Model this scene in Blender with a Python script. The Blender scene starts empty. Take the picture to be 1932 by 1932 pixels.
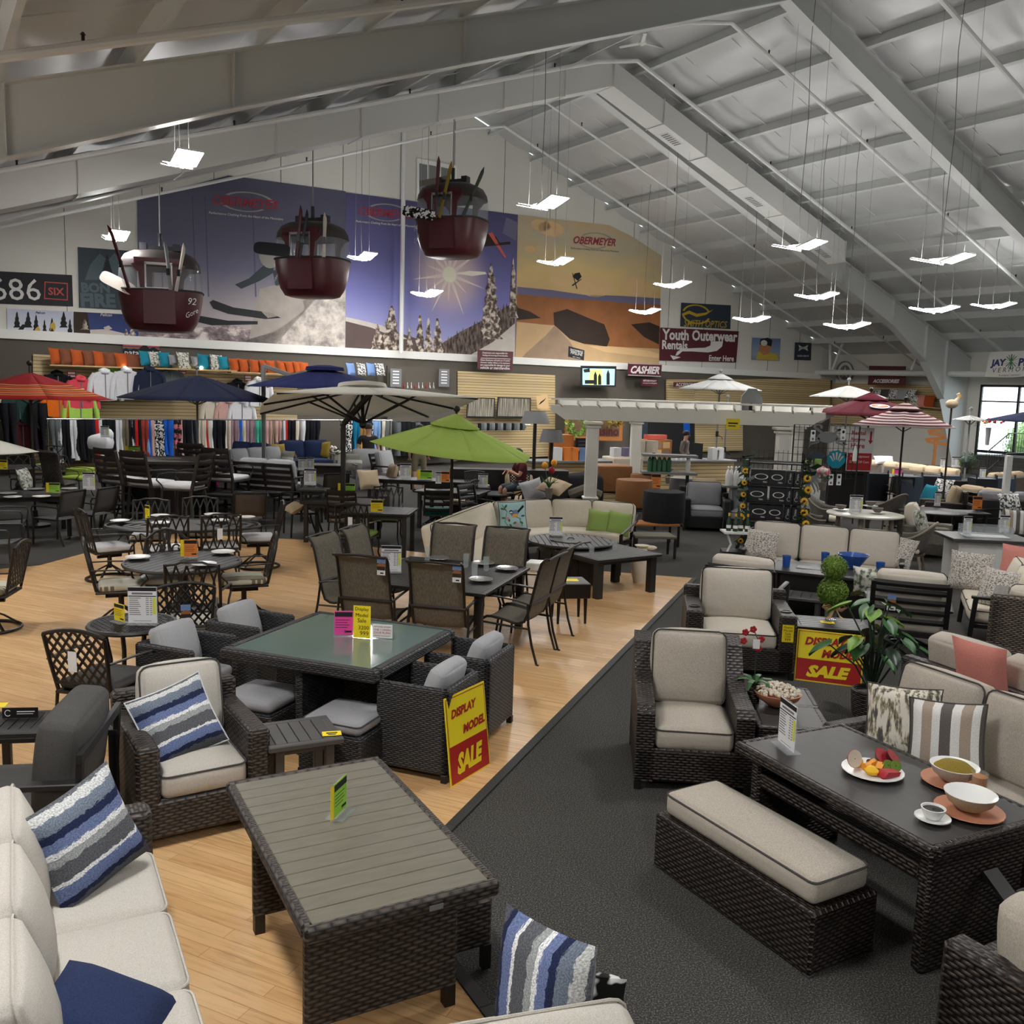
import bpy, math, random
import numpy as np
from mathutils import Matrix, Vector
random.seed(7); RNG=np.random.RandomState(5)
pi=math.pi; rad=math.radians
SC=bpy.context.scene; COL=SC.collection
# ---------- camera, world, exposure
CF,CPI,CRO,CH=1722.,rad(7.55),rad(1.76),2.72
_f=np.array([0,math.cos(CPI),-math.sin(CPI)]);_r=np.array([1.,0,0]);_u=np.cross(_r,_f)
_c,_s=math.cos(CRO),math.sin(CRO)
RM=np.array([_c*_r+_s*_u,-_s*_r+_c*_u,_f])
cam=bpy.data.cameras.new('camera'); camo=bpy.data.objects.new('camera',cam); COL.objects.link(camo)
cam.sensor_fit='HORIZONTAL'; cam.sensor_width=36.; cam.lens=36.*CF/1932.; cam.clip_end=300; cam.clip_start=.05
camo.matrix_world=Matrix(((RM[0][0],RM[1][0],-RM[2][0],0),(RM[0][1],RM[1][1],-RM[2][1],0),(RM[0][2],RM[1][2],-RM[2][2],CH),(0,0,0,1)))
SC.camera=camo
world=bpy.data.worlds.new('world'); SC.world=world; world.use_nodes=True
world.node_tree.nodes['Background'].inputs[0].default_value=(.8,.92,1,1)
world.node_tree.nodes['Background'].inputs[1].default_value=2.6
LIGHT_E=45.0; UP_E=15.0  # UP_E: strength of the upward glow added to lift the roof
SC.view_settings.view_transform='Standard'; SC.view_settings.look='None'; SC.view_settings.gamma=1; SC.view_settings.use_curve_mapping=False
SC.view_settings.exposure=1.02
SC.cycles.max_bounces=6; SC.cycles.diffuse_bounces=3; SC.cycles.glossy_bounces=3; SC.cycles.transparent_max_bounces=12; SC.cycles.sample_clamp_indirect=4
# ---------- picture -> place
def at(px,py,z=0.):
    d=np.array([(px-966)/CF,-(py-966)/CF,1])@RM
    return np.array([0,0,CH])+d*((z-CH)/d[2])
def atY(px,py,Y):
    d=np.array([(px-966)/CF,-(py-966)/CF,1])@RM
    return np.array([0,0,CH])+d*(Y/d[1])
TH=rad(33.4); WD=np.array([math.cos(TH),math.sin(TH),0]); WN=np.array([math.sin(TH),-math.cos(TH),0])
KB=1.38; P0=np.array([-1.51,24.5,0.])*KB
def B(t,s,z=0.): return P0+WD*t+WN*s+np.array([0,0,z])      # building frame: t across, s from the gable wall
def onwall(px,py,off=.0,p0=None,n=None):
    p0=P0 if p0 is None else p0; n=WN if n is None else n
    d=np.array([(px-966)/CF,-(py-966)/CF,1])@RM
    q=p0+n*off-np.array([0,0,CH]); k=(q@n)/(d@n); return np.array([0,0,CH])+d*k
# ---------- materials
def nn(nt,t,**k):
    n=nt.nodes.new(t)
    for a,b in k.items():
        if a.startswith('i_'): n.inputs[int(a[2:])].default_value=b
        else: setattr(n,a,b)
    return n
def lk(nt,a,b): nt.links.new(a,b)
def base(name,col=(.5,.5,.5),rough=.6,metal=0,spec=.5):
    m=bpy.data.materials.new(name); m.use_nodes=True; nt=m.node_tree; b=nt.nodes['Principled BSDF']
    b.inputs['Base Color'].default_value=(*col,1); b.inputs['Roughness'].default_value=rough; b.inputs['Metallic'].default_value=metal
    b.inputs['Specular IOR Level'].default_value=spec
    return m,nt,b
M={}
def plain(name,col,rough=.6,metal=0,spec=.5,var=0,scale=8):
    m,nt,b=base(name,col,rough,metal,spec)
    if var:
        tc=nn(nt,'ShaderNodeTexCoord'); no=nn(nt,'ShaderNodeTexNoise'); no.inputs['Scale'].default_value=scale; no.inputs['Detail'].default_value=4
        lk(nt,tc.outputs['Object'],no.inputs['Vector'])
        r=nn(nt,'ShaderNodeMapRange'); r.inputs[3].default_value=1-var; r.inputs[4].default_value=1+var
        lk(nt,no.outputs['Fac'],r.inputs[0]); mx=nn(nt,'ShaderNodeVectorMath',operation='SCALE'); mx.inputs[0].default_value=col; lk(nt,r.outputs[0],mx.inputs['Scale'])
        lk(nt,mx.outputs[0],b.inputs['Base Color'])
    M[name]=m; return m
def mth(nt,op,a,b=None):
    n=nn(nt,'ShaderNodeMath',operation=op)
    for i,x in enumerate((a,b)):
        if x is None: continue
        if isinstance(x,(int,float)): n.inputs[i].default_value=x
        else: lk(nt,x,n.inputs[i])
    return n.outputs[0]
def ramp(nt,fac,stops,interp='LINEAR'):
    r=nn(nt,'ShaderNodeValToRGB'); r.color_ramp.interpolation=interp; e=r.color_ramp.elements
    while len(e)<len(stops): e.new(.5)
    for i,(p,c) in enumerate(stops): e[i].position=p; e[i].color=(*c,1)
    lk(nt,fac,r.inputs[0]); return r.outputs[0]
def bump(nt,b,h,dist=.004,st=1.):
    n=nn(nt,'ShaderNodeBump'); n.inputs['Strength'].default_value=st; n.inputs['Distance'].default_value=dist
    lk(nt,h,n.inputs['Height']); lk(nt,n.outputs[0],b.inputs['Normal'])
def wicker(name,light,dark,w=.05,h=.013,rough=.5):
    m,nt,b=base(name,light,rough)
    uv=nn(nt,'ShaderNodeUVMap'); sp=nn(nt,'ShaderNodeSeparateXYZ'); lk(nt,uv.outputs[0],sp.inputs[0])
    v=mth(nt,'DIVIDE',sp.outputs[1],h); row=mth(nt,'FLOOR',v); fv=mth(nt,'FRACT',v)
    od=mth(nt,'MULTIPLY',mth(nt,'FLOORED_MODULO',row,2.),.5)
    u=mth(nt,'ADD',mth(nt,'DIVIDE',sp.outputs[0],w),od); fu=mth(nt,'FRACT',u)
    p=mth(nt,'POWER',mth(nt,'SINE',mth(nt,'MULTIPLY',fu,pi)),.7); q=mth(nt,'SINE',mth(nt,'MULTIPLY',fv,pi))
    hgt=mth(nt,'MULTIPLY',p,q)
    cb=nn(nt,'ShaderNodeCombineXYZ'); lk(nt,mth(nt,'FLOOR',u),cb.inputs[0]); lk(nt,row,cb.inputs[1])
    wn=nn(nt,'ShaderNodeTexWhiteNoise'); lk(nt,cb.outputs[0],wn.inputs[0])
    f=mth(nt,'MULTIPLY',hgt,mth(nt,'ADD',mth(nt,'MULTIPLY',wn.outputs[0],.35),.72))
    lk(nt,ramp(nt,f,[(0.,tuple(x*.25 for x in dark)),(.3,dark),(.95,light)]),b.inputs['Base Color'])
    bump(nt,b,hgt,.006,.9); M[name]=m; return m
def fabric(name,c1,c2=None,scale=300,rough=.95,stretch=(1,1,1),bd=.0015):
    m,nt,b=base(name,c1,rough,0,.25); c2=c2 or tuple(x*.8 for x in c1)
    tc=nn(nt,'ShaderNodeTexCoord'); mp=nn(nt,'ShaderNodeMapping'); mp.inputs['Scale'].default_value=stretch; lk(nt,tc.outputs['Object'],mp.inputs[0])
    no=nn(nt,'ShaderNodeTexNoise'); no.inputs['Scale'].default_value=scale; no.inputs['Detail'].default_value=3; lk(nt,mp.outputs[0],no.inputs['Vector'])
    lk(nt,ramp(nt,no.outputs['Fac'],[(.32,c2),(.68,c1)]),b.inputs['Base Color'])
    n2=nn(nt,'ShaderNodeTexNoise'); n2.inputs['Scale'].default_value=9; lk(nt,tc.outputs['Object'],n2.inputs['Vector'])
    h=mth(nt,'ADD',mth(nt,'MULTIPLY',no.outputs['Fac'],.25),mth(nt,'MULTIPLY',n2.outputs['Fac'],5.)); bump(nt,b,h,bd,.8)
    M[name]=m; return m
def bands(name,stops,axis=1,noise=.0,nscale=6,grain=.0,interp='CONSTANT',rough=.9,stretch=(1,1,1)):
    """bands across a cloth's own UV (0..1)"""
    m,nt,b=base(name,(1,1,1),rough,0,.25)
    uv=nn(nt,'ShaderNodeUVMap'); sp=nn(nt,'ShaderNodeSeparateXYZ'); lk(nt,uv.outputs[0],sp.inputs[0]); f=sp.outputs[axis]
    if noise:
        mp=nn(nt,'ShaderNodeMapping'); mp.inputs['Scale'].default_value=stretch; lk(nt,uv.outputs[0],mp.inputs[0])
        no=nn(nt,'ShaderNodeTexNoise'); no.inputs['Scale'].default_value=nscale; no.inputs['Detail'].default_value=6; no.inputs['Roughness'].default_value=.7; lk(nt,mp.outputs[0],no.inputs['Vector'])
        f=mth(nt,'ADD',f,mth(nt,'MULTIPLY',mth(nt,'SUBTRACT',no.outputs['Fac'],.5),noise))
    c=ramp(nt,f,stops,interp)
    if grain:
        n2=nn(nt,'ShaderNodeTexNoise'); n2.inputs['Scale'].default_value=70; n2.inputs['Detail'].default_value=2; lk(nt,uv.outputs[0],n2.inputs['Vector'])
        r=nn(nt,'ShaderNodeMapRange'); r.inputs[1].default_value=.35;r.inputs[2].default_value=.65;r.inputs[3].default_value=1-grain; r.inputs[4].default_value=1+grain; lk(nt,n2.outputs['Fac'],r.inputs[0])
        mx=nn(nt,'ShaderNodeVectorMath',operation='SCALE'); lk(nt,c,mx.inputs[0]); lk(nt,r.outputs[0],mx.inputs['Scale']); c=mx.outputs[0]
    lk(nt,c,b.inputs['Base Color']); M[name]=m; return m
def blotch(name,stops,scale=8,detail=4,rough=.9,rgh=.6,stretch=(1,1,1),coord='Object'):
    m,nt,b=base(name,stops[0][1],rough,0,.3)
    tc=nn(nt,'ShaderNodeTexCoord'); mp=nn(nt,'ShaderNodeMapping'); mp.inputs['Scale'].default_value=stretch; lk(nt,tc.outputs[coord],mp.inputs[0])
    no=nn(nt,'ShaderNodeTexNoise'); no.inputs['Scale'].default_value=scale; no.inputs['Detail'].default_value=detail; no.inputs['Roughness'].default_value=rgh; lk(nt,mp.outputs[0],no.inputs['Vector'])
    lk(nt,ramp(nt,no.outputs['Fac'],stops),b.inputs['Base Color']); M[name]=m; return m
def emit(name,col,st):
    m=bpy.data.materials.new(name); m.use_nodes=True; nt=m.node_tree; b=nt.nodes['Principled BSDF']
    b.inputs['Base Color'].default_value=(*[min(1,c) for c in col],1); b.inputs['Emission Color'].default_value=(*col,1); b.inputs['Emission Strength'].default_value=st; M[name]=m; return m
def glassy(name,col,alpha,rough=.05):
    m,nt,b=base(name,col,rough,0,.6); b.inputs['Alpha'].default_value=alpha; M[name]=m; return m
def slats(name,c1,c2,h=.075,gap=.12,axis=2,rough=.6,coord='Object'):
    """boards with a dark groove every h along an axis"""
    m,nt,b=base(name,c1,rough)
    tc=nn(nt,'ShaderNodeTexCoord'); sp=nn(nt,'ShaderNodeSeparateXYZ'); lk(nt,tc.outputs[coord],sp.inputs[0])
    v=mth(nt,'DIVIDE',sp.outputs[axis],h); fv=mth(nt,'FRACT',v)
    wn=nn(nt,'ShaderNodeTexWhiteNoise',noise_dimensions='1D'); lk(nt,mth(nt,'FLOOR',v),wn.inputs['W'])
    k=mth(nt,'ADD',mth(nt,'MULTIPLY',wn.outputs[0],.25),.85)
    g=mth(nt,'GREATER_THAN',fv,gap)
    mx=nn(nt,'ShaderNodeMix',data_type='RGBA'); mx.inputs[6].default_value=(*c2,1); mx.inputs[7].default_value=(*c1,1); lk(nt,g,mx.inputs[0])
    sc=nn(nt,'ShaderNodeVectorMath',operation='SCALE'); lk(nt,mx.outputs[2],sc.inputs[0]); lk(nt,k,sc.inputs['Scale']); lk(nt,sc.outputs[0],b.inputs['Base Color'])
    bump(nt,b,g,.004,.6); M[name]=m; return m
def mat(x): return M[x] if isinstance(x,str) else x
# ---------- mesh building
def Rz(a): return np.array([[math.cos(a),-math.sin(a),0],[math.sin(a),math.cos(a),0],[0,0,1.]])
def Rx(a): return np.array([[1.,0,0],[0,math.cos(a),-math.sin(a)],[0,math.sin(a),math.cos(a)]])
def Ry(a): return np.array([[math.cos(a),0,math.sin(a)],[0,1.,0],[-math.sin(a),0,math.cos(a)]])
class MB:
    def __init__(s): s.v=[];s.n=0;s.f=[];s.m=[];s.uv={}
    def add(s,V,F,m=0,uv=None):
        V=np.asarray(V,float).reshape(-1,3); o=s.n; s.v.append(V); s.n+=len(V)
        for f in F:
            if uv is not None: s.uv[len(s.f)]=[uv[i] for i in f]
            s.f.append([i+o for i in f]); s.m.append(m)
        return s
    def mark(s): return len(s.v)
    def xf(s,k,R=None,t=(0,0,0)):
        for i in range(k,len(s.v)):
            s.v[i]=(s.v[i]@R.T if R is not None else s.v[i])+np.asarray(t,float)
        return s
    def box(s,c,d,R=None,m=0,b=.0,t=None):
        """box at centre c with size d; b chamfer"""
        x,y,z=[q/2 for q in d]; b=min(b,x*.9,y*.9,z*.9)
        if b<=0:
            V=np.array([[i*x,j*y,k*z] for i in(-1,1) for j in(-1,1) for k in(-1,1)])
            F=[(0,1,3,2),(4,6,7,5),(0,4,5,1),(2,3,7,6),(0,2,6,4),(1,5,7,3)]
        else:
            V=[];ix={}
            for i in(-1,1):
                for j in(-1,1):
                    for k in(-1,1):
                        for a in range(3):
                            p=[i*(x-b),j*(y-b),k*(z-b)]; p[a]=(i*x,j*y,k*z)[a]; ix[i,j,k,a]=len(V); V.append(p)
            F=[]
            for a in range(3):
                o=[q for q in range(3) if q!=a]
                for sg in(-1,1):
                    loop=[]
                    for p,q in((-1,-1),(1,-1),(1,1),(-1,1)):
                        k=[0,0,0];k[a]=sg;k[o[0]]=p;k[o[1]]=q; loop.append(ix[(*k,a)])
                    F.append(loop if (sg>0)==(a!=1) else loop[::-1])
                for p in(-1,1):
                    for q in(-1,1):
                        k0=[0,0,0];k1=[0,0,0];k0[a]=-1;k1[a]=1
                        for kk in(k0,k1): kk[o[0]]=p;kk[o[1]]=q
                        fc=[ix[(*k0,o[0])],ix[(*k1,o[0])],ix[(*k1,o[1])],ix[(*k0,o[1])]]
                        F.append(fc if (p*q>0)==(a!=1) else fc[::-1])
            for i in(-1,1):
                for j in(-1,1):
                    for k in(-1,1):
                        f=[ix[i,j,k,0],ix[i,j,k,1],ix[i,j,k,2]]; F.append(f if i*j*k>0 else f[::-1])
            V=np.array(V)
        if R is not None: V=V@R.T
        return s.add(V+np.asarray(c,float),F,m)
    def bar(s,a,b,w,h=None,m=0,ch=0,up=(0,0,1)):
        """straight bar of section w x h from a to b"""
        a=np.asarray(a,float);b=np.asarray(b,float);h=h or w; d=b-a; L=np.linalg.norm(d); d/=L
        up=np.asarray(up,float)
        if abs(d@up)>.98: up=np.array([0,1.,0]) if abs(d[1])<.9 else np.array([1.,0,0])
        x=np.cross(d,up);x/=np.linalg.norm(x);z=np.cross(x,d)
        return s.box((a+b)/2,(w,L,h),np.stack([x,d,z],1),m,ch)
    def tube(s,P,r,n=8,m=0,closed=False,caps=True,ry=None,up=(0,0,1)):
        P=np.asarray(P,float);k=len(P); r=np.broadcast_to(np.asarray(r,float),(k,)); q=r if ry is None else np.broadcast_to(np.asarray(ry,float),(k,))
        T=np.zeros_like(P)
        for i in range(k):
            a=P[(i-1)%k] if closed or i>0 else P[i]; b=P[(i+1)%k] if closed or i<k-1 else P[i]; d=b-a; T[i]=d/(np.linalg.norm(d)+1e-12)
        u=np.asarray(up,float); u=u-(u@T[0])*T[0]
        if np.linalg.norm(u)<1e-3: u=np.array([1.,0,0])-T[0][0]*T[0]
        V=[]
        for i in range(k):
            u=u-(u@T[i])*T[i]; u/=np.linalg.norm(u)+1e-12; w=np.cross(T[i],u)
            for j in range(n):
                a=2*pi*j/n; V.append(P[i]+w*(r[i]*math.cos(a))+u*(q[i]*math.sin(a)))
        F=[];K=k if closed else k-1
        for i in range(K):
            for j in range(n):
                a=i*n+j;b=i*n+(j+1)%n;c=((i+1)%k)*n+(j+1)%n;d=((i+1)%k)*n+j; F.append((a,b,c,d))
        if caps and not closed: F.append(tuple(range(n))[::-1]);F.append(tuple(range((k-1)*n,k*n)))
        return s.add(V,F,m)
    def lathe(s,prof,n=20,c=(0,0,0),m=0,sx=1,sy=1,caps=True):
        V=[];F=[];k=len(prof)
        for r,z in prof:
            for j in range(n): a=2*pi*j/n; V.append((r*math.cos(a)*sx,r*math.sin(a)*sy,z))
        for i in range(k-1):
            for j in range(n): F.append((i*n+j,i*n+(j+1)%n,(i+1)*n+(j+1)%n,(i+1)*n+j))
        if caps: F.append(tuple(range(n))[::-1]);F.append(tuple(range((k-1)*n,k*n)))
        return s.add(np.array(V)+np.asarray(c,float),F,m)
    def prism(s,poly,a,b,axis='y',m=0):
        """extrude 2D polygon from a to b along axis; poly in (x,z) for y, (x,y) for z, (y,z) for x"""
        n=len(poly); V=[]
        for h in(a,b):
            for p,q in poly: V.append({'y':(p,h,q),'z':(p,q,h),'x':(h,p,q)}[axis])
        F=[tuple(range(n)),tuple(range(n,2*n))[::-1]]+[(i,i+n,(i+1)%n+n,(i+1)%n) for i in range(n)]
        return s.add(V,F,m)
    def sphere(s,c,r,n=10,m=0,sc=(1,1,1)):
        k=max(4,n//2+1); prof=[(math.sin(pi*i/k),-math.cos(pi*i/k)) for i in range(k+1)]; prof[0]=(.02,-1);prof[-1]=(.02,1)
        mk=s.mark(); s.lathe(prof,n,m=m); s.xf(mk,np.diag([r*q for q in sc]),c); return s
    def cushion(s,c,d,r=.05,puff=.02,n=12,R=None,m=0,sag=.0):
        """soft box: centre c, size d, edge radius r, top/bottom crowned by puff"""
        d=np.asarray(d,float)/2; r=min(r,*d*.98); g={};V=[];F=[]
        ts=np.unique(np.concatenate([np.linspace(-1,-.86,4),np.linspace(-.86,.86,max(3,n-6)),np.linspace(.86,1,4)]))
        N=len(ts)
        for a in range(3):
            o=[q for q in range(3) if q!=a]
            for sg in(-1,1):
                ids=np.zeros((N,N),int)
                for i,p in enumerate(ts):
                    for j,q in enumerate(ts):
                        k=[0,0,0];k[a]=sg;k[o[0]]=p;k[o[1]]=q
                        key=tuple(round(z,5) for z in k)
                        if key not in g:
                            w=np.array(k,float)*d; inn=np.clip(w,-(d-r),d-r); e=w-inn; L=np.linalg.norm(e)
                            pt=inn+(e/L*r if L>0 else 0)
                            pf=puff*max(0,1-k[0]**2)*max(0,1-k[1]**2); pt[2]+=pf*k[2]
                            ps=puff*.35*max(0,1-k[2]**2); pt[0]+=ps*k[0]*(1-k[1]**2); pt[1]+=ps*k[1]*(1-k[0]**2)
                            g[key]=len(V);V.append(pt)
                        ids[i,j]=g[key]
                for i in range(N-1):
                    for j in range(N-1):
                        f=[ids[i,j],ids[i+1,j],ids[i+1,j+1],ids[i,j+1]]; F.append(f if (sg>0)==(a!=1) else f[::-1])
        V=np.array(V)
        if R is not None: V=V@R.T
        return s.add(V+np.asarray(c,float),F,m)
    def pillow(s,c,w,h,t,R=None,m=0,n=12,pin=.07,m2=None):
        """throw pillow standing in the xz plane, pinched to corners"""
        V=[];F=[];uv=[];N=n+1
        for sd in(-1,1):
            for i in range(N):
                for j in range(N):
                    x=-1+2*i/n;z=-1+2*j/n
                    y=sd*t/2*(max(0,(1-x**4)*(1-z**4)))**.55
                    X=x*w/2*(1-pin*(1-z*z));Z=z*h/2*(1-pin*(1-x*x)); V.append((X,y,Z));uv.append((i/n,j/n))
        for k in range(2):
            for i in range(n):
                for j in range(n):
                    a=k*N*N+i*N+j; f=(a,a+N,a+N+1,a+1); F.append((f if k==0 else f[::-1],m if k==0 or m2 is None else m2))
        V=np.array(V)
        if R is not None: V=V@R.T
        o=s.n; V=V+np.asarray(c,float)
        s.v.append(V);s.n+=len(V)
        for f,mm in F: s.uv[len(s.f)]=[uv[i] for i in f]; s.f.append([i+o for i in f]); s.m.append(mm)
        return s
    def sheet(s,V,nu,nv,m=0,uv=None):
        F=[(i*(nv+1)+j,(i+1)*(nv+1)+j,(i+1)*(nv+1)+j+1,i*(nv+1)+j+1) for i in range(nu) for j in range(nv)]
        return s.add(V,F,m,uv)
    def build(s,name,mats,parent=None,smooth=35,loc=None,rz=0):
        me=bpy.data.meshes.new(name); V=np.concatenate(s.v) if s.v else np.zeros((0,3))
        me.from_pydata(V.tolist(),[],s.f)
        if not isinstance(mats,(list,tuple)): mats=[mats]
        for q in mats: me.materials.append(mat(q))
        if len(mats)>1: me.polygons.foreach_set('material_index',s.m)
        ul=me.uv_layers.new(name='UVMap'); data=np.zeros((len(me.loops),2)); li=0
        for fi,f in enumerate(s.f):
            k=len(f)
            if fi in s.uv: data[li:li+k]=s.uv[fi]
            else:
                p=V[f]; nrm=np.abs(np.cross(p[1]-p[0],p[2]-p[0])+(np.cross(p[2]-p[0],p[3]-p[0]) if k>3 else 0)); a=int(np.argmax(nrm))
                data[li:li+k]=p[:,(1,2)] if a==0 else (p[:,(0,2)] if a==1 else p[:,(0,1)])
            li+=k
        ul.data.foreach_set('uv',data.ravel())
        if smooth:
            me.polygons.foreach_set('use_smooth',[True]*len(s.f)); me.set_sharp_from_angle(angle=rad(smooth))
        me.update(); o=bpy.data.objects.new(name,me); COL.objects.link(o)
        if parent is not None: o.parent=parent
        if loc is not None: o.location=loc
        if rz: o.rotation_euler=(0,0,rz)
        return o
USED={}
def uniq(label,group):
    return label
def tag(o,label,cat,group=None,kind=None):
    o['label']=label; o['category']=cat
    if group: o['group']=group
    if kind: o['kind']=kind
    return o
def struct(o): o['kind']='structure'; return o
def T(name,label,cat,loc=(0,0,0),rz=0,group=None):
    o=bpy.data.objects.new(name,None); COL.objects.link(o); o.empty_display_size=.1
    o.location=(float(loc[0]),float(loc[1]),float(loc[2]) if len(loc)>2 else 0.); o.rotation_euler=(0,0,rz); return tag(o,label,cat,group)
def put(o,loc,rz=0,scale=1):
    o.location=[float(q) for q in loc]; o.rotation_euler=(0,0,rz)
    if scale!=1: o.scale=(scale,)*3 if not isinstance(scale,tuple) else scale
    return o
KIDS={}
def dup(root,loc,rz=0,label=None,group=None):
    def cp(o,p):
        c=o.copy(); COL.objects.link(c)
        if p is not None: c.parent=p
        for k in o.children: cp(k,c)
        return c
    r=cp(root,None); put(r,loc,rz)
    if label: r['label']=label
    if group: r['group']=group
    return r
# ---------- flat signs: drawn in the local xz plane, facing -y
_TX={}
def textmesh(body,bold=0,shear=0):
    k=(body,bold,shear)
    if k not in _TX:
        cu=bpy.data.curves.new('t','FONT'); cu.body=body; cu.size=1; cu.offset=bold; cu.shear=shear; cu.resolution_u=2
        ob=bpy.data.objects.new('t',cu); me=bpy.data.meshes.new_from_object(ob)
        V=np.array([v.co[:] for v in me.vertices]) if len(me.vertices) else np.zeros((0,3)); Fc=[list(p.vertices) for p in me.polygons]
        bpy.data.objects.remove(ob); bpy.data.curves.remove(cu); bpy.data.meshes.remove(me); _TX[k]=(V,Fc)
    return _TX[k]
class Flat(MB):
    dz=.0012
    def poly(s,pts,m=0,layer=1):
        V=[(p[0],-layer*s.dz,p[1]) for p in pts]; a=sum(pts[i][0]*pts[(i+1)%len(pts)][1]-pts[(i+1)%len(pts)][0]*pts[i][1] for i in range(len(pts)))
        f=list(range(len(pts))); return s.add(V,[f if a>0 else f[::-1]],m,[(p[0],p[1]) for p in pts])
    def rect(s,x0,z0,x1,z1,m=0,layer=1): return s.poly([(x0,z0),(x1,z0),(x1,z1),(x0,z1)],m,layer)
    def slab(s,w,h,t=.004,m=0,c=(0,0)): return s.box((c[0],t/2,c[1]),(w,t,h),m=m)
    def text(s,body,x,z,width=None,height=None,m=0,layer=2,ang=0,bold=.0,shear=0,ctr=True,M2=None):
        V,Fc=textmesh(body,bold,shear)
        if not len(V): return s
        lo,hi=V.min(0),V.max(0); W=hi[0]-lo[0];Hh=hi[1]-lo[1]
        sx=width/W if width else None; sz=height/Hh if height else None
        sx=sx or sz; sz=sz or sx
        P=V[:,:2]-np.array([(lo[0]+hi[0])/2 if ctr else lo[0],(lo[1]+hi[1])/2 if ctr else lo[1]]); P=P*[sx,sz]
        if ang: P=P@np.array([[math.cos(ang),math.sin(ang)],[-math.sin(ang),math.cos(ang)]])
        if M2 is not None: P=P@np.asarray(M2).T
        return s.add(np.c_[P[:,0]+x,np.full(len(P),-layer*s.dz),P[:,1]+z],Fc,m)
    def ell(s,x,z,rx,rz_,m=0,layer=1,n=20,a0=0,a1=2*pi,rin=None,ang=0):
        c,q=math.cos(ang),math.sin(ang)
        def pt(rx,rz_,a): u,v=rx*math.cos(a),rz_*math.sin(a); return (x+u*c-v*q,z+u*q+v*c)
        A=[a0+(a1-a0)*i/n for i in range(n+1)]
        if rin is None:
            pts=[pt(rx,rz_,a) for a in (A[:-1] if a1-a0>6.2 else A)]; return s.poly(pts,m,layer)
        for i in range(n):
            s.poly([pt(rx,rz_,A[i]),pt(rx,rz_,A[i+1]),pt(rx*rin,rz_*rin,A[i+1]),pt(rx*rin,rz_*rin,A[i])],m,layer)
        return s
def C(r,g,b,k=1.):
    return tuple(min(.95,k*((q/255/12.92) if q<=10 else ((q/255+.055)/1.055)**2.4)) for q in(r,g,b))
# ---------- materials list
plain('roof_white',C(212,212,208),.55,0,.4,.06,1.5); plain('steel_white',C(206,208,206),.45); plain('wall_white',C(222,220,212),.7,0,.3,.03,.6)
plain('insulation',C(205,206,206),.38,.15,.6,.10,1.2)
plain('duct_white',C(214,214,211),.5); plain('pipe_white',C(222,222,220),.4); plain('dark_gap',(.01,.01,.01),.9)
plain('black_metal',C(21,20,20),.45,.0,.5); plain('bronze',C(33,27,24),.42,.2,.5); plain('charcoal_metal',C(34,34,35),.48,0,.5); plain('bronze_brown',C(40,31,27),.5,.1)
plain('rubber',C(48,48,48),.7); plain('white_paper',C(235,235,238),.7); plain('paper_grey',C(150,150,158),.8); plain('ink',C(25,25,28),.8); plain('ink_grey',C(120,120,125),.8)
plain('yellow',C(250,222,30),.6); plain('green_paper',C(150,205,60),.6); plain('pink_paper',C(232,70,160),.6); plain('orange_paper',C(240,140,60),.6); plain('red',C(176,30,30),.5); plain('sign_yellow',C(252,226,40),.5); plain('sign_red',C(178,34,30),.5); plain('hl_yellow',C(220,226,80),.7)
plain('maroon',C(86,28,40),.5); plain('white_paint',C(238,238,234),.4); plain('pure_white',C(245,245,245),.5); plain('green_card',C(60,110,80),.6)
plain('slate',C(120,122,124),.55); plain('navy_cloth',C(34,40,66),.9,0,.2,.1,30); plain('navy_cloth_blue',C(38,44,92),.9,0,.2,.1,30)
glassy('acrylic',C(225,232,236),.16,.05); glassy('clear_glass',C(210,220,222),.15,.04); glassy('window_glass',C(190,215,220),.15,.02); glassy('blue_glass',C(40,92,176),.72,.1); glassy('smoke_glass',C(160,165,170),.35,.08)
emit('lamp_panel',(1,.985,.955),LIGHT_E*1.45); emit('added_uplight',(1,.99,.97),UP_E); emit('spot_glow',(1,.9,.75),14)
plain('chrome',C(190,190,192),.25,.8); plain('cord',C(96,94,92),.7); plain('cable',C(150,150,150),.5)
fabric('cush_oat',C(206,201,193),C(180,174,165),260); fabric('cush_beige',C(204,196,184),C(186,178,166),200); fabric('cush_grey',C(158,158,162),C(146,146,150),180); fabric('cush_cream',C(226,216,200),C(214,203,186),160)
fabric('cush_charcoal',C(84,83,82),C(70,69,68),200); fabric('cush_tweed',C(198,190,178),C(166,157,145),300,.95,(1,.3,1)); fabric('cush_white',C(224,224,228),C(208,208,212),120); fabric('cush_ltgrey',C(176,177,180),C(164,165,168),150)
fabric('cush_navy',C(40,52,88),C(32,42,72),150); fabric('cush_mustard',C(150,128,52),C(130,110,44),150); fabric('cush_green',C(160,180,80),C(140,160,66),150); fabric('cush_teal',C(0,104,88),C(0,88,74),150); fabric('cush_lime',C(158,184,106),C(142,168,90),120)
fabric('cush_tan',C(190,172,146),C(176,156,130),150); fabric('cush_pink',C(226,150,140),C(212,134,124),150); fabric('cush_orange',C(190,92,42),C(164,74,32),150); fabric('cush_brown',C(132,80,58),C(112,66,48),150); fabric('cush_aqua',C(40,138,160),C(28,120,142),150)
fabric('leather_brown',C(150,104,66),C(140,94,58),60,.6); fabric('pouf_black',C(44,44,48),C(36,36,40),120)
blotch('tweed_pillow',[(.4,C(110,102,98)),(.5,C(190,184,176)),(.62,C(214,208,200))],70,3); blotch('leaf_print',[(.42,C(90,100,80)),(.5,C(200,200,190)),(.6,C(225,222,214))],14,4); blotch('paisley',[(.45,C(60,60,60)),(.52,C(225,225,222))],22,3)
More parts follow.
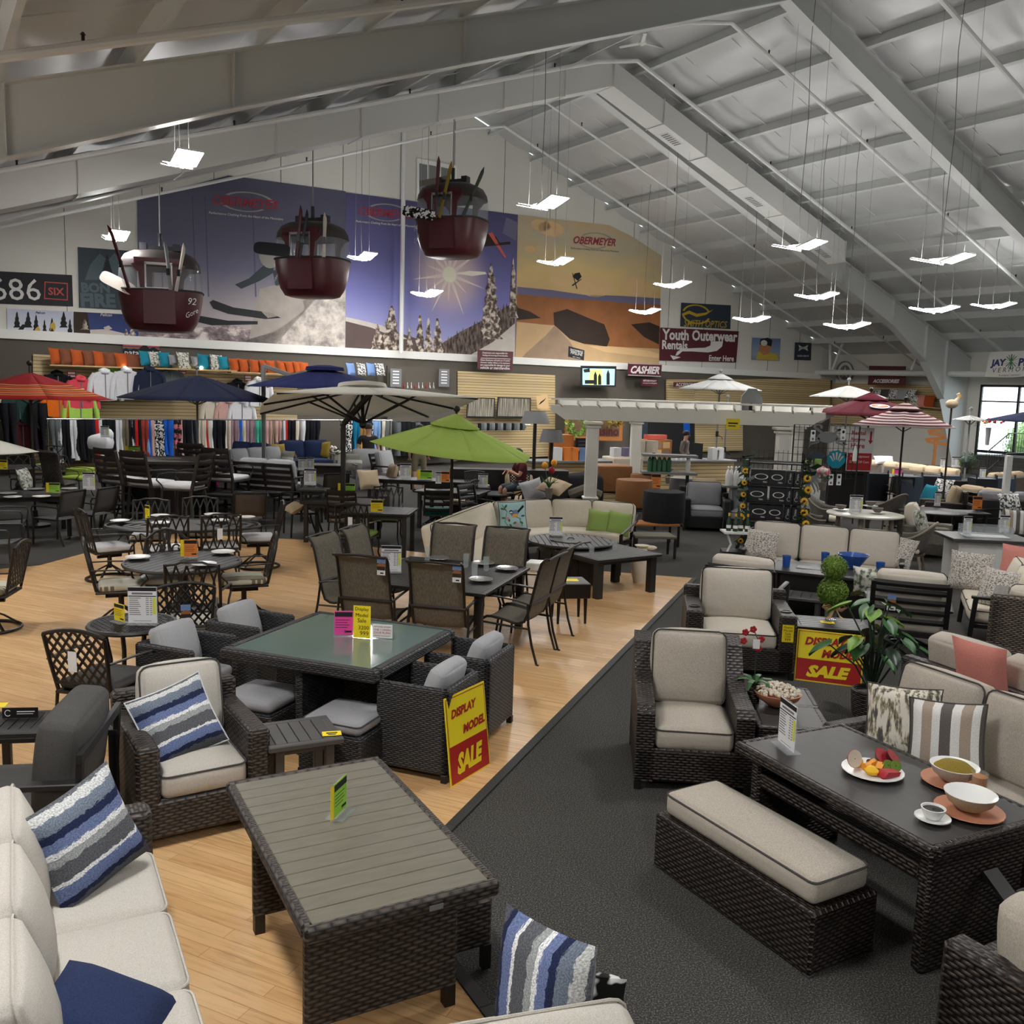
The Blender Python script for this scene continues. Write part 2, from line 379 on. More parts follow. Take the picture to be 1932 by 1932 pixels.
blotch('botanical',[(.40,C(84,84,88)),(.46,C(150,140,110)),(.53,C(226,220,208)),(.8,C(232,226,216))],11,5,.9,.6,(3,3,.8)); blotch('animal_spot',[(.5,C(20,20,20)),(.54,C(225,225,225))],9,2)
bands('chevron',[(0,C(150,148,140)),(.42,C(226,224,218)),(.6,C(150,148,140))],1,.0); bands('stripe_brown',[(0,C(96,90,86)),(.06,C(232,230,228)),(.2,C(172,156,142)),(.34,C(232,230,228)),(.45,C(104,98,96)),(.6,C(232,230,228)),(.72,C(172,156,142)),(.86,C(232,230,228)),(.95,C(96,90,86))],0,.0,grain=.12)
bands('stripe_blue',[(0,C(84,86,94)),(.10,C(32,40,70)),(.16,C(106,120,160)),(.28,C(228,230,232)),(.32,C(92,94,100)),(.47,C(160,164,166)),(.55,C(232,234,235)),(.60,C(108,122,162)),(.70,C(34,42,74)),(.78,C(112,122,138)),(.9,C(200,202,202)),(.97,C(96,98,104))],1,.11,9,.34,stretch=(1.1,3.4,1))
bands('stripe_red',[(0,C(150,34,40)),(.45,C(150,34,40)),(.50,C(206,130,70)),(.53,C(110,60,40)),(.56,C(190,90,50)),(.60,C(160,40,40)),(.63,C(214,150,84)),(.66,C(120,70,50)),(.69,C(196,96,54)),(.74,C(160,40,40)),(.77,C(206,140,80)),(.80,C(120,60,44)),(.83,C(196,110,60)),(.87,C(158,36,40))],1,.012,5)
bands('stripe_maroon',[(i/16,C(196,180,178) if i%2 else C(98,42,52)) for i in range(16)],1,0); bands('stripe_cushion',[(0,C(200,196,180))]+[(.06*i+.02*j,C(120,112,90) if j else C(206,200,184)) for i in range(1,16) for j in(0,1)][:28],0,.01,8)
bands('bird_cloth',[(0,C(176,214,218))],1)
wicker('wick_brown',C(92,81,74),C(30,25,23),.062,.019); wicker('wick_dark',C(74,60,53),C(18,13,12),.055,.019,.4); wicker('wick_charcoal',C(84,84,88),C(22,22,24),.05,.0145); wicker('wick_black',C(40,40,42),C(16,16,17),.04,.012); wicker('wick_tan',C(132,116,100),C(62,52,44),.055,.019); wicker('wick_rope',C(150,144,132),C(92,88,80),.014,.008); wicker('wick_light',C(170,164,150),C(112,106,96),.03,.010)
blotch('sling_taupe',[(.35,C(92,86,76)),(.65,C(120,113,100))],120,3,.8,.6,(1,1,.08)); blotch('sling_grey',[(.35,C(74,74,76)),(.65,C(92,92,94))],120,3,.8,.6,(1,1,.1)); blotch('sling_brown',[(.35,C(70,62,56)),(.65,C(90,80,72))],120,3,.8,.6,(1,1,.1))
blotch('top_taupe',[(.3,C(104,100,88)),(.7,C(116,112,99))],30,5,.45,.6,(.25,1,1)); blotch('top_dark',[(.3,C(50,47,47)),(.7,C(62,58,57))],16,6,.42,.7,(.3,1,1)); plain('top_black',C(32,31,31),.45); plain('top_grey',C(78,76,75),.5,0,.5,.1,20); plain('wood_teak',C(176,112,56),.5,0,.4,.15,10); plain('wood_grey',C(140,128,112),.6,0,.4,.15,12); plain('marble',C(212,208,196),.3)
m,nt,b=base('frosted_glass',C(106,126,118),.12,0,.5); b.inputs['Coat Weight'].default_value=.4; M['frosted_glass']=m
slats('slatwall',C(206,182,136),C(86,70,48),.1,.14,2); slats('slatwall_dim',C(170,146,106),C(70,56,40),.1,.14,2); slats('corrugated',C(196,196,192),C(186,186,182),.9,.04,1,.5)
plain('wall_grey',C(92,86,78),.8); plain('shelf_wood',C(196,168,120),.6); plain('trim_dark',C(70,72,74),.6)
plain('terracotta',C(196,132,100),.6); plain('ceramic_white',C(240,240,238),.25); plain('coffee',C(24,16,14),.15); plain('tea',(.50,.17,.004),.08); plain('leaf_green',C(48,92,44),.45,0,.5,.25,20); plain('leaf_dark',C(40,62,44),.4,0,.5,.2,20); plain('leaf_var',C(120,160,60),.45,0,.5,.35,26); plain('topiary_green',C(104,132,50),.7,0,.3,.4,60); plain('petal_yellow',C(244,190,30),.6); plain('seed_brown',C(50,30,18),.8); plain('burlap',C(170,140,104),.9); plain('petal_pink',C(220,120,140),.6); plain('petal_white',C(236,226,222),.6); plain('petal_red',C(170,30,40),.5); plain('petal_orange',C(240,160,50),.6); plain('pot_grey',C(120,110,104),.7); plain('blue_vase',C(40,60,120),.3)
plain('skin',C(196,150,124),.6); plain('hair',C(44,34,28),.7); plain('shirt_black',C(22,22,24),.8); plain('khaki',C(112,104,82),.85); plain('sweater_taupe',C(110,98,94),.9)
# ---------- floor
m,nt,b=base('carpet',(.05,.05,.048),.95,0,.2)
tc=nn(nt,'ShaderNodeTexCoord'); no=nn(nt,'ShaderNodeTexNoise'); no.inputs['Scale'].default_value=125; no.inputs['Detail'].default_value=3; lk(nt,tc.outputs['Object'],no.inputs['Vector'])
lk(nt,ramp(nt,no.outputs['Fac'],[(.36,C(44,43,42)),(.52,C(66,65,63)),(.68,C(112,109,103))]),b.inputs['Base Color']); bump(nt,b,no.outputs['Fac'],.002,.5); M['carpet']=m
m,nt,b=base('oak',(.5,.3,.15),.36,0,.4)
tc=nn(nt,'ShaderNodeTexCoord'); mp=nn(nt,'ShaderNodeMapping'); mp.inputs['Rotation'].default_value=(0,0,rad(24.5)); lk(nt,tc.outputs['Object'],mp.inputs[0])
br=nn(nt,'ShaderNodeTexBrick'); br.offset=.37; br.inputs['Scale'].default_value=1.; br.inputs['Brick Width'].default_value=1.25; br.inputs['Row Height'].default_value=.085; br.inputs['Mortar Size'].default_value=.0012; br.inputs['Mortar'].default_value=(*C(150,100,54),1)
br.inputs['Color1'].default_value=(*C(224,184,134),1); br.inputs['Color2'].default_value=(*C(208,164,114),1); lk(nt,mp.outputs[0],br.inputs['Vector'])
m2=nn(nt,'ShaderNodeMapping'); m2.inputs['Scale'].default_value=(1.2,16,1); lk(nt,mp.outputs[0],m2.inputs[0]); no=nn(nt,'ShaderNodeTexNoise'); no.inputs['Scale'].default_value=2.2; no.inputs['Detail'].default_value=6; no.inputs['Distortion'].default_value=.8; lk(nt,m2.outputs[0],no.inputs['Vector'])
g=ramp(nt,no.outputs['Fac'],[(.34,(.82,.77,.70)),(.5,(1,1,1)),(.7,(1.06,1.05,1.04))]); mu=nn(nt,'ShaderNodeMix',data_type='RGBA',blend_type='MULTIPLY'); mu.inputs[0].default_value=1; lk(nt,br.outputs['Color'],mu.inputs[6]); lk(nt,g,mu.inputs[7]); lk(nt,mu.outputs[2],b.inputs['Base Color'])
M['oak']=m
mb=MB(); V=[B(-23,-1),B(34,-1),B(34,51),B(-23,51)]; mb.add(V,[(3,2,1,0)]); struct(mb.build('floor','carpet',smooth=0))
WOOD=[(2.78,13.51),(1.58,10.36),(-.32,5.41),(-.594,4.695),(-.05,3.72),(.75,2.3),(-7.4,2.3),(-9.5,7),(-7.2,12.63),(-6.81,12.97),(-6.64,14.),(-6.0,16.1),(-3.58,15.85),(.8,14.),(1.53,13.8)]
mb=MB(); mb.prism(WOOD,.001,.012,'z'); struct(mb.build('floor.001','oak',smooth=0))
mb=MB()
for a,b_ in zip(WOOD[:5],WOOD[1:6]): mb.bar((*a,.012),(*b_,.012),.07,.012,ch=.004)
struct(mb.build('trim_1','rubber'))
# ---------- shell
RZ0,SL,TE=2.72+7.06*KB,.35,15.5*KB
rz=lambda t:RZ0-SL*abs(t)
LEN=50
mb=MB(); mb.add([B(-TE,0,0),B(TE,0,0),B(TE,0,rz(TE)),B(0,0,RZ0),B(-TE,0,rz(TE))],[(0,1,2,3,4)]); 
for k in range(1,20): 
    t=-TE+k*2.1; mb.box(B(t,.004,rz(t)/2),(.012,.012,rz(t)),Rz(TH),1)
struct(mb.build('wall_back',['wall_white','dark_gap'],smooth=0))
mb=MB(); mb.add([B(TE,5.4*KB,0),B(TE,0,0),B(TE,0,rz(TE)),B(TE,5.4*KB,rz(TE))],[(0,1,2,3)]); mb.add([B(TE,11.2*KB,0),B(TE,LEN,0),B(TE,LEN,rz(TE)),B(TE,11.2*KB,rz(TE))],[(3,2,1,0)]); mb.add([B(TE,5.4*KB,3.6),B(TE,11.2*KB,3.6),B(TE,11.2*KB,rz(TE)),B(TE,5.4*KB,rz(TE))],[(0,1,2,3)])
struct(mb.build('wall_right','wall_white',smooth=0))
mb=MB(); mb.add([B(-TE,0,0),B(-TE,LEN,0),B(-TE,LEN,rz(TE)),B(-TE,0,rz(TE))],[(0,1,2,3)]); struct(mb.build('wall_left','wall_white',smooth=0))
mb=MB(); mb.add([B(-TE,LEN,0),B(TE,LEN,0),B(TE,LEN,rz(TE)),B(0,LEN,RZ0),B(-TE,LEN,rz(TE))],[(0,1,2,3,4)]); struct(mb.build('wall_front','wall_white',smooth=0))
# insulated roof: the blanket sags a little between the purlins
PUR=[(.76+1.33*k)*KB for k in range(12)]
mb=MB()
for sg in(-1,1):
    ts=[0.]+[a+d for a in PUR for d in(0,.33,.66,1.)]; ts=[t for t in ts if t<TE]+[TE]
    V=[];n=len(ts)
    for s_ in(0,LEN):
        for t in ts:
            k=((t/KB-.76)%1.33)/1.33 if t/KB>.76 else 0; V.append(B(sg*t,s_,rz(t)-.12*math.sin(pi*k)+.02))
    mb.add(V,[(i,i+1,n+i+1,n+i) for i in range(n-1)])
    for s_ in np.arange(1.2,LEN,1.7):
        for t0,t1 in zip(PUR[:-1],PUR[1:]): mb.box(B(sg*(t0+t1)/2,s_,rz((t0+t1)/2)-.08),((t1-t0),.018,.02),Rz(TH)@Ry(sg*math.atan(SL)),1)
struct(mb.build('ceiling',['insulation','roof_white'],smooth=60))
i=2
for sg in(-1,1):
    for t in PUR[:11]:
        mb=MB(); Q=Rz(TH)@Ry(sg*math.atan(SL))
        mb.box(B(sg*t,LEN/2,rz(t)-.14),(.02,LEN,.28),Q); mb.box(B(sg*(t-.045),LEN/2,rz(t)-.28),(.1,LEN,.014),Q)
        struct(mb.build('trim_%d'%i,'steel_white',smooth=0)); i+=1
# rigid frames: tapered web and flanges, deep knee at the eave
def frame(s_,name):
    mb=MB(); top=lambda t:rz(t)-.29
    for sg in(-1,1):
        ts=[q*KB for q in(0,3,6,9,11.3,13.0,14.1)]; dp=[q*KB for q in(.42,.5,.56,.62,.72,1.05,1.75)]
        U=[(t,top(t)) for t in ts]; L=[(t,top(t)-d) for t,d in zip(ts,dp)]
        for (a,b_),(c,d) in zip(zip(U,U[1:]),zip(L,L[1:])):
            mb.add([B(sg*a[0],s_,a[1]),B(sg*b_[0],s_,b_[1]),B(sg*d[0],s_,d[1]),B(sg*c[0],s_,c[1])],[(0,1,2,3)])
            for p,q in((a,b_),(c,d)): mb.bar(B(sg*p[0],s_,p[1]),B(sg*q[0],s_,q[1]),.32,.025)
        # column
        O=[(TE-.12,top(TE-.12)),(TE-.12,0)]; I=[L[-1],(TE-.45,0)]
        mb.add([B(sg*U[-1][0],s_,U[-1][1]),B(sg*O[0][0],s_,O[0][1]),B(sg*O[1][0],s_,0),B(sg*I[1][0],s_,0),B(sg*I[0][0],s_,I[0][1])],[(0,1,2,3,4)])
        mb.bar(B(sg*I[0][0],s_,I[0][1]),B(sg*I[1][0],s_,0),.24,.02,up=WN); mb.bar(B(sg*O[0][0],s_,O[0][1]),B(sg*O[1][0],s_,0),.24,.02,up=WN); mb.bar(B(sg*U[-1][0],s_,U[-1][1]),B(sg*O[0][0],s_,O[0][1]),.24,.02)
        for k in(2,3,4,5): mb.bar(B(sg*U[k][0],s_,U[k][1]),B(sg*(L[k][0]+.0),s_,L[k][1]),.22,.014,up=WD)
        mb.bar(B(sg*U[-1][0],s_,U[-1][1]),B(sg*L[-1][0],s_,L[-1][1]),.22,.014,up=WD)
    return struct(mb.build(name,'steel_white',smooth=0))
for k,s_ in enumerate((4.95,10.35,15.7,21.,26.4,31.8)): frame(s_*KB,'roof_frame' if k==0 else 'roof_frame.%03d'%k)
# gable bracing posts: the white stand pipe in front of the back wall
a=onwall(762,300,.5); mb=MB(); mb.tube([a+[0,0,3.2],[a[0],a[1],3.9]],.075,10); tag(mb.build('standpipe','pipe_white'),'tall white vertical pipe crossing the snowy sun mural','pipe')
# sprinkler mains following the slope
def slopepipe(s_,drop,r,label,t0=-20.5,t1=21.0):
    s_*=KB;drop*=KB;r*=1.25
    P=[B(t,s_,rz(t)-drop) for t in np.linspace(t0,t1,31)]
    root=T('sprinkler_pipe',label,'pipe',P[15],0,'sprinkler pipes along the roof'); mb=MB(); mb.tube([p-P[15] for p in P],r,8); mb.build('main','pipe_white',root)
    for k in range(1,30,3):
        mb=MB(); p=P[k]-P[15]; mb.tube([p,p+[0,0,.13]],.02,6); mb.tube([p+[0,0,.13],p+[0,0,.16]],[.035,.012],6); mb.build('sprinkler_head','bronze',root,smooth=0)
    return root
slopepipe(1.6,.62,.035,'white sprinkler pipe sloping across the roof nearest the back wall'); slopepipe(3.4,.50,.03,'white sprinkler pipe sloping between back wall and farther roof frame')
slopepipe(6.5,.42,.045,'white sprinkler pipe sloping under the roof beside the air duct'); slopepipe(9.0,.45,.045,'white sprinkler pipe sloping under the middle of the wide roof bay'); slopepipe(12.3,.45,.05,'white sprinkler pipe sloping in front of the nearest roof frame')
# air duct following the farther frame on both slopes
root=T('air_duct','white faceted air duct bent over the ridge along the farther roof frame','duct',B(0,5.75*KB,rz(0)-.8))
o=np.array(root.location)
def ductsec(t):
    t*=KB; z=rz(t)-.62*KB; return [B(t,5.45*KB,z+.33),B(t,5.98*KB,z+.33),B(t,5.98*KB,z-.33),B(t,5.45*KB,z-.33)]
ts=[-13,-11.5,-10,-8.5,-7,-5.5,-4,-2.6,-1.2,0,1.4,2.7,4,5.3,6.6,7.7]
mb=MB()
for a,b_ in zip(ts,ts[1:]):
    P=[p-o for p in ductsec(a)+ductsec(b_)]; mb.add(P,[(0,1,5,4),(1,2,6,5),(2,3,7,6),(3,0,4,7),(0,3,2,1),(4,5,6,7)])
mb.build('duct_body','duct_white',root,smooth=0)
for a in ts:
    mb=MB(); P=np.array([p-o for p in ductsec(a)]); c=P.mean(0); P=c+(P-c)*1.06; mb.tube(P,.02,4,closed=True); mb.build('duct_flange','duct_white',root,smooth=0)
for t in(4.6,7.2,1.9):
    mb=MB(); t*=KB; z=rz(t)-.62*KB-.335; p=B(t,5.7*KB,z)-o; Q=Rz(TH)@Ry(math.atan(SL)); mb.box(p,(.7,.36,.012),Q,0)
    for k in range(7): mb.box(p+Q@np.array([-.28+.093*k,0,-.01]),(.04,.28,.012),Q,1)
    mb.build('duct_grille',['duct_white','slate'],root,smooth=0)
# ceiling fan under the ridge
f0=B(.1,7.6,RZ0-.15); f0=atY(1212,80,19.0*KB)
root=T('ceiling_fan','small white ceiling fan hanging below the roof ridge','fan',f0)
mb=MB(); mb.tube([(0,0,.45),(0,0,.06)],.02,8); mb.build('down_rod','white_paint',root); mb=MB(); mb.lathe([(.02,.1),(.1,.07),(.11,-.03),(.05,-.08)],14); mb.build('motor','white_paint',root)
for k in range(3):
    mb=MB(); a=.5+k*2*pi/3; mb.box((.38*math.cos(a),.38*math.sin(a),-.02),(.6,.1,.012),Rz(a)@Rx(.2)); mb.build('blade','white_paint',root)
# ---------- pendant lights: four LED boards on a bar, hung on cords
RIDGE=math.atan2(.835,-.55)
def light_proto(loc,label):
    root=T('pendant_light',label,'ceiling light',loc,RIDGE,'pendant LED lights'); root.scale=(KB*.82,)*3
    mb=MB(); mb.box((0,0,.05),(.5,.07,.05)); mb.sphere((0,0,-.03),.045,8); mb.build('hub','white_paint',root)
    for sg in(-1,1):
        R=Ry(-sg*.24); mb=MB(); mb.box((sg*.33,0,.05),(.5,.4,.03),R); h=mb.build('panel_housing','white_paint',root,smooth=0)
        mb=MB(); mb.box((sg*.33,0,.03),(.48,.38,.006),R); mb.build('light_panel','lamp_panel',h,smooth=0)
        mb=MB(); mb.box((sg*.33,0,.068),(.44,.34,.005),R); mb.build('added_uplight_panel','added_uplight',h,smooth=0)  # glowing sheet added on top of the housing to brighten the roof
    zt=4.
    return root
def cords(root):
    p=np.array(root.location); d=p-P0; t=d@WD; h=(rz(t)-.1-p[2])/(KB*.82); 
    for x in(-.45,.45): mb=MB(); mb.tube([(x,0,.06),(x*.9,0,h)],.004,4); mb.build('hanger_cable','cable',root,smooth=0)
    mb=MB(); mb.tube([(0,0,.07),(.02,.02,h*.15),(-.06,.05,h*.5),(.05,0,h*.8),(0,0,h)],.0065,5); mb.build('power_cord','cord',root)
LT=[(343,310,5.5,'pair of bright panels hanging above and left of the nearest red gondola'),(218,450,5.2,'bright panel pair right above the tall red ski of the left gondola'),(165,510,5.5,'bright panel pair in front of the dark letters banner'),(508,533,5.3,'bright panel pair below left of the middle gondola'),(683,488,5.5,'bright panel pair just right of the middle gondola'),(805,557,4.75,'bright panel pair under the printed sun star'),(1047,497,5.5,'bright panel pair in front of the tan desert mural'),(1023,390,5.5,'bright panel pair above the top edge of the tan mural'),(1268,540,5.2,'bright panel pair at the right edge of the tan mural'),(1216,590,4.9,'small bright light over the orange ridge of the tan mural'),(1417,605,4.6,'bright light above the goggles poster'),(1540,562,4.9,'bright light over the corner left of the deep frame knee'),(1597,618,4.25,'small bright light in the far right roof corner'),(1507,468,5.3,'wide bright light in front of the farther right rafter'),(1777,494,5.0,'wide bright light at upper right below the purlins'),(1762,587,4.6,'bright light beside the knee of the farther roof frame')]
for px,py,z,l in LT: cords(light_proto(at(px,py,2.72+(z-2.72)*KB),'LED '+l))
for t,s_,z,w in[(-13.2,12.6,4.3,'left of the view'),(-12.2,18.6,4.6,'over the near sofas'),(-6.5,17.6,5.5,'over the near wicker table'),(-12.6,24.,4.6,'behind the viewer'),(-5.5,23.,5.5,'behind the viewer at right'),(1.5,20.5,5.5,'far right of the near carpet'),(3.,14.6,5.5,'right of the view by the sectional'),(9.,15.,5.2,'beyond the right edge'),(9.,9.2,5.,'over the right seating'),(11.5,20.5,4.6,'far right rear'),(2.5,27,5.5,'rear middle')]:
    cords(light_proto(B(t*KB,s_*KB,2.72+(z-2.72)*KB),'LED panel pair hanging out of view, '+w))
# ---------- murals and signs on the back wall (drawn in their own plane)
def grad(name,stops,z0,z1,noise=0,nscale=1.5,stretch=(1,1,1),rough=.6):
    m,nt,b=base(name,(1,1,1),rough,0,.3); tc=nn(nt,'ShaderNodeTexCoord'); sp=nn(nt,'ShaderNodeSeparateXYZ'); lk(nt,tc.outputs['Object'],sp.inputs[0])
    r=nn(nt,'ShaderNodeMapRange'); r.inputs[1].default_value=z0; r.inputs[2].default_value=z1; lk(nt,sp.outputs[2],r.inputs[0]); f=r.outputs[0]
    if noise:
        mp=nn(nt,'ShaderNodeMapping'); mp.inputs['Scale'].default_value=stretch; lk(nt,tc.outputs['Object'],mp.inputs[0])
        no=nn(nt,'ShaderNodeTexNoise'); no.inputs['Scale'].default_value=nscale; no.inputs['Detail'].default_value=5; lk(nt,mp.outputs[0],no.inputs['Vector'])
        f=mth(nt,'ADD',f,mth(nt,'MULTIPLY',mth(nt,'SUBTRACT',no.outputs['Fac'],.5),noise))
    lk(nt,ramp(nt,f,stops),b.inputs['Base Color']); M[name]=m; return m
K=1.55
plain('pr_white',C(222,220,216),.7); plain('pr_snow',C(176,168,160,1.3),.7,0,.3,.2,2.5); plain('pr_snow_dim',C(150,142,136,1.3),.7,0,.3,.25,2); plain('pr_black',C(30,30,34),.7); plain('pr_grey',C(96,96,104),.7); plain('pr_red',C(140,44,58,1.2),.6); plain('pr_brown',C(84,70,68,1.3),.7,0,.3,.3,1.5); plain('pr_orange',C(128,82,50,K),.7,0,.3,.35,1.2); plain('pr_dkbrown',C(50,38,32,1.3),.7,0,.3,.3,1.5); plain('pr_sand',C(172,144,108,1.4),.7,0,.3,.15,1.5); plain('pr_sand2',C(138,116,96,1.4),.7,0,.3,.25,2); plain('pr_bluegrey',C(96,92,118,1.4),.7); plain('pr_cloud',C(196,164,120,1.35),.7); plain('pr_silver',C(150,146,140),.5); plain('pr_sun',C(246,240,220),.6); plain('pr_glow',C(236,220,216),.7); plain('pr_jacket',C(48,56,62,1.2),.7); plain('pr_navy',C(40,54,110),.6); plain('pr_teal',C(40,54,62),.6); plain('pr_tealtxt',C(74,90,98),.6); plain('pr_gold',C(190,160,40),.5); plain('pr_salmon',C(214,96,80),.6); plain('pr_skin',C(196,130,90),.6); plain('pr_ygold',C(206,180,70),.6); plain('pr_sky',C(110,140,190),.6); plain('pr_green',C(70,160,90),.6)
blotch('pr_tree',[(.42,C(70,58,52,1.3)),(.5,C(120,108,98,1.3)),(.58,C(196,184,172,1.25))],5,4,.7); blotch('pr_forest',[(.42,C(56,46,44,1.2)),(.62,C(120,106,98,1.2))],5,5,.7,.7,(2,2,.6)); blotch('pr_range',[(.40,C(78,66,70,1.3)),(.52,C(128,116,118,1.3)),(.6,C(206,196,190,1.2))],1.3,6,.7,.7,(1,1,1.6)); blotch('pr_snowfield',[(.35,C(120,112,108,1.35)),(.6,C(196,188,180,1.25))],2.2,6,.7,.7)
def mural(name,label,cat,outline,mats,draw,off=.03,p0=None,n=None,rz=None,smooth=0,parent=None):
    n_=WN if n is None else n; P=[onwall(*q,off,p0,n) for q in outline]; c=np.mean(P,0); rz=TH if rz is None else rz; R=Rz(-rz)
    W=lambda px,py:tuple((R@(onwall(px,py,off,p0,n)-c))[[0,2]])
    f=Flat(); f.dz=.004; pts=[W(*q) for q in outline]; f.poly(pts,0,0); k=len(pts); f.add([(p[0],.02,p[1]) for p in pts],[tuple(range(k))[::-1]],0)
    draw(f,W,pts); o=f.build(name,mats,smooth=0,loc=c,rz=rz); tag(o,label,cat); return o
def pp(f,W,px,m,l=1): f.poly([W(*q) for q in px],m,l)
def ptext(f,W,s,x,y,wpx,m,l=2,slope=0,**k):
    a=W(x-wpx/2,y-slope*wpx/2);b_=W(x+wpx/2,y+slope*wpx/2); w=math.hypot(b_[0]-a[0],b_[1]-a[1]); f.text(s,(a[0]+b_[0])/2,(a[1]+b_[1])/2,w,None,m,l,math.atan2(b_[1]-a[1],b_[0]-a[0]),**k)
def tree(x,y0,y1,w,k=9):
    L=[];Rr=[]
    for i in range(k+1):
        f=i/k; yy=y1+(y0-y1)*f; ww=w/2*(f**.8)
        L+= [(x-ww*(1.15 if i%2 else .75)-RNG.uniform(0,w*.06),yy)]; Rr+=[(x+ww*(1.15 if i%2 else .75)+RNG.uniform(0,w*.06),yy)]
    return L+Rr[::-1]
def obermeyer(f,W,x,y,w,mr,ms,mw,sl,slogan):
    c=W(x,y); a=W(x-w/2,y); wd=abs(W(x+w/2,y)[0]-a[0]); an=math.atan2(W(x+9,y+9*sl)[1]-c[1],W(x+9,y+9*sl)[0]-c[0])
    f.ell(c[0]+wd*.04,c[1]+wd*.02,wd*.40,wd*.14,ms,2,24,.1,2.6,.86,an); f.ell(c[0]-wd*.02,c[1]-wd*.02,wd*.36,wd*.12,ms,2,24,3.3,5.7,.86,an)
    f.text('OBERMEYER',c[0],c[1],wd,None,mr,4,an,.025,.35)
    if slogan: ptext(f,W,'Performance Clothing From the Heart of the Mountains',x,y+w*.21,w*1.13,mw,3,sl,shear=.2)
# 1 skier mural
grad('mural_dusk',[(0,C(190,180,172,1.2)),(.22,C(150,142,146,1.3)),(.38,C(94,93,112,K)),(.7,C(68,68,84,K)),(1,C(60,60,70,K))],-2.6*KB,2.9*KB,.12,.6)
def d1(f,W,pts):
    pp(f,W,[(262,618),(300,610),(340,612),(380,618),(430,612),(470,622),(520,630),(520,664),(262,652)],3); pp(f,W,[(400,660),(470,640),(520,600),(560,570),(600,560),(652,540),(651,674)],6)
    pp(f,W,[(470,640),(520,615),(545,570),(580,540),(600,560),(520,650)],5); pp(f,W,[(470,640),(485,560),(520,540),(560,530),(575,585),(520,625)],5,2)
    pp(f,W,[(395,570),(402,566),(440,580),(510,590),(530,600),(500,602),(430,592),(402,582)],4,3); pp(f,W,[(370,600),(378,596),(430,605),(486,606),(486,612),(400,614),(374,608)],4,3)
    pp(f,W,[(443,537),(455,545),(490,530),(515,515),(520,540),(560,530),(545,490),(530,470),(500,498),(470,525)],8,3); pp(f,W,[(490,545),(550,530),(575,560),(560,590),(505,600),(485,580)],5,3); f.ell(*W(508,482),.34,.4,9,4)
    obermeyer(f,W,464,382,124,2,1,7,.09,True)
    for x in(300,362,386,475): pp(f,W,[(x,370),(x+1.5,368),(x+9,560),(x+6,560)],10,1)
grad('mural_fold',[(0,C(84,82,104,K)),(1,C(56,56,74,K))],-2,2)
mural('wall_mural','dusk coloured mural of a skier in powder, widest on the back wall','mural',[(259,378),(360,350),(431,331),(652,361),(651,674),(262,652)],['mural_dusk','pr_silver','pr_red','pr_range','pr_black','pr_snow_dim','pr_snowfield','pr_white','pr_jacket','pr_silver','mural_fold'],d1)
grad('mural_violet',[(0,C(178,172,190,1.3)),(.12,C(150,150,186,1.35)),(.4,C(104,104,158,K)),(.75,C(76,74,112,K)),(1,C(58,54,80,K))],-2.3*KB,2.4*KB,.1,.5)
def d2(f,W,pts):
    c=W(848,518)
    for k in range(14):
        a=k*pi/7+.2; L=(1.1 if k%2 else .7)*KB; f.poly([(c[0]+.06*KB*math.cos(a+1.57),c[1]+.06*KB*math.sin(a+1.57)),(c[0]+L*math.cos(a),c[1]+L*math.sin(a)),(c[0]-.06*KB*math.cos(a+1.57),c[1]-.06*KB*math.sin(a+1.57))],8,2)
    f.ell(*c,.20*KB,.20*KB,7,3,24); pp(f,W,[(860,516),(885,511),(915,513),(918,517),(890,521)],7,3)
    pp(f,W,[(652,602),(690,610),(735,622),(790,640),(790,684),(651,675)],3,1); pp(f,W,[(652,598),(680,604),(720,614),(770,640),(755,640),(700,618),(652,606)],4,2)
    pp(f,W,[(800,686),(830,650),(870,625),(900,610),(971,570),(971,690)],5,2)
    for x,y0,y1,w in[(738,678,577,44),(712,675,612,30),(792,682,592,22),(808,680,600,20),(825,680,598,24),(772,676,617,16)]: pp(f,W,tree(x,y0,y1,w),6,4)
    for i in range(22): x=840+i*5.5; y=660-i*3.2; pp(f,W,tree(x,y+22,y-20+RNG.uniform(-6,6),9,5),5,3)
    pp(f,W,tree(926,640,497,38,15),6,5); pp(f,W,tree(968,600,485,16,11),6,5); pp(f,W,[(856,690),(890,668),(930,645),(971,610),(971,690)],4,4)
    pp(f,W,[(908,460),(918,441),(935,446),(943,459),(925,463)],9,4); pp(f,W,[(903,461),(962,456),(962,461),(903,466)],9,5); pp(f,W,[(928,690-252),(921,441),(951,486),(955,486)],10,5)
    pp(f,W,[(955,410),(977,420),(974,455),(948,440)],11,1); obermeyer(f,W,728,402,100,2,1,7,.09,True)
nt=M['mural_violet'].node_tree; b=nt.nodes['Principled BSDF']; src=b.inputs['Base Color'].links[0].from_socket
_oc=np.mean([onwall(*q,.03) for q in [(652.5,363),(977,405),(971,690),(651.5,675)]],0); _sc=Rz(-TH)@(onwall(848,518,.03)-_oc)
tc=nn(nt,'ShaderNodeTexCoord'); ds=nn(nt,'ShaderNodeVectorMath',operation='DISTANCE'); lk(nt,tc.outputs['Object'],ds.inputs[0]); ds.inputs[1].default_value=tuple(_sc)
mx=nn(nt,'ShaderNodeMix',data_type='RGBA'); r=nn(nt,'ShaderNodeMapRange',interpolation_type='SMOOTHERSTEP'); r.inputs[1].default_value=.15; r.inputs[2].default_value=2.0; r.inputs[3].default_value=.95; r.inputs[4].default_value=0; lk(nt,ds.outputs['Value'],r.inputs[0]); lk(nt,r.outputs[0],mx.inputs[0]); lk(nt,src,mx.inputs[6]); mx.inputs[7].default_value=(*C(226,200,196),1); lk(nt,mx.outputs[2],b.inputs['Base Color'])
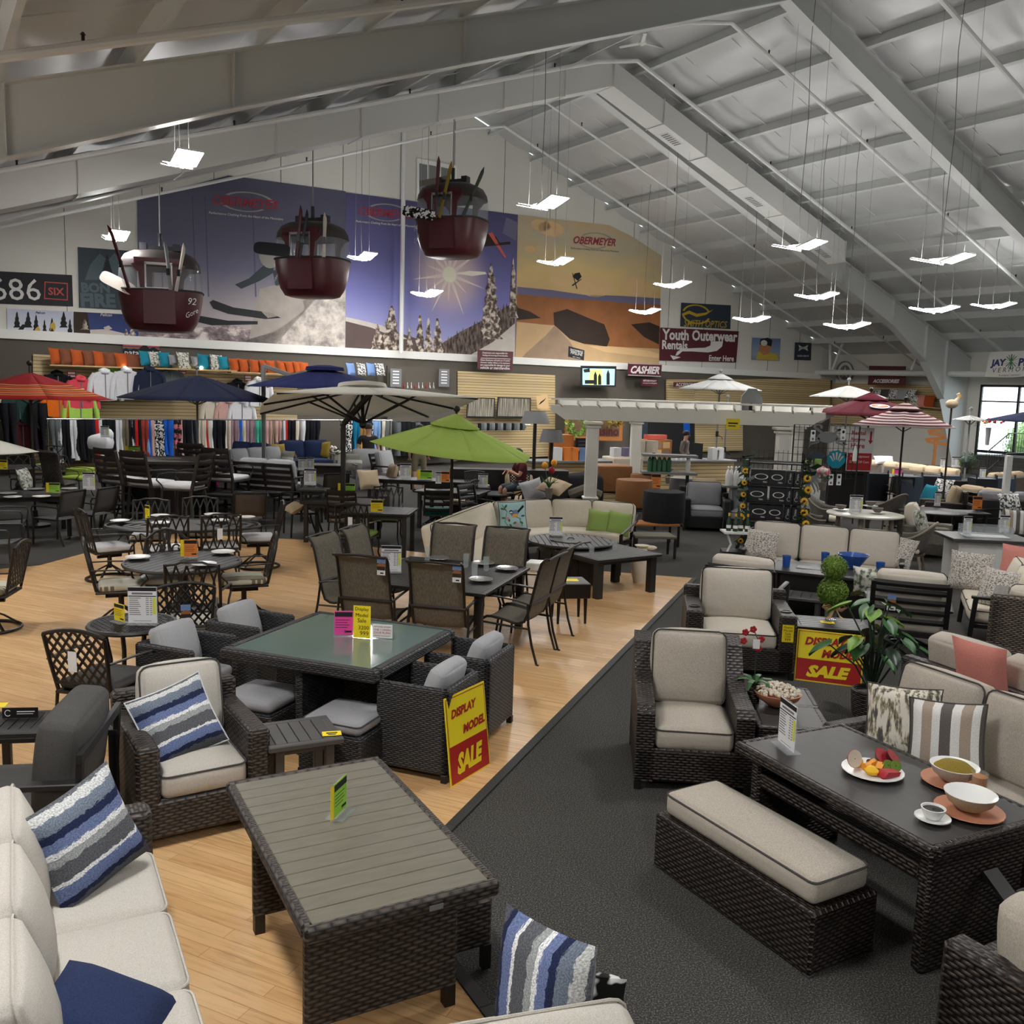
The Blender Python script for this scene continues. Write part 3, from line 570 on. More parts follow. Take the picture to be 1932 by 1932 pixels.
mural('wall_mural','violet mural with a white sun star and snowy fir trees','mural',[(652.5,363),(977,405),(971,690),(651.5,675)],['mural_violet','pr_silver','pr_red','pr_brown','pr_snow','pr_forest','pr_tree','pr_sun','pr_glow','pr_dkbrown','pr_salmon','pr_bluegrey'],d2)
grad('mural_tan',[(0,C(176,146,104,1.4)),(.35,C(196,170,118,1.35)),(.62,C(166,156,134,1.35)),(.85,C(176,150,112,1.35)),(1,C(150,124,96,1.4))],-1.2*KB,2.3*KB,.5,.6,(1,1,1.8))
def d3(f,W,pts):
    pp(f,W,[(976,541),(1040,547),(1100,556),(1170,558),(1246,563),(1245,580),(975,570)],4,1); pp(f,W,[(975,555),(1050,562),(1120,566),(1180,572),(1246,575),(1244,660),(973,640)],3,2)
    pp(f,W,[(1044,590),(1070,583),(1110,600),(1140,612),(1150,640),(1145,654),(1100,648),(1060,636),(1045,612)],5,3); pp(f,W,[(1190,612),(1225,608),(1244,616),(1243,650),(1215,636)],5,3); pp(f,W,[(975,580),(1000,588),(1020,600),(975,604)],5,3)
    pp(f,W,[(974,607),(1020,612),(1046,614),(1075,640),(1110,652),(1243,658),(1243,690),(971,690)],6,4); pp(f,W,[(971,690),(990,668),(1030,632),(1046,614),(1075,645),(1100,690)],7,5); pp(f,W,[(1110,653),(1170,655),(1225,662),(1243,668),(1243,676),(1140,664)],8,5)
    for x,y,w in[(1040,432,40),(1000,470,18),(1020,425,30),(1120,540,60),(1060,527,40),(1200,540,50)]: f.ell(*W(x,y),w*.015,w*.007,8,1,14)
    pp(f,W,[(1072,653),(1102,661),(1101,680),(1071,673)],9,6); ptext(f,W,'SNOWMASS',1087,662,24,10,8,.22,bold=.02); ptext(f,W,'PIPELINE',1087,667,22,10,8,.22,bold=.02); ptext(f,W,'est / snow',1087,674,14,10,8,.22)
    pp(f,W,[(1080,522),(1084,516),(1093,514),(1097,522),(1090,530),(1086,527)],9,4); pp(f,W,[(1078,538),(1096,526),(1097,527),(1080,540)],9,5); pp(f,W,[(1079,515),(1080,515),(1089,545),(1087,545)],9,5)
    obermeyer(f,W,1122,455,80,2,1,9,.07,True)
mural('wall_mural','tan mural of a desert ridge and a jumping skier','mural',[(977.5,405),(1150,425),(1190,445),(1248,482),(1243,690),(971.5,690)],['mural_tan','pr_silver','pr_red','pr_orange','pr_bluegrey','pr_dkbrown','pr_sand','pr_sand2','pr_cloud','pr_black','pr_white'],d3)
def d4(f,W,pts):
    ptext(f,W,'686',30,546,92,1,2,.02,bold=.0); pp(f,W,[(84,531),(128,534),(128,567),(83,564)],2,1); pp(f,W,[(86,533),(126,536),(126,565),(85,562)],0,2); ptext(f,W,'SIX',106,550,30,2,3,.05,bold=.02)
mural('banner','black banner with big white digits at the far left','banner',[(0-70,508),(136,519),(138,578),(0-70,570)],['pr_black','pr_white','red'],d4)
def d5(f,W,pts):
    pp(f,W,[(188,528),(202,478),(216,528)],2,1); pp(f,W,[(160,528),(188,528),(202,490),(188,478),(170,500)],1,1); pp(f,W,[(250,535),(216,528),(204,490),(216,478),(240,500)],1,1)
    ptext(f,W,'BONFIRE',212,543,118,1,2,.03,bold=.06); ptext(f,W,'FIRE',185,565,62,1,2,.03,bold=.06)
mural('banner','dark teal banner with blocky grey letters behind the left gondola','banner',[(147,466),(258,474),(260,586),(149,580)],['pr_teal','pr_tealtxt','pr_black'],lambda f,W,pts:(pp(f,W,[(188,528),(202,478),(216,528)],2,1),pp(f,W,[(160,528),(188,528),(202,490),(188,478),(170,500)],1,1),pp(f,W,[(250,535),(216,528),(204,490),(216,478),(240,500)],1,1),ptext(f,W,'BON',180,543,54,1,2,.03,bold=.05),ptext(f,W,'FIRE',185,567,66,1,2,.03,bold=.05)))
grad('mural_slope',[(0,C(176,180,206)),(.45,C(212,214,226)),(.75,C(186,192,212)),(1,C(214,216,222))],-1*KB,.9*KB,.5,1.2)
def d6(f,W,pts):
    for x,y1,w in[(32,588,12),(53,588,14),(68,594,11),(84,603,9),(98,600,12),(120,588,14),(132,602,10)]: pp(f,W,tree(x,y1+30,y1,w,7),2,1)
    for x,y,mm in[(71,625,3),(100,616,3),(103,640,4)]: pp(f,W,[(x-5,y-4),(x,y-9),(x+4,y-5),(x+5,y+2),(x+2,y+10),(x-2,y+2),(x-5,y+9)],mm,2); pp(f,W,[(x-8,y+9),(x+8,y+12),(x+8,y+13),(x-8,y+11)],2,2)
    pp(f,W,[(34,622),(42,612),(50,612),(44,622)],2,2); ptext(f,W,'Pelican',76,590,18,2,2,.03,bold=.02,shear=.3); ptext(f,W,'OBERMEYER',36,648,32,4,2,.03,shear=.3)
mural('poster','pale poster of small skiers on a snow slope, lowest at left','poster',[(13,582),(137,588),(138,660),(14,655)],['mural_slope','pr_red','ink','pr_gold','pr_red'],d6)
grad('mural_night',[(0,C(60,64,84)),(.5,C(52,66,120)),(1,C(36,44,84))],-1*KB,.9*KB,.3,1)
def d7(f,W,pts):
    pp(f,W,[(141,627),(170,622),(200,621),(230,628),(257,636),(256,640),(200,632),(141,636)],1,1); pp(f,W,[(195,618),(205,614),(212,620),(200,624)],1,1); pp(f,W,[(140,588),(165,590),(172,640),(165,658),(140,658)],3,2)
    for x,y1,w in[(250,615,14),(238,620,12),(160,600,14)]: pp(f,W,tree(x,y1+22,y1,w,7),4,2)
    ptext(f,W,'Pelican',200,594,22,1,3,.04,bold=.02,shear=.3)
mural('poster','dark blue poster of a snow bank under the left gondola','poster',[(139,588),(260,594),(262,660),(140,660)],['mural_night','pr_snow','red','pr_dkbrown','pr_tree'],d7)
def d8(f,W,pts):
    pp(f,W,[(232,648),(301,651),(301,655),(232,652)],1,1); pp(f,W,[(232,654),(301,657),(301,660),(232,657)],2,1)
    pp(f,W,[(232,672),(232,660),(238,656),(245,662),(252,657),(260,660),(273,648),(282,658),(290,655),(301,662),(301,674)],3,2); ptext(f,W,'patagonia',266,668,62,4,4,.04,bold=.01)
mural('shop_sign','blue sign with a black mountain skyline above the pillow shelf','sign',[(231,643),(301,646),(301,675),(231,673)],['pr_navy','pr_salmon','pr_orange','ink','pr_white'],d8,.16)
def d9(f,W,pts):
    c=W(1314,593); f.ell(*c,.62*KB,.30*KB,1,1,30,.35,2.9,.86); f.ell(c[0],c[1]-.0,.62*KB,.30*KB,1,1,30,3.4,5.95,.86); pp(f,W,[(1286,592),(1300,586),(1314,592),(1330,590),(1346,584),(1332,594),(1314,598),(1300,592),(1288,596)],1,2)
    ptext(f,W,'SMITH OPTICS',1331,611,82,1,2,.04,bold=.01,shear=.25)
plain('pr_slate',C(46,56,70),.6)
mural('shop_sign','dark slate sign with a golden eye emblem over the maroon rental sign','sign',[(1286,571),(1379,576),(1378,621),(1284,616)],['pr_slate','pr_gold'],d9,.05)
def d10(f,W,pts):
    ptext(f,W,'Youth Outerwear',1320,633,142,1,2,.035,bold=.035); ptext(f,W,'Rentals',1273,651,48,1,2,.035,bold=.03); ptext(f,W,'Enter Here',1361,676,47,1,2,.03,bold=.025)
    pp(f,W,[(1341,644),(1364,644),(1362,654),(1352,662),(1336,665),(1305,663),(1287,663),(1279,670),(1274,671),(1277,664),(1286,658),(1305,657),(1330,656),(1340,652)],1,2); pp(f,W,[(1264,670),(1284,674),(1270,679)],1,2)
mural('rental_sign','maroon sign with a curved white arrow and white rental lettering','sign',[(1246.5,618),(1394,625),(1389,684),(1244.5,680)],['maroon','pr_white'],d10,.06)
grad('mural_goggle',[(0,C(110,120,120)),(.35,C(150,166,190)),(1,C(86,110,160))],-.6*KB,.6*KB)
def d11(f,W,pts):
    pp(f,W,[(1426,678),(1430,664),(1440,660),(1452,666),(1466,668),(1470,680)],1,1); pp(f,W,[(1432,662),(1433,646),(1440,640),(1452,642),(1456,652),(1450,668),(1440,670)],2,2); pp(f,W,[(1433,650),(1434,640),(1448,637),(1457,642),(1455,654),(1444,650)],3,3); f.ell(*W(1441,647),.22,.13,4,4)
mural('poster','blue poster of a goggled face in a yellow jacket','poster',[(1420,637),(1473,639),(1471,681),(1418,679)],['mural_goggle','pr_ygold','pr_skin','pr_black','pr_white'],d11,.05)
def d12(f,W,pts):
    for s_ in(-1,1): pp(f,W,[(1515.5-9,656.5-6*s_),(1515.5-4,656.5-3*s_),(1515.5,656.5-1.5*s_),(1515.5+4,656.5-3*s_),(1515.5+9,656.5-6*s_),(1515.5+8,656.5-1*s_),(1515.5+3,656.5+2*s_),(1515.5-3,656.5+2*s_),(1515.5-8,656.5-1*s_)],1,1)
    ptext(f,W,'UNDER ARMOUR',1515,671.5,22,1,2,.02,bold=.02)
mural('shop_sign','small black square sign with a white crossed emblem on the back wall','sign',[(1500.5,646),(1531,647),(1530,680),(1499,679)],['pr_slate','pr_white'],d12,.05)
# upper window in the gable
p=[onwall(x,y,.04) for x,y in((788,298),(861,313),(861,386),(786,376))]
def d13(f,W,pts):
    for a,b_ in(((791,308),(806,311)),((809,311),(829,315)),((832,315),(850,319))): pp(f,W,[a,b_,(b_[0],376),(a[0],372)],1,1)
    pp(f,W,[(791,341),(850,330),(850,345),(791,352)],2,2)
o=mural('window_1','','window',[(787,298),(862,313),(862,386),(786,376)],['white_paint','slate','wall_grey'],d13,.05); struct(o)
# white ledge under the murals, grey band below
mb=MB(); mb.box(B(0,.1,2.72+.83*KB),(40,.16,.26),Rz(TH)); struct(mb.build('trim_40','white_paint',smooth=0)); mb=MB(); mb.box(B(0,.06,1.86),(42,.1,3.72),Rz(TH)); struct(mb.build('trim_41','wall_grey',smooth=0))
# ---------- furniture builders: local origin on the floor, front towards -y
def A3(*q): return np.array(q,float)
def piping(par,c,d,r,mt,z=None,R=None):
    """cord around the top edge of a cushion of size d"""
    w,l,h=d[0]/2,d[1]/2,d[2]/2; P=[];k=r*.6
    for cx,cy,a0 in((w-r,l-r,0),(-w+r,l-r,pi/2),(-w+r,-l+r,pi),(w-r,-l+r,1.5*pi)):
        for i in range(4): a=a0+i*pi/6; P.append((cx+r*math.cos(a),cy+r*math.sin(a),h-r*.45 if z is None else z))
    P=np.array(P); P=P if R is None else P@R.T
    mb=MB(); mb.tube(P+np.asarray(c),.006,5,closed=True); return mb.build('piping',mt,par)
def seatcush(root,name,c,d,mt,r=.045,puff=.025,R=None,pipe=None,n=12):
    mb=MB(); mb.cushion((0,0,0),d,r,puff,n); o=mb.build(name,mt,root,60); o.location=c
    if R is not None: o.rotation_euler=Matrix(R.tolist()).to_euler()
    if pipe: piping(o,(0,0,0),d,r,pipe)
    return o
def legs4(root,w,d,h,t,mt,name='leg',inset=.0,taper=1.):
    for sx in(-1,1):
        for sy in(-1,1):
            mb=MB(); x,y=sx*(w/2-t/2-inset),sy*(d/2-t/2-inset)
            if taper==1: mb.box((x,y,h/2),(t,t,h),b=.004)
            else: mb.tube([(x,y,h),(x+sx*inset*.3,y+sy*inset*.3,0)],[t*.6,t*.6*taper],10)
            mb.build(name,mt,root)
def slabtop(root,name,c,d,mt,ch=.006,rim=None,rimw=.05,rimmat=None):
    mb=MB(); mb.box(c,d,b=ch); return mb.build(name,mt,root)
def club_chair(label,loc,rz,w=.78,d=.82,seat=.44,arm=.60,armw=.13,back=.86,wm='wick_brown',cm='cush_oat',pm='cush_charcoal',arms='flat',bcush=(.5,.18),group=None,name='wicker_armchair',legh=.06,cat='armchair'):
    root=T(name,label,cat,loc,rz,group)
    mb=MB(); mb.box((0,.0,legh+(seat-.16-legh)/2),(w,d,seat-.16-legh),b=.02); mb.build('base',wm,root)
    for sx in(-1,1):
        mb=MB(); x=sx*(w/2-armw/2)
        if arms=='flat': mb.box((x,-.0,legh+(arm-legh)/2),(armw,d,arm-legh),b=.022)
        else:
            P=[(-d/2,legh),(-d/2,arm-.05),(-d/2+.06,arm),(0,arm+.02),(d*.18,arm+.08),(d*.34,back-.06),(d/2+.02,back-.02),(d/2,legh)]
            mb.prism(P,x-armw/2,x+armw/2,'x')
        mb.build('arm',wm,root)
    mb=MB(); mb.box((0,d/2-.06,legh+(back-.06-legh)/2),(w,.12,back-.06-legh),b=.025); mb.build('backrest',wm,root)
    legs4(root,w,d,legh+.02,.05,'black_metal')
    iw=w-2*armw; seatcush(root,'seat_cushion',(0,-.06,seat-.09),(iw-.01,d-.14,.17),cm,.05,.03,pipe=pm)
    seatcush(root,'back_cushion',(0,d/2-.12-bcush[1]/2,seat+bcush[0]/2-.02),(iw-.01,bcush[0],bcush[1]),cm,.06,.05,Rx(rad(78)),pipe=pm)
    return root
def cube_chair(label,loc,rz,group):
    root=T('cube_armchair',label,'armchair',loc,rz,group); w,d,h,t=.56,.56,.665,.06
    for sx in(-1,1): mb=MB(); mb.box((sx*(w/2-t/2),0,.05+(h-.05)/2),(t,d,h-.05),b=.02); mb.build('arm','wick_charcoal',root)
    mb=MB(); mb.box((0,d/2-t/2,.05+(h-.05)/2),(w,t,h-.05),b=.02); mb.build('backrest','wick_charcoal',root)
    mb=MB(); mb.box((0,-.02,.2),(w-.02,d-.04,.28),b=.015); mb.build('base','wick_charcoal',root)
    legs4(root,w,d,.06,.045,'charcoal_metal'); seatcush(root,'seat_cushion',(0,-.03,.385),(w-2*t,d-t,.09),'cush_grey',.035,.02)
    mb=MB(); mb.cushion((0,0,0),(w-2*t-.01,.36,.13),.045,.035,12); o=mb.build('back_pillow','cush_ltgrey',root,60); o.location=(0,d/2-.17,.60); o.rotation_euler=(rad(72),0,0)
    mb=MB(); mb.tube([(-.12,0,.0),(.12,0,0)],.005,5); z=mb.build('zipper','white_paint',o); z.location=(0,-.2,0)
    return root
def ottoman(label,loc,rz,w=.5,d=.5,h=.36,wm='wick_charcoal',cm='cush_grey',ct=.09,group=None,pm=None,legh=.05,name='wicker_ottoman',cat='ottoman',over=0.,slatleg=False):
    root=T(name,label,cat,loc,rz,group); mb=MB(); mb.box((0,0,legh+(h-legh)/2),(w,d,h-legh),b=.015); mb.build('base',wm,root)
    legs4(root,w,d,legh+.01,.045,'black_metal'); seatcush(root,'cushion',(0,0,h+ct/2),(w-.04+over,d-.04+over,ct),cm,.04,.02,pipe=pm); return root
def throw_pillow(label,loc,rz,tilt,mt,w=.45,h=.45,t=.16,roll=0,group=None,m2=None,n=10,name='throw_pillow',pipe=None):
    mb=MB(); mb.pillow((0,0,0),w,h,t,n=n,m2=1 if m2 else None); o=mb.build(name,[mt]+([m2] if m2 else []),None,80)
    o.location=loc; o.rotation_euler=(Matrix(Rz(rz).tolist())@Matrix(Rx(-tilt).tolist())@Matrix(Ry(roll).tolist())).to_euler(); tag(o,label,'pillow',group)
    if pipe:
        mb=MB(); P=[]
        for k in range(4):
            for q in np.linspace(-1,1,9)[:-1]:
                x,z=[(q,-1),(1,q),(-q,1),(-1,-q)][k]; P.append((x*w/2*(1-.07*(1-z*z)),0,z*h/2*(1-.07*(1-x*x))))
        mb.tube(P,.006,5,closed=True); mb.build('piping',pipe,o)
    return o
# sling chair: side rails bent through seat and back carry one stretched sheet
def sling_chair(label,loc,rz,group,high=True,sl='sling_taupe',fm='bronze',tagc=False,rocker=False,w=.56):
    root=T('sling_chair',label,'chair',loc,rz,group)
    if high: S=[(-.26,.40),(-.20,.435),(-.05,.42),(.12,.385),(.20,.42),(.24,.52),(.285,.72),(.33,.92),(.36,1.02),(.41,1.075),(.44,1.07)]
    else: S=[(-.25,.43),(-.18,.445),(.0,.42),(.15,.41),(.20,.45),(.235,.56),(.27,.72),(.30,.84),(.315,.88)]
    S=np.array(S); ts=np.linspace(0,len(S)-1,26); P=np.stack([np.interp(ts,range(len(S)),S[:,0]),np.interp(ts,range(len(S)),S[:,1])],1)
    V=[];uv=[];nx=8
    for i,(y,z) in enumerate(P):
        for j in range(nx+1): u=-1+2*j/nx; V.append((u*(w/2-.02),y,z-.018*(1-u*u))); uv.append((j/nx,i/25))
    mb=MB(); mb.sheet(V,25,nx,0,uv); o=mb.build('sling',sl,root,80); md=o.modifiers.new('thick','SOLIDIFY'); md.thickness=.004
    for sx in(-1,1):
        mb=MB(); mb.tube([(sx*(w/2-.012),y,z) for y,z in P],.014,8); mb.build('side_rail',fm,root)
        mb=MB(); x=sx*(w/2+.03); mb.tube([(x,-.30,.60),(x,-.26,.645),(x,-.1,.655),(x,.12,.64),(sx*(w/2),.262,.60)],.016,8,ry=.010); mb.build('arm',fm,root)
        mb=MB(); mb.tube([(x,-.29,.61),(x,-.31,.52),(x,-.27,.42),(x,-.30,.2),(x,-.33,.0)],.013,8); mb.build('leg',fm,root)
        mb=MB(); mb.tube([(x-sx*.015,.24,.61),(x,.26,.40),(x,.30,.2),(x,.36,.01),(x,.385,.0)],.013,8); mb.build('leg',fm,root)
        mb=MB(); mb.tube([(x,-.28,.38),(x,.27,.36)],.011,6); mb.build('side_stretcher',fm,root)
    mb=MB(); mb.tube([(-w/2,.262,.60),(w/2,.262,.60)],.016,6,ry=.022); mb.build('back_rail',fm,root)
    y,z=P[-1]; mb=MB(); mb.tube([(-w/2+.01,y,z),(0,y+.01,z+.012),(w/2-.01,y,z)],.013,8); mb.build('top_rail',fm,root)
    if tagc: card_tag(root,(-w/2+.05,P[-4][0]+.03,P[-4][1]-.08))
    return root
def card_tag(root,c,w=.085,h=.17,ang=0):
    f=Flat(); f.slab(w,h,.002,0); f.rect(-w/2,h*.18,w/2,h/2,1,1); f.rect(-w/2,-h*.22,w/2,h*.18,2,1); f.poly([(-w/2,h*.1),(0,h*.24),(w/2,h*.12),(w/2,0),(-w/2,0)],3,2); f.rect(-w/2+.006,-h*.46,w/2-.006,-h*.28,0,1); f.rect(-w*.1,-h*.42,w*.3,-h*.34,4,2)
    f.xf(0,Rz(pi)); o=f.build('hang_tag',['white_paper','pr_sky','pr_dkbrown','pr_orange','ink'],root,0); o.location=c; return o
# cast aluminium chair
def arcs(mb,r,pts,up=(0,1,0)): mb.tube(pts,r,6,ry=r*.55,up=up)
def cast_back(kind,w,h):
    mb=MB(); W=w/2
    if kind=='oval':
        mb.tube([(-W,0,0),(-W*1.03,0,h*.5),(-W,0,h)],.016,8); mb.tube([(W,0,0),(W*1.03,0,h*.5),(W,0,h)],.016,8)
        mb.tube([(-W,0,h*.97),(-W*.6,0,h*.99),(-W*.4,0,h*1.03),(W*.4,0,h*1.03),(W*.6,0,h*.99),(W,0,h*.97)],.018,8,ry=.012); mb.tube([(-W,0,.03),(W,0,.03)],.012,6)
        n=5;p=2*W/n
        for i in range(n+1):
            x0=-W+i*p
            for sg in(-1,1):
                P=[(x0+sg*p*.95*math.sin(pi*q)*(.5+.12*math.sin(pi*q)),0,.03+(h-.05)*q) for q in np.linspace(0,1,11)]
                if all(abs(a[0])<=W+.005 for a in P): arcs(mb,.010,P)
    elif kind=='lattice':
        top=[(x,0,h*(.90+.10*(1-(x/W)**2))) for x in np.linspace(-W,W,9)]
        mb.tube([(-W*.86,0,0),(-W*.95,0,h*.45),(-W,0,h*.90)],.015,8); mb.tube([(W*.86,0,0),(W*.95,0,h*.45),(W,0,h*.90)],.015,8); mb.tube(top,.016,8); mb.tube([(-W*.88,0,.06),(W*.88,0,.06)],.014,6)
        for sg in(-1,1):
            for k in np.arange(-1.6,1.61,.29):
                P=[]
                for q in np.linspace(-1.3,1.3,40):
                    x=(k+q*.75)*W*sg; z=h*.5+q*h*.5
                    ww=W*(.87+.12*z/h)
                    if abs(x)<ww and .06<z<h*(.90+.10*(1-(x/W)**2)): P.append((x,0,z))
                if len(P)>1: mb.bar(P[0],P[-1],.018,.010,up=(0,1,0))
    elif kind=='scroll':
        mb.tube([(-W*.8,0,0),(-W,0,h*.45),(-W*.92,0,h*.8),(-W*.5,0,h*.97),(0,0,h*1.03),(W*.5,0,h*.97),(W*.92,0,h*.8),(W,0,h*.45),(W*.8,0,0)],.017,8); mb.tube([(-W*.8,0,.05),(W*.8,0,.05)],.012,6)
        for sg in(-1,1):
            sp=lambda cx,cz,r,a0,turn:[(sg*(cx+r*(1-q*.75)*math.cos(a0+turn*q)),0,cz+r*(1-q*.75)*math.sin(a0+turn*q)) for q in np.linspace(0,1,16)]
            arcs(mb,.011,sp(W*.48,h*.62,W*.40,1.2,-7)); arcs(mb,.011,sp(W*.5,h*.24,W*.34,-1.4,7)); arcs(mb,.011,[(sg*W*.1,0,.05),(sg*W*.28,0,h*.4),(sg*W*.12,0,h*.75),(sg*W*.2,0,h)]); arcs(mb,.010,[(0,0,.05),(sg*W*.12,0,h*.5),(0,0,h)])
    elif kind=='x':
        mb.tube([(-W,0,0),(-W,0,h*.93),(-W*.5,0,h),(W*.5,0,h),(W,0,h*.93),(W,0,0)],.015,8); mb.tube([(-W,0,h*.35),(W,0,h*.35)],.012,6)
        for sg in(-1,1): mb.bar((-W*sg,0,h*.4),(W*.1*sg,0,h*.97),.018,.012,up=(0,1,0)); mb.bar((-W*.1*sg,0,h*.4),(W*sg,0,h*.95),.018,.012,up=(0,1,0))
    elif kind=='slat':
        for sg in(-1,1): mb.bar((sg*W,0,-.02),(sg*W*.97,0,h),.03,.05,up=(0,1,0),ch=.006)
        n=5
        for k in range(n):
            z=h*(.16+.80*k/(n-1)); hh=.075 if k==n-1 else .05; P=[(x,.03*(1-(x/W)**2),z) for x in np.linspace(-W,W,7)]; mb.tube(P,.010,4,ry=hh/2*1.3)
    return mb
def cast_chair(label,loc,rz,group,kind='oval',basek='legs',cm=None,mt='bronze',w=.5,bh=.52,seat=.42,arms=True,name=None,cat='chair',tagc=None,ct=.075):
    root=T(name or ('swivel_chair' if basek=='swivel' else 'garden_chair'),label,cat,loc,rz,group); d=.5
    mb=cast_back(kind,w,bh); o=mb.build('backrest',mt,root,50); o.location=(0,d/2,seat); o.rotation_euler=(rad(-12),0,0)
    mb=MB(); P=[(-w/2,-d/2+.05),(-w/2+.06,-d/2),(w/2-.06,-d/2),(w/2,-d/2+.05),(w/2*.9,d/2),(-w/2*.9,d/2)]; mb.prism(P,seat-.03,seat-.01,'z'); mb.tube([(x,y,seat-.02) for x,y in P],.014,6,closed=True); mb.build('seat',mt,root)
    if arms:
        for sx in(-1,1):
            mb=MB(); x=sx*(w/2+.01); mb.tube([(x*.98,d/2+.05,seat+.24),(x*1.06,.12,seat+.24),(x*1.1,-.1,seat+.23),(x*1.08,-.24,seat+.2),(x*1.06,-.27,seat+.12),(x*1.02,-.2,seat+.05),(x,-.18,seat-.01)],.012,8,ry=.009); mb.build('arm',mt,root)
    if basek=='legs':
        for sx in(-1,1):
            for sy in(-1,1):
                mb=MB(); x,y=sx*w/2*.95,sy*(d/2-.02); mb.tube([(x,y,seat-.02),(x*1.03,y*1.04,seat*.6),(x*1.0,y*1.0,seat*.3),(x*1.12,y*1.18,.012),(x*1.15,y*1.24,.0)],.013,8); mb.build('leg',mt,root)
    elif basek=='swivel':
        mb=MB(); mb.tube([(0,0,seat-.04),(0,0,.16)],.03,10); mb.box((0,0,seat-.06),(.22,.26,.03)); mb.tube([(0,-.16,seat-.1),(0,.16,seat-.1)],.022,6); mb.build('swivel_post',mt,root)
        for k in range(4):
            a=pi/4+k*pi/2; mb=MB(); mb.tube([(.02*math.cos(a),.02*math.sin(a),.20),(.15*math.cos(a),.15*math.sin(a),.13),(.29*math.cos(a),.29*math.sin(a),.025)],.018,6,ry=.012); mb.build('base_leg',mt,root)
        mb=MB(); mb.tube([(.30*math.cos(a),.30*math.sin(a),.018) for a in np.linspace(0,2*pi,29)[:-1]],.018,8,closed=True); mb.build('base_ring',mt,root)
    elif basek=='bar':
        for sx in(-1,1):
            for sy in(-1,1): mb=MB(); mb.bar((sx*w*.42,sy*d*.42,seat-.02),(sx*w*.52,sy*d*.54,0),.032,.032); mb.build('leg',mt,root)
        mb=MB(); z=seat*.35; P=[(-w*.5,-d*.5,z),(w*.5,-d*.5,z),(w*.5,d*.5,z),(-w*.5,d*.5,z)]; mb.tube(P,.014,4,closed=True); mb.build('foot_rail',mt,root)
    elif basek=='barswivel':
        mb=MB(); mb.tube([(0,0,seat-.04),(0,0,.3)],.03,8); mb.build('swivel_post',mt,root)
        for k in range(4): a=pi/4+k*pi/2; mb=MB(); mb.tube([(.03*math.cos(a),.03*math.sin(a),seat-.08),(.2*math.cos(a),.2*math.sin(a),seat-.16),(.27*math.cos(a),.27*math.sin(a),.3),(.33*math.cos(a),.33*math.sin(a),0)],.014,6); mb.build('base_leg',mt,root)
        mb=MB(); mb.tube([(.26*math.cos(a),.26*math.sin(a),.3) for a in np.linspace(0,2*pi,21)[:-1]],.012,6,closed=True); mb.build('foot_ring',mt,root)
    if cm: seatcush(root,'seat_cushion',(0,-.01,seat+ct/2-.01),(w*.94,d*.94,ct),cm,.035,.015,n=10)
    if tagc=='card': card_tag(root,(0,d/2+.10,seat+.2))
    elif tagc=='white': mb=MB(); mb.box((.02,d/2+.09,seat+.25),(.07,.004,.15)); mb.build('hang_tag','white_paper',root,0)
    return root
def gchair(label,loc,rz,kind,basek,cm,grp=None,**k): return cast_chair(label,loc,rz,grp,kind,basek,cm,**k)
# flat-frame chair with a woven or sling back, straight legs
def frame_chair(label,loc,rz,group,sl='sling_grey',fm='black_metal',w=.54,bh=.88,arms=True,name='dining_chair'):
    root=T(name,label,'chair',loc,rz,group)
    V=[];uv=[]
    P=[(-.25,.44),(-.1,.425),(.1,.415),(.2,.42)]
    for i,(y,z) in enumerate(P):
        for j in range(5): u=-1+j/2; V.append((u*(w/2-.02),y,z-.008*(1-u*u))); uv.append((j/4,i/3))
    mb=MB(); mb.sheet(V,3,4,0,uv); o=mb.build('seat_sling',sl,root,80); o.modifiers.new('thick','SOLIDIFY').thickness=.006
    V=[];uv=[];P=[(.21,.47),(.25,.6),(.285,.75),(.315,bh-.01)]
    for i,(y,z) in enumerate(P):
        for j in range(5): u=-1+j/2; V.append((u*(w/2-.02),y+.012*(1-u*u),z)); uv.append((j/4,i/3))
    mb=MB(); mb.sheet(V,3,4,0,uv); o=mb.build('back_sling',sl,root,80); o.modifiers.new('thick','SOLIDIFY').thickness=.006
    for sx in(-1,1):
        x=sx*(w/2); mb=MB(); mb.tube([(x,.33,0),(x,.24,.25),(x,.21,.44),(x,.26,.62),(x,.32,bh)],.014,6,ry=.02); mb.build('leg',fm,root)
        mb=MB(); mb.tube([(x,-.25,.43),(x,-.27,.0)],.014,6,ry=.018); mb.build('leg',fm,root); mb=MB(); mb.bar((x,-.26,.43),(x,.21,.42),.025,.03); mb.build('seat_rail',fm,root)
        if arms: mb=MB(); mb.tube([(x*1.03,-.25,.42),(x*1.06,-.27,.58),(x*1.08,-.24,.635),(x*1.06,0,.64),(x,.265,.62)],.013,6,ry=.012); mb.build('arm',fm,root)
    mb=MB(); mb.tube([(-w/2,.32,bh),(0,.335,bh+.004),(w/2,.32,bh)],.012,6,ry=.018); mb.build('top_rail',fm,root); return root
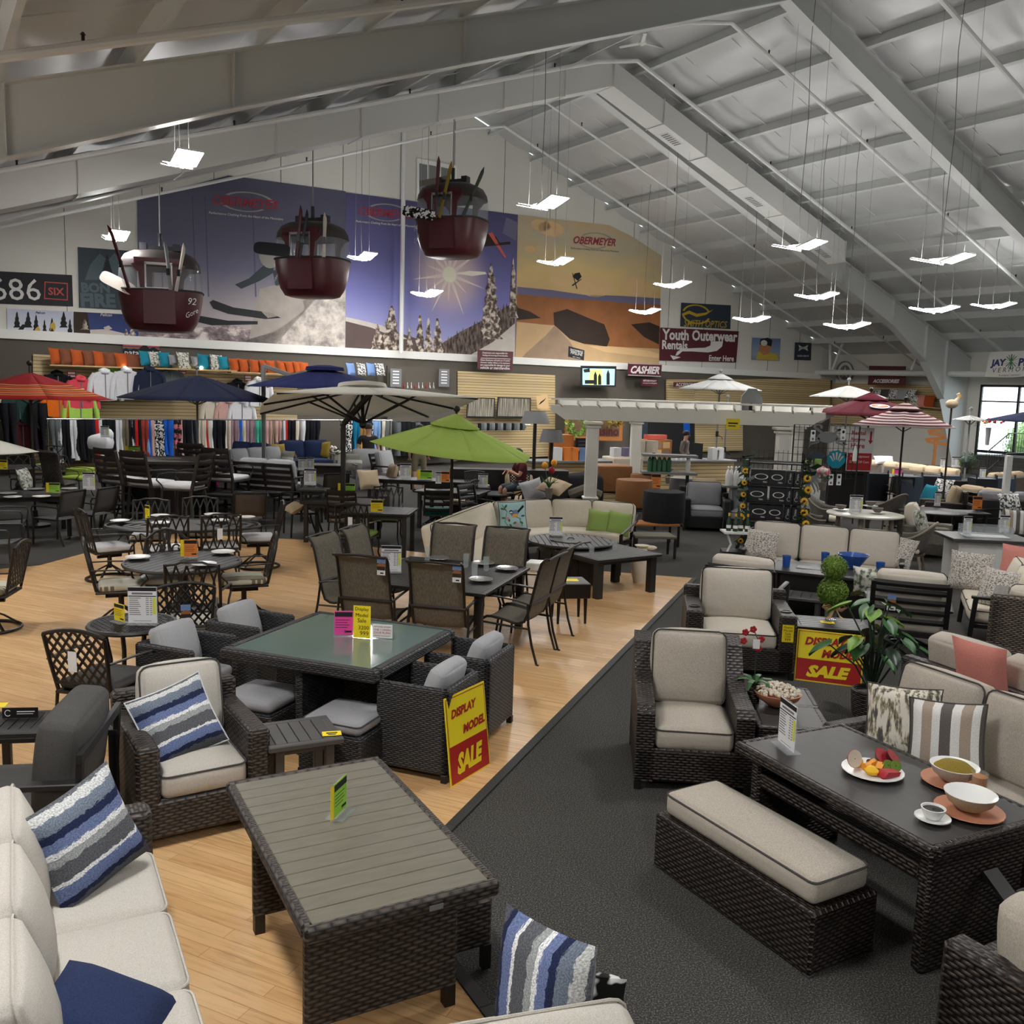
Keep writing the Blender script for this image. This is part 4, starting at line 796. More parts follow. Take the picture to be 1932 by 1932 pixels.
# ---- tables
def slat_mesh(W,D,z,t,n,along='x',gap=.006,m=0):
    mb=MB(); 
    if along=='x':
        p=D/n
        for k in range(n): mb.box((0,-D/2+p*(k+.5),z-t/2),(W,p-gap,t),b=.002,m=m)
    else:
        p=W/n
        for k in range(n): mb.box((-W/2+p*(k+.5),0,z-t/2),(p-gap,D,t),b=.002,m=m)
    return mb
def rect_table(label,loc,rz,W,D,h=.72,mt='charcoal_metal',n=12,along='x',legt=.07,group=None,name='dining_table',skirt=.06,leginset=.05,cat='table'):
    root=T(name,label,cat,loc,rz,group); mb=slat_mesh(W-.1,D-.1,h,.02,n,along)
    for a,b_,c,d in((0,D/2-.025,W,.05),(0,-D/2+.025,W,.05),(W/2-.025,0,.05,D-.1),(-W/2+.025,0,.05,D-.1)): mb.box((a,b_,h-.018),(c,d,.036),b=.006)
    mb.box((0,0,h-.035),(W-.12,D-.12,.012)); mb.build('tabletop',mt,root)
    if skirt:
        mb=MB()
        for a,b_,c,d in((0,D/2-.08,W-.16,.02),(0,-D/2+.08,W-.16,.02),(W/2-.08,0,.02,D-.16),(-W/2+.08,0,.02,D-.16)): mb.box((a,b_,h-.036-skirt/2),(c,d,skirt))
        mb.build('apron',mt,root,0)
    legs4(root,W-2*leginset,D-2*leginset,h-.036,legt,mt); return root
def round_table(label,loc,rz,W,D,h=.72,mt='bronze',style='slat',base='ped',n=12,group=None,name='round_table'):
    root=T(name,label,'table',loc,rz,group); mb=MB(); N=36; ring=[(W/2*math.cos(a),D/2*math.sin(a)) for a in np.linspace(0,2*pi,N+1)[:-1]]
    mb.tube([(x*.985,y*.985,h-.02) for x,y in ring],.022,6,closed=True,ry=.02)
    if style=='slat':
        p=W*.95/n
        for k in range(n):
            x=-W*.475+p*(k+.5); y=D/2*math.sqrt(max(.01,1-(abs(x)+p*.2)**2/(W/2)**2))*.97; mb.box((x,0,h-.014),(p-.008,2*y,.02),b=.002)
        mb.lathe([(.01,h-.05),(W*.47,h-.05),(W*.47,h-.035),(.01,h-.035)],32,sy=D/W)
    elif style=='lattice':
        for sg in(-1,1):
            for k in np.arange(-.9,.95,.12):
                c=k*W/2*1.0; L=math.sqrt(max(0,(W/2*.93)**2-c*c)); 
                if L>.04: u=A3(math.cos(pi/4*sg),math.sin(pi/4*sg),0); v=A3(-u[1],u[0],0); mb.bar(v*c-u*L+A3(0,0,h-.014),v*c+u*L+A3(0,0,h-.014),.022,.014)
    elif style=='cast':
        for k in range(1,7): r=k/7; mb.tube([(W/2*r*math.cos(a)*(1+.03*math.sin(8*a)),D/2*r*math.sin(a)*(1+.03*math.sin(8*a)),h-.012) for a in np.linspace(0,2*pi,41)[:-1]],.02*W,4,closed=True,ry=.006)
        mb.lathe([(.01,h-.04),(W*.47,h-.04),(W*.47,h-.026),(.01,h-.026)],32,sy=D/W)
    else: mb.lathe([(.005,h-.04),(W*.49,h-.04),(W*.5,h-.03),(W*.5,h-.008),(W*.49,h),(.005,h)],40,sy=D/W)
    mb.build('tabletop',mt,root,40)
    if base=='ped':
        mb=MB(); mb.lathe([(.12,h-.05),(.06,h-.12),(.05,.4),(.09,.3),(.06,.2),(.07,.08)],14); mb.build('pedestal',mt,root)
        for k in range(4): a=pi/4+k*pi/2; mb=MB(); mb.tube([(.05*math.cos(a),.05*math.sin(a),.25),(.2*math.cos(a),.2*math.sin(a),.16),(.36*math.cos(a),.36*math.sin(a),.02)],.028,6); mb.build('foot',mt,root)
    else:
        for k in range(4):
            a=pi/4+k*pi/2; c,s_=math.cos(a),math.sin(a); r=W*.34; mb=MB()
            if base=='curve': mb.tube([(r*c,r*s_*D/W,h-.04),(r*.8*c,r*.8*s_*D/W,h*.6),(r*.85*c,r*.85*s_*D/W,h*.3),(r*1.15*c,r*1.15*s_*D/W,0)],.02,8)
            else: mb.tube([(r*c,r*s_*D/W,h-.04),(r*1.12*c,r*1.12*s_*D/W,0)],[.045,.028],10)
            mb.build('leg',mt,root)
    return root
# ---- sofa from frame, cushions; n seats
def sofa(label,loc,rz,n=3,sw=.62,d=.82,seat=.44,arm=.60,armw=.12,back=.85,fm='black_metal',cm='cush_beige',pm='cush_charcoal',style='frame',group=None,name='sofa',bh=.5,bt=.17,la=True,ra=True,backslats=False,cat='sofa'):
    root=T(name,label,cat,loc,rz,group); W=n*sw+(armw if la else 0)+(armw if ra else 0); x0=-W/2+(armw if la else 0)
    if style=='wicker':
        mb=MB(); mb.box((0,0,.05+(seat-.21)/2),(W,d,seat-.21),b=.02); mb.build('base',fm,root); mb=MB(); mb.box((0,d/2-.06,.05+(back-.1)/2),(W,.12,back-.1),b=.025); mb.build('backrest',fm,root)
        for sx,on in((-1,la),(1,ra)):
            if on: mb=MB(); mb.box((sx*(W/2-armw/2),0,.05+(arm-.05)/2),(armw,d,arm-.05),b=.025); mb.build('arm',fm,root)
        legs4(root,W,d,.06,.05,'black_metal')
    else:
        mb=MB(); mb.box((0,0,seat-.19),(W-2*armw+.04,d-.08,.05),b=.005); mb.build('seat_frame',fm,root)
        for sx,on in((-1,la),(1,ra)):
            if not on: continue
            x=sx*(W/2-armw/2); mb=MB(); mb.box((x,-.02,arm-.02),(armw*.8,d*.92,.035),b=.008); mb.build('arm',fm,root)
            for y,y2 in((-d/2+.06,-d/2+.02),(d/2-.1,d/2-.02)): mb=MB(); mb.bar((x,y,arm-.03),(x,y2,0),.045,.05); mb.build('leg',fm,root)
        mb=MB(); R=Rx(rad(-12)); k=5
        for z in np.linspace(seat-.1,back-.04,k): mb.box((0,d/2-.10+(z-seat)*.2,z),(W-armw,.025,.07),R)
        for x in np.linspace(-W/2+armw/2,W/2-armw/2,n+1): mb.bar((x,d/2-.17,seat-.15),(x,d/2-.0,back),.05,.03,up=(0,1,0))
        mb.build('back_frame',fm,root,0)
    for k in range(n):
        x=x0+sw*(k+.5); seatcush(root,'seat_cushion',(x,-.06,seat-.08),(sw-.012,d-.14,.16),cm,.05,.025,pipe=pm)
        seatcush(root,'back_cushion',(x,d/2-.14-bt/2,seat+bh/2-.02),(sw-.012,bh,bt),cm,.06,.05,Rx(rad(77)),pipe=pm)
    return root
# ---- price cards in clear stands
def price_card(label,loc,rz,w=.22,h=.28,style='white',group='price lists in clear stands',side=None):
    root=T('price_sign',label,'sign',loc,rz,group)
    mb=MB(); mb.box((0,0,.004),(w*1.02,.09,.006)); mb.box((0,.006,h/2+.008),(w*1.01,.004,h)); mb.build('clear_stand','acrylic',root,0)
    f=Flat(); mats=['white_paper','ink','ink_grey','hl_yellow','pr_green','yellow']; z0=.012
    if style=='white':
        f.slab(w*.97,h*.97,.002,0,(0,z0+h*.485)); f.rect(-w*.48,z0+h*.86,w*.48,z0+h*.96,1); f.rect(-w*.35,z0+h*.77,w*.35,z0+h*.82,2); f.rect(-w*.47,z0+h*.71,w*.47,z0+h*.735,1)
        for k in range(9): z=z0+h*(.66-.055*k); f.rect(-w*.44,z,-w*(.05+.03*(k*7%4)),z+.006,2); f.rect(w*.12,z,w*.22,z+.006,2); f.rect(w*.26,z,w*.33,z+.006,2)
        f.rect(w*.35,z0+h*.24,w*.46,z0+h*.68,3,2); f.rect(-w*.3,z0+h*.05,w*.3,z0+h*.062,2)
    else:
        mats[0]=style; f.slab(w*.97,h*.97,.002,0,(0,z0+h*.485)); f.rect(-w*.46,z0+h*.74,w*.46,z0+h*.93,1)
        for k in range(4): z=z0+h*(.6-.1*k); f.rect(-w*.42,z,w*(.3-.1*(k%2)),z+h*.02,1)
        f.text('$',w*.08,z0+h*.14,None,h*.12,1); f.rect(w*.12,z0+h*.1,w*.42,z0+h*.18,1)
        if side: f.rect(-w*.48-w*.26,z0,-w*.49,z0+h*.97,5,0)
    f.build('printed_sheet',mats,root,0); return root
# ---------- placing helpers
def seat2(A,B_,z,bo):
    """stand a seat whose back-top ends (own -x end, own +x end) lie at these photo points at height z; bo = how far back they are"""
    a=at(*A,z);b_=at(*B_,z); r=math.atan2(b_[1]-a[1],b_[0]-a[0]); m_=(a+b_)/2; return (m_[0]+math.sin(r)*bo,m_[1]-math.cos(r)*bo,0.),r
def face(p,t): return math.atan2(t[0]-p[0],-(t[1]-p[1]))
def fl(px,py,z=0.,zz=0.): q=at(px,py,z); return (q[0],q[1],zz)
D_=rad
# ---------- near left: slat-top wicker table
root=T('wicker_table','long wicker table with grey slatted top, nearest the viewer on the wood floor','table',(-.707,3.984,.012),.502)
W,D,h=.82,1.44,.69
mb=slat_mesh(W-.075,D-.075,h,.02,14,'x',.004); mb.box((0,0,h-.03),(W-.08,D-.08,.02)); mb.build('slat_top','top_taupe',root)
mb=MB()
for a,b_,c,d in((0,D/2-.02,W,.045),(0,-D/2+.02,W,.045),(W/2-.02,0,.045,D-.08),(-W/2+.02,0,.045,D-.08)): mb.box((a,b_,h-.028),(c,d,.066),b=.012)
mb.build('wicker_rim','wick_brown',root)
for sy in(-1,1):
    mb=MB(); mb.box((0,sy*(D/2-.27),.09+(h-.15)/2),(W-.14,.055,h-.15),b=.012); o=mb.build('end_panel','wick_brown' if sy>0 else 'wick_brown',root)
    for sx in(-1,1): mb=MB(); mb.box((sx*(W/2-.10),sy*(D/2-.27),.05),(.05,.05,.1)); mb.build('leg','black_metal',root)
mb=MB(); mb.box((.12,-D/2-.004,h-.035),(.06,.004,.022)); mb.build('maker_plate','slate',root)
price_card('small clear stand with lime sheet on the slatted wicker table',(-.77,4.10,.703),D_(75),.14,.17,'green_paper',None,True)
# stool tucked under it
p=fl(805,1865); ottoman('wicker stool with grey cushion tucked under the slatted wicker table',(p[0]+.02,p[1]+.22,.012),.502,.4,.4,.36,'wick_brown','cush_oat',.07,legh=.12)
# sofa at the lower left
SR=D_(118.7)
sofa('pale grey three seat wicker sofa along the lower left edge',(-1.66,3.25,.012),SR,3,.57,.84,.45,.63,.15,.80,'wick_brown','cush_oat','cush_oat','wicker',bh=.46,bt=.19)
p=at(163,1580,.70); throw_pillow('blue and grey striped pillow at the far arm of the lower left sofa',p,D_(60),D_(18),'stripe_blue',.48,.48,.17,D_(-14),None,'cush_charcoal')
p=at(190,1925,.52); throw_pillow('plain navy pillow at the bottom edge on the lower left sofa',p,D_(100),D_(70),'cush_navy',.46,.46,.16,D_(10))
# wicker armchair with striped pillow
club_chair('grey brown wicker armchair holding a striped pillow, left of the slatted table',(-1.99,5.50,.012),D_(33),.78,.84,.45,.62,.135,.80,'wick_brown','cush_oat','cush_charcoal',bcush=(.48,.17))
p=at(335,1362,.64); throw_pillow('blue striped pillow leaning in the wicker armchair',p,D_(33),D_(28),'stripe_blue',.47,.47,.17,D_(-16),None,'cush_charcoal',pipe='cush_white')
p=at(405,1412,.462); mb=MB(); mb.box((0,0,0),(.16,.10,.003)); mb.box((.055,-.02,.002),(.05,.03,.002),m=1); tag(mb.build('swatch_card',['slate','ink'],None,0,p,D_(10)),'grey swatch card lying on the wicker armchair seat','card')
# glass table with its cube seats
ex=A3(.934,-.359,0);ey=A3(.359,.934,0);bc=A3(-1.297,6.996,.012);BY=-.3674
root=T('wicker_table','square charcoal wicker table with a frosted glass top','table',bc,BY); W=1.33;h=.74
mb=MB()
for a,b_,c,d in((0,W/2-.04,W,.09),(0,-W/2+.04,W,.09),(W/2-.04,0,.09,W-.16),(-W/2+.04,0,.09,W-.16)): mb.box((a,b_,h-.045),(c,d,.09),b=.02)
mb.build('wicker_rim','wick_charcoal',root); mb=MB(); mb.box((0,0,h-.006),(W-.15,W-.15,.008),b=.002); mb.build('glass_top','frosted_glass',root); mb=MB(); mb.box((0,0,h-.05),(W-.16,W-.16,.02)); mb.build('under_panel','wick_charcoal',root)
for k in range(4): a=k*pi/2; mb=MB(); mb.box((.31*math.cos(a),.31*math.sin(a),(h-.07)/2),(.06+.56*abs(math.cos(a)),.06+.56*abs(math.sin(a)),h-.08),b=.012); mb.build('base_panel','wick_charcoal',root)
G='charcoal cube armchairs around the frosted glass table'
cube_chair('charcoal cube armchair beside the leaning yellow sale sign',(-.56,6.36,.012),D_(-111),G); cube_chair('charcoal cube armchair at the right far corner of the glass table',(-.30,7.09,.012),D_(-111),G)
cube_chair('charcoal cube armchair left of the glass table, nearer one',(-2.57,7.10,.012),D_(69),G); cube_chair('charcoal cube armchair at the far left corner of the glass table',(-2.27,7.83,.012),D_(69),G)
ottoman('cube ottoman with grey cushion beside the small slatted side table',(-1.12,6.22,.012),D_(-21),.5,.5,.34,group='ottomans of the glass table',pm='cush_charcoal'); ottoman('cube ottoman with grey cushion behind the striped pillow armchair',(-1.83,6.60,.012),D_(-21),.5,.5,.34,group='ottomans of the glass table')
price_card('pink sale sheet on the frosted glass table',bc+ex*-.03+ey*.05+A3(0,0,.735),D_(5),.15,.20,'pink_paper',None)
f=Flat(); f.slab(.14,.26,.002,0); f.text('Display',0,.10,.11,None,1); f.text('Model',0,.055,.10,None,1); f.text('Sale',0,.012,.07,None,1); f.text('3200',.015,-.045,.085,None,1); f.text('999',.02,-.09,.07,None,1)
tag(f.build('sale_card',['yellow','ink'],None,0,bc+ex*.13+ey*.06+A3(0,0,.87),D_(-8)),'tall yellow hand lettered card on the frosted glass table','sign')
f=Flat(); f.slab(.16,.11,.002,0)
for k,s_ in enumerate(('IMPORTED WICKER','THE 1 GREEN','DAVE RUMA','LIMITED WARRANTY')): f.text(s_,0,.035-.024*k,.135,None,1)
tag(f.build('tent_card',['white_paper','red'],None,0,bc+ex*.28+ey*.12+A3(0,0,.80),D_(-6)),'small white tent card with red print on the glass table','sign')
# small slatted side table
rect_table('small dark slatted side table in front of the cube ottoman',(-1.325,5.63,.012),D_(26),.47,.45,.50,'top_grey',5,'y',.055,skirt=.05,name='side_table')
mb=MB(); mb.box((0,0,0),(.12,.075,.002)); mb.box((0,.005,.002),(.07,.015,.001),m=1); mb.box((0,-.02,.002),(.05,.01,.001),m=1); tag(mb.build('sale_tag',['yellow','ink'],None,0,at(626,1384,.516)+A3(0,0,.001),D_(15)),'yellow tag lying on the small slatted side table','tag')
# leaning sale signs
def sale_sign(label,a,b_,h,lean,toward):
    a=np.array(a);b_=np.array(b_); w=np.linalg.norm(b_-a); c=(a+b_)/2; rz=math.atan2(b_[1]-a[1],b_[0]-a[0])
    f=Flat(); f.slab(w,h,.006,0,(0,h/2)); f.rect(-w/2+.015,.015,w/2-.015,h*.44,2,1); f.rect(-w/2+.015,h*.44,w/2-.015,h-.015,1,1)
    for x0,z0,x1,z1 in((-w/2+.012,.012,w/2-.012,.018),(-w/2+.012,h-.018,w/2-.012,h-.012),(-w/2+.012,.012,-w/2+.018,h-.012),(w/2-.018,.012,w/2-.012,h-.012)): f.rect(x0,z0,x1,z1,2,2)
    f.text('DISPLAY',-w*.06,h*.80,w*.64,None,2,3,.04,.05,.25); f.text('MODEL',w*.16,h*.58,w*.56,None,2,3,.04,.05,.25); f.text('SALE',0,h*.22,w*.66,h*.24,1,3,.03,.06,.3)
    f.xf(0,Rx(-lean)); tag(f.build('sale_sign',['sign_yellow','sign_yellow','sign_red'],None,0,(c[0],c[1],a[2]),rz),label,'sign')
sale_sign('yellow and red sale sign leaning on the charcoal cube armchair',at(851,1487,.012),at(925,1442,.012),.62,D_(7),1)
sale_sign('yellow and red sale sign partly behind the leafy potted plant',at(1498,1282,0),at(1625,1298,0),.50,D_(9),1)
# charcoal aluminium loveseat at the left edge, seen from its side
p=at(200,1440,.62); root=T('lounge_chair','charcoal aluminium lounge chair with a thick dark cushion at the left edge','armchair',(-2.70,4.80,.012),D_(-80))
w,d=.82,.90
for sx in(-1,1):
    x=sx*(w/2-.03); mb=MB(); mb.box((x,0,.615),(.075,d,.035),b=.006); mb.build('arm','charcoal_metal',root)
    for sy in(-1,1): mb=MB(); mb.box((x,sy*(d/2-.03),.31),(.05,.05,.6),b=.005); mb.build('leg','charcoal_metal',root)
mb=MB(); mb.box((0,0,.27),(w-.06,d-.06,.05)); mb.build('seat_frame','charcoal_metal',root); mb=MB()
for x in(-w/2+.03,w/2-.03): mb.bar((x,d/2-.03,.3),(x,d/2+.0,.78),.05,.03)
mb.box((0,d/2-.0,.76),(w,.03,.05)); mb.build('back_frame','charcoal_metal',root,0)
seatcush(root,'seat_cushion',(0,-.04,.37),(w-.08,d-.2,.15),'cush_charcoal',.05,.02); seatcush(root,'back_cushion',(0,d/2-.15,.66),(w-.14,.54,.21),'cush_charcoal',.06,.045,Rx(D_(84)))
rect_table('dark slatted side table at the left edge with a small black sign',(-3.02,5.62,.012),D_(10),.62,.5,.5,'top_black',8,'y',.05,skirt=.0,name='side_table')
f=Flat(); f.slab(.22,.07,.004,0); f.ell(-.075,0,.02,.022,1,1,14,.6,5.6,.8); f.rect(-.02,.006,.09,.012,1); f.rect(-.02,-.008,.08,-.004,1); tag(f.build('name_plate',['black_metal','white_paper'],None,0,at(38,1345,.55),D_(8)),'small black name plate on the left edge side table','sign')
mb=MB(); mb.box((0,0,0),(.07,.09,.002)); tag(mb.build('sale_tag','yellow',None,0,at(2,1330,.514),D_(12)),'yellow tag on the side table at the left edge','tag')
# bistro set with lattice castings
bt=at(250,1176,.72); round_table('small round lattice table holding a white price list, at left',(bt[0],bt[1],.012),0,.68,.68,.72,'charcoal_metal','lattice','curve')
price_card('white price list on the small round lattice table',(bt[0]+.11,bt[1]-.06,.73),D_(5),.235,.31); price_card('yellow sheet beside the price list on the lattice table',(bt[0]-.10,bt[1]-.02,.73),D_(-35),.15,.15,'yellow',None)
l,r=seat2((200,1196),(72,1184),.92,.36); gchair('dark lattice back armchair with charcoal cushion, seen from behind at left',(l[0],l[1],.012),r,'lattice','legs','cush_charcoal',tagc='white',bh=.50)
l,r=seat2((400,1098),(298,1102),.92,.36); gchair('lattice back chair between the small lattice table and round slatted table',(l[0],l[1],.012),r,'lattice','swivel','stripe_cushion',tagc='card',mt='charcoal_metal',bh=.50)
p=at(-22,1110,.46); gchair('cast swivel chair with a bright striped cushion cut by the left edge',(p[0],p[1],.012),D_(-80),'lattice','swivel','stripe_cushion',bh=.56)
# loveseat back at the bottom edge
a=at(900,1944,.93);b_=at(1186,1896,.93); SB=math.atan2(b_[1]-a[1],b_[0]-a[0]); c=b_-A3(math.cos(SB),math.sin(SB),0)*.24-A3(-math.sin(SB),math.cos(SB),0)*.06
sofa('pale sofa cut by the bottom edge, seen from behind',(c[0]-math.sin(SB)*.34,c[1]+math.cos(SB)*.34,.0),SB+pi,1,.60,.84,.45,.50,.1,.60,'wick_brown','cush_oat','cush_oat','wicker',bh=.42,bt=.2,la=False,ra=False)
p=at(1027,1868,.62); throw_pillow('blue striped pillow with grey back on the bottom edge sofa',p,D_(-48),D_(10),'stripe_blue',.46,.46,.18,D_(84),None,'cush_grey')
p=at(1106,1886,.60); throw_pillow('black and white fringed pillow behind the striped one at the bottom',p,D_(170),D_(20),'animal_spot',.28,.28,.10)
# ---------- near right: club chairs, wicker table, bench, sectional
club_chair('tall brown wicker club chair with tan cushions, front right on carpet',(1.34,6.44,0),D_(-5),.80,.86,.46,.60,.125,.93,'wick_dark','cush_tweed','cush_charcoal','curve',bcush=(.54,.19))
club_chair('wide brown wicker armchair with cup holders and yellow sale tag',(2.33,9.12,0),D_(-8),1.06,.86,.46,.64,.17,.80,'wick_dark','cush_beige','ink',bcush=(.52,.19))
o=[q for q in SC.objects if q.name.startswith('wicker_armchair') and q.get('label','').startswith('wide')][0]
for sx in(-1,1): mb=MB(); mb.lathe([(.055,0),(.055,.008),(.04,.008),(.038,.002)],18,(sx*.445,-.24,.642)); mb.build('cup_holder','black_metal',o)
f=Flat(); f.slab(.11,.17,.002,0); 
for k,s_ in enumerate(('Display','Model','Sale','1200','999')): f.text(s_,0,.06-.03*k,.08 if k<2 else .055,None,1)
q=Rz(D_(-8))@A3(.445,-.435,.47)+A3(2.33,9.12,0); tag(f.build('sale_tag',['yellow','ink'],None,0,q,D_(-8)),'yellow hand lettered tag hanging on the wide wicker armchair','tag')
cc=A3(2.058,4.776,0); CY=-1.12; W,D,h=1.40,.85,.69
root=T('wicker_table','brown wicker lounge table with dark wood top and a fruit plate','table',cc,CY)
mb=MB()
for a,b_,c,d in((0,D/2-.02,W,.05),(0,-D/2+.02,W,.05),(W/2-.02,0,.05,D-.08),(-W/2+.02,0,.05,D-.08)): mb.box((a,b_,h-.03),(c,d,.065),b=.014)
mb.build('wicker_rim','wick_dark',root); mb=MB(); mb.box((0,0,h-.012),(W-.08,D-.08,.022),b=.003); mb.build('wood_top','top_dark',root)
for sx in(-1,1): mb=MB(); mb.box((sx*(W/2-.10),0,(h-.06)/2),(.075,D-.16,h-.06),b=.015); mb.build('end_panel','wick_dark',root)
mb=MB(); mb.box((0,-D/2+.11,h-.20),(W-.26,.045,.09),b=.01); mb.box((0,D/2-.11,h-.20),(W-.26,.045,.09),b=.01); mb.build('side_rail','wick_dark',root); mb=MB(); mb.box((0,0,h-.23),(W-.26,D-.25,.02)); mb.build('shelf','wick_dark',root)
price_card('white price list on the brown wicker lounge table',at(1482,1412,.69),D_(-80),.21,.28)
root=ottoman('long brown wicker bench with a pale cushion, front right',(1.379,4.63,0),-1.044,1.175,.466,.326,'wick_dark','cush_tweed',.14,pm='cush_charcoal',legh=.0,name='wicker_bench',cat='bench',over=-.03)
# sectional behind the lounge table
q=cc+Rz(CY)@A3(.05,1.02,0); SX=D_(-64)
sofa('tan sectional sofa with patterned pillows behind the wicker lounge table',(q[0],q[1],0),SX,3,.64,.86,.46,.56,.13,.82,'wick_dark','cush_tweed','cush_charcoal','wicker',bh=.52,bt=.2)
p=at(1702,1362,.70); throw_pillow('cream botanical print pillow at the left of the sectional',p,D_(-38),D_(20),'botanical',.46,.46,.16,D_(-6),pipe='cush_charcoal')
p=at(1785,1392,.70); throw_pillow('brown and white striped pillow on the sectional',p,D_(-42),D_(20),'stripe_brown',.45,.45,.16,D_(-8),pipe='cush_charcoal')
p=at(1868,1290,.80); o=sofa('tan sofa standing back to back behind the sectional',(p[0]+.45,p[1]+.35,0),SX+pi,2,.64,.84,.46,.56,.13,.80,'wick_dark','cush_tweed','cush_charcoal','wicker',bh=.52,bt=.2)
p=at(1850,1262,.86); throw_pillow('pink pillow peeking over the sofa backs at right',p,D_(120),D_(15),'cush_pink',.42,.42,.14)
p=at(1905,1835,.60); club_chair('brown wicker armchair cut by the lower right corner',(p[0]+.30,p[1]-.10,0),D_(120),.78,.84,.46,.62,.13,.78,'wick_dark','cush_tweed','cush_charcoal')
# nested side tables
for px,py,z,l in((1488,1350,.50,'nearer brown wicker side table holding a bowl of popcorn'),(1478,1312,.44,'farther brown wicker side table half behind its twin')):
    q=at(px,py,z); root=T('wicker_side_table',l,'side table',(q[0],q[1],0),D_(-7),'nested wicker side tables'); W=.50 if z>.45 else .46
    mb=MB()
    for a,b_,c,d in((0,W/2-.02,W,.05),(0,-W/2+.02,W,.05),(W/2-.02,0,.05,W-.08),(-W/2+.02,0,.05,W-.08)): mb.box((a,b_,z-.03),(c,d,.06),b=.012)
    mb.build('wicker_rim','wick_dark',root); mb=MB(); mb.box((0,0,z-.012),(W-.08,W-.08,.02)); mb.build('wood_top','top_dark',root); legs4(root,W-.02,W-.02,z-.05,.06,'wick_dark')
# ---------- middle left: cast dining groups
def place(fn,label,A,B_,z,bo,*a,zz=0.,**k):
    l,r=seat2(A,B_,z,bo); return fn(label,(l[0],l[1],zz),r,*a,**k)
def plate(label,p,r=.12,mt='ceramic_white',grp=None):
    mb=MB(); mb.lathe([(.005,.004),(r*.62,.004),(r*.7,.008),(r,.018),(r*.99,.022),(r*.66,.012),(.005,.009)],22); return tag(mb.build('plate',mt,None,60,p),label,'plate',grp)
def glass(label,p,mt='clear_glass',r=.035,h=.14,grp=None):
    mb=MB(); mb.lathe([(r*.8,.0),(r*.82,.004),(r,h),(r*.92,h),(r*.74,.012),(.004,.012)],14); return tag(mb.build('drinking_glass',mt,None,60,p),label,'glass',grp)
WZ=.012
t=at(345,1058,.72); RT=(t[0],t[1])
round_table('round dark slatted table with two white plates and an orange sheet',(t[0],t[1],WZ),D_(-15),1.26,1.26,.71,'charcoal_metal','slat','ped',13)
for px,py,l in((260,1053,'left side'),(331,1032,'far side'),(421,1043,'right side'),(385,1066,'near side')): plate('speckled white plate at the %s of the round slatted table'%l,at(px,py,.735),.135)
price_card('orange and yellow sale sheet on the round slatted table',at(360,1052,.735),D_(12),.15,.20,'orange_paper',None,True)
GC='cast chairs around the round slatted table'
place(gchair,'cast back chair pushed to the near side of the round slatted table',(410,1066),(313,1066),.95,.36,'oval','legs',None,zz=WZ,bh=.54)
p=at(228,1100,.47); gchair('swivel chair with striped cushion at the left of the round slatted table',(p[0],p[1],WZ),face(p,RT)+.25,'scroll','swivel','stripe_cushion',bh=.56)
p=at(460,1090,.47); gchair('swivel chair with striped cushion at the right of the round slatted table',(p[0],p[1],WZ),face(p,RT)-.2,'scroll','swivel','stripe_cushion',bh=.56)
place(gchair,'arched scroll back chair behind the round slatted table',(272,1002),(357,1002),.95,.36,'scroll','legs','cush_white',zz=WZ,tagc=None,bh=.54)
t=at(347,989,.72); OT=(t[0],t[1]); OR=D_(12)
round_table('long oval cast table with painted plates behind the round one',(t[0],t[1],WZ),OR,2.1,1.15,.71,'charcoal_metal','cast','ped')
for px,py,l in((226,984,'left end'),(302,974,'far left'),(402,972,'far right'),(465,977,'right end'),(303,988,'near left'),(415,983,'near right')):
    o=plate('painted rim plate at the %s of the oval table'%l,at(px,py,.735),.13); 
price_card('yellow sheet on the left half of the oval table',at(278,980,.735),D_(-40),.13,.2,'yellow',None)
for A,B_,l in(((249,944),(322,944),'far side of the oval table, left one'),((342,940),(413,940),'far side of the oval table, right one')): place(gchair,'oval pattern chair on the '+l,A,B_,.93,.36,'oval','legs','cush_white',zz=WZ,mt='charcoal_metal',bh=.52)
place(gchair,'oval pattern chair in front of the oval table, left one',(357,974),(277,977),.94,.36,'oval','legs','cush_white',zz=WZ); place(gchair,'oval pattern chair with white tag in front of the oval table',(456,971),(379,973),.94,.36,'oval','legs','cush_white',zz=WZ,tagc='white')
p=at(206,1030,.47); gchair('swivel chair with white cushion at the left end of the oval table',(p[0],p[1],WZ),face(p,OT)+.2,'oval','swivel','cush_white',bh=.56); p=at(487,1012,.47); gchair('swivel chair with white cushion at the right end of the oval table',(p[0],p[1],WZ),face(p,OT)-.3,'oval','swivel','cush_white',bh=.56)
# dark dining table with white plates at far left
t=at(60,932,.72); rect_table('dark square dining table set with white plates at the far left',(t[0]-.3,t[1],0),D_(32),1.75,1.05,.72,'black_metal',1,'x',.07)
for px,py,l in((15,932,'leftmost'),(24,939,'nearest'),(69,924,'farthest'),(78,938,'front right'),(131,923,'right end')): plate('%s white plate on the dark far left table'%l,at(px,py,.722),.14)
price_card('green and yellow sheet on the dark far left table',at(103,930,.722),D_(5),.19,.17,'green_paper',None,True); price_card('white price list at the right end of the dark far left table',at(168,925,.722),D_(4),.22,.32)
G=None
for A,B_,l in(((165,921),(113,928),'near right side'),((226,915),(184,921),'right end, with a white tag')): place(frame_chair,'dark sling chair at the %s of the plated table'%l,A,B_,.90,.32,None)
place(frame_chair,'dark sling chair at the far side of the plated table',(181,905),(222,896),.90,.32,None)
p=at(12,985,.43); frame_chair('dark sling chair cut by the left edge at the plated table',(p[0],p[1],0),D_(110),None); p=at(8,1040,.3); frame_chair('low dark rocking chair at the left edge below the plated table',(p[0]-.1,p[1],0),D_(100),None,bh=.95)
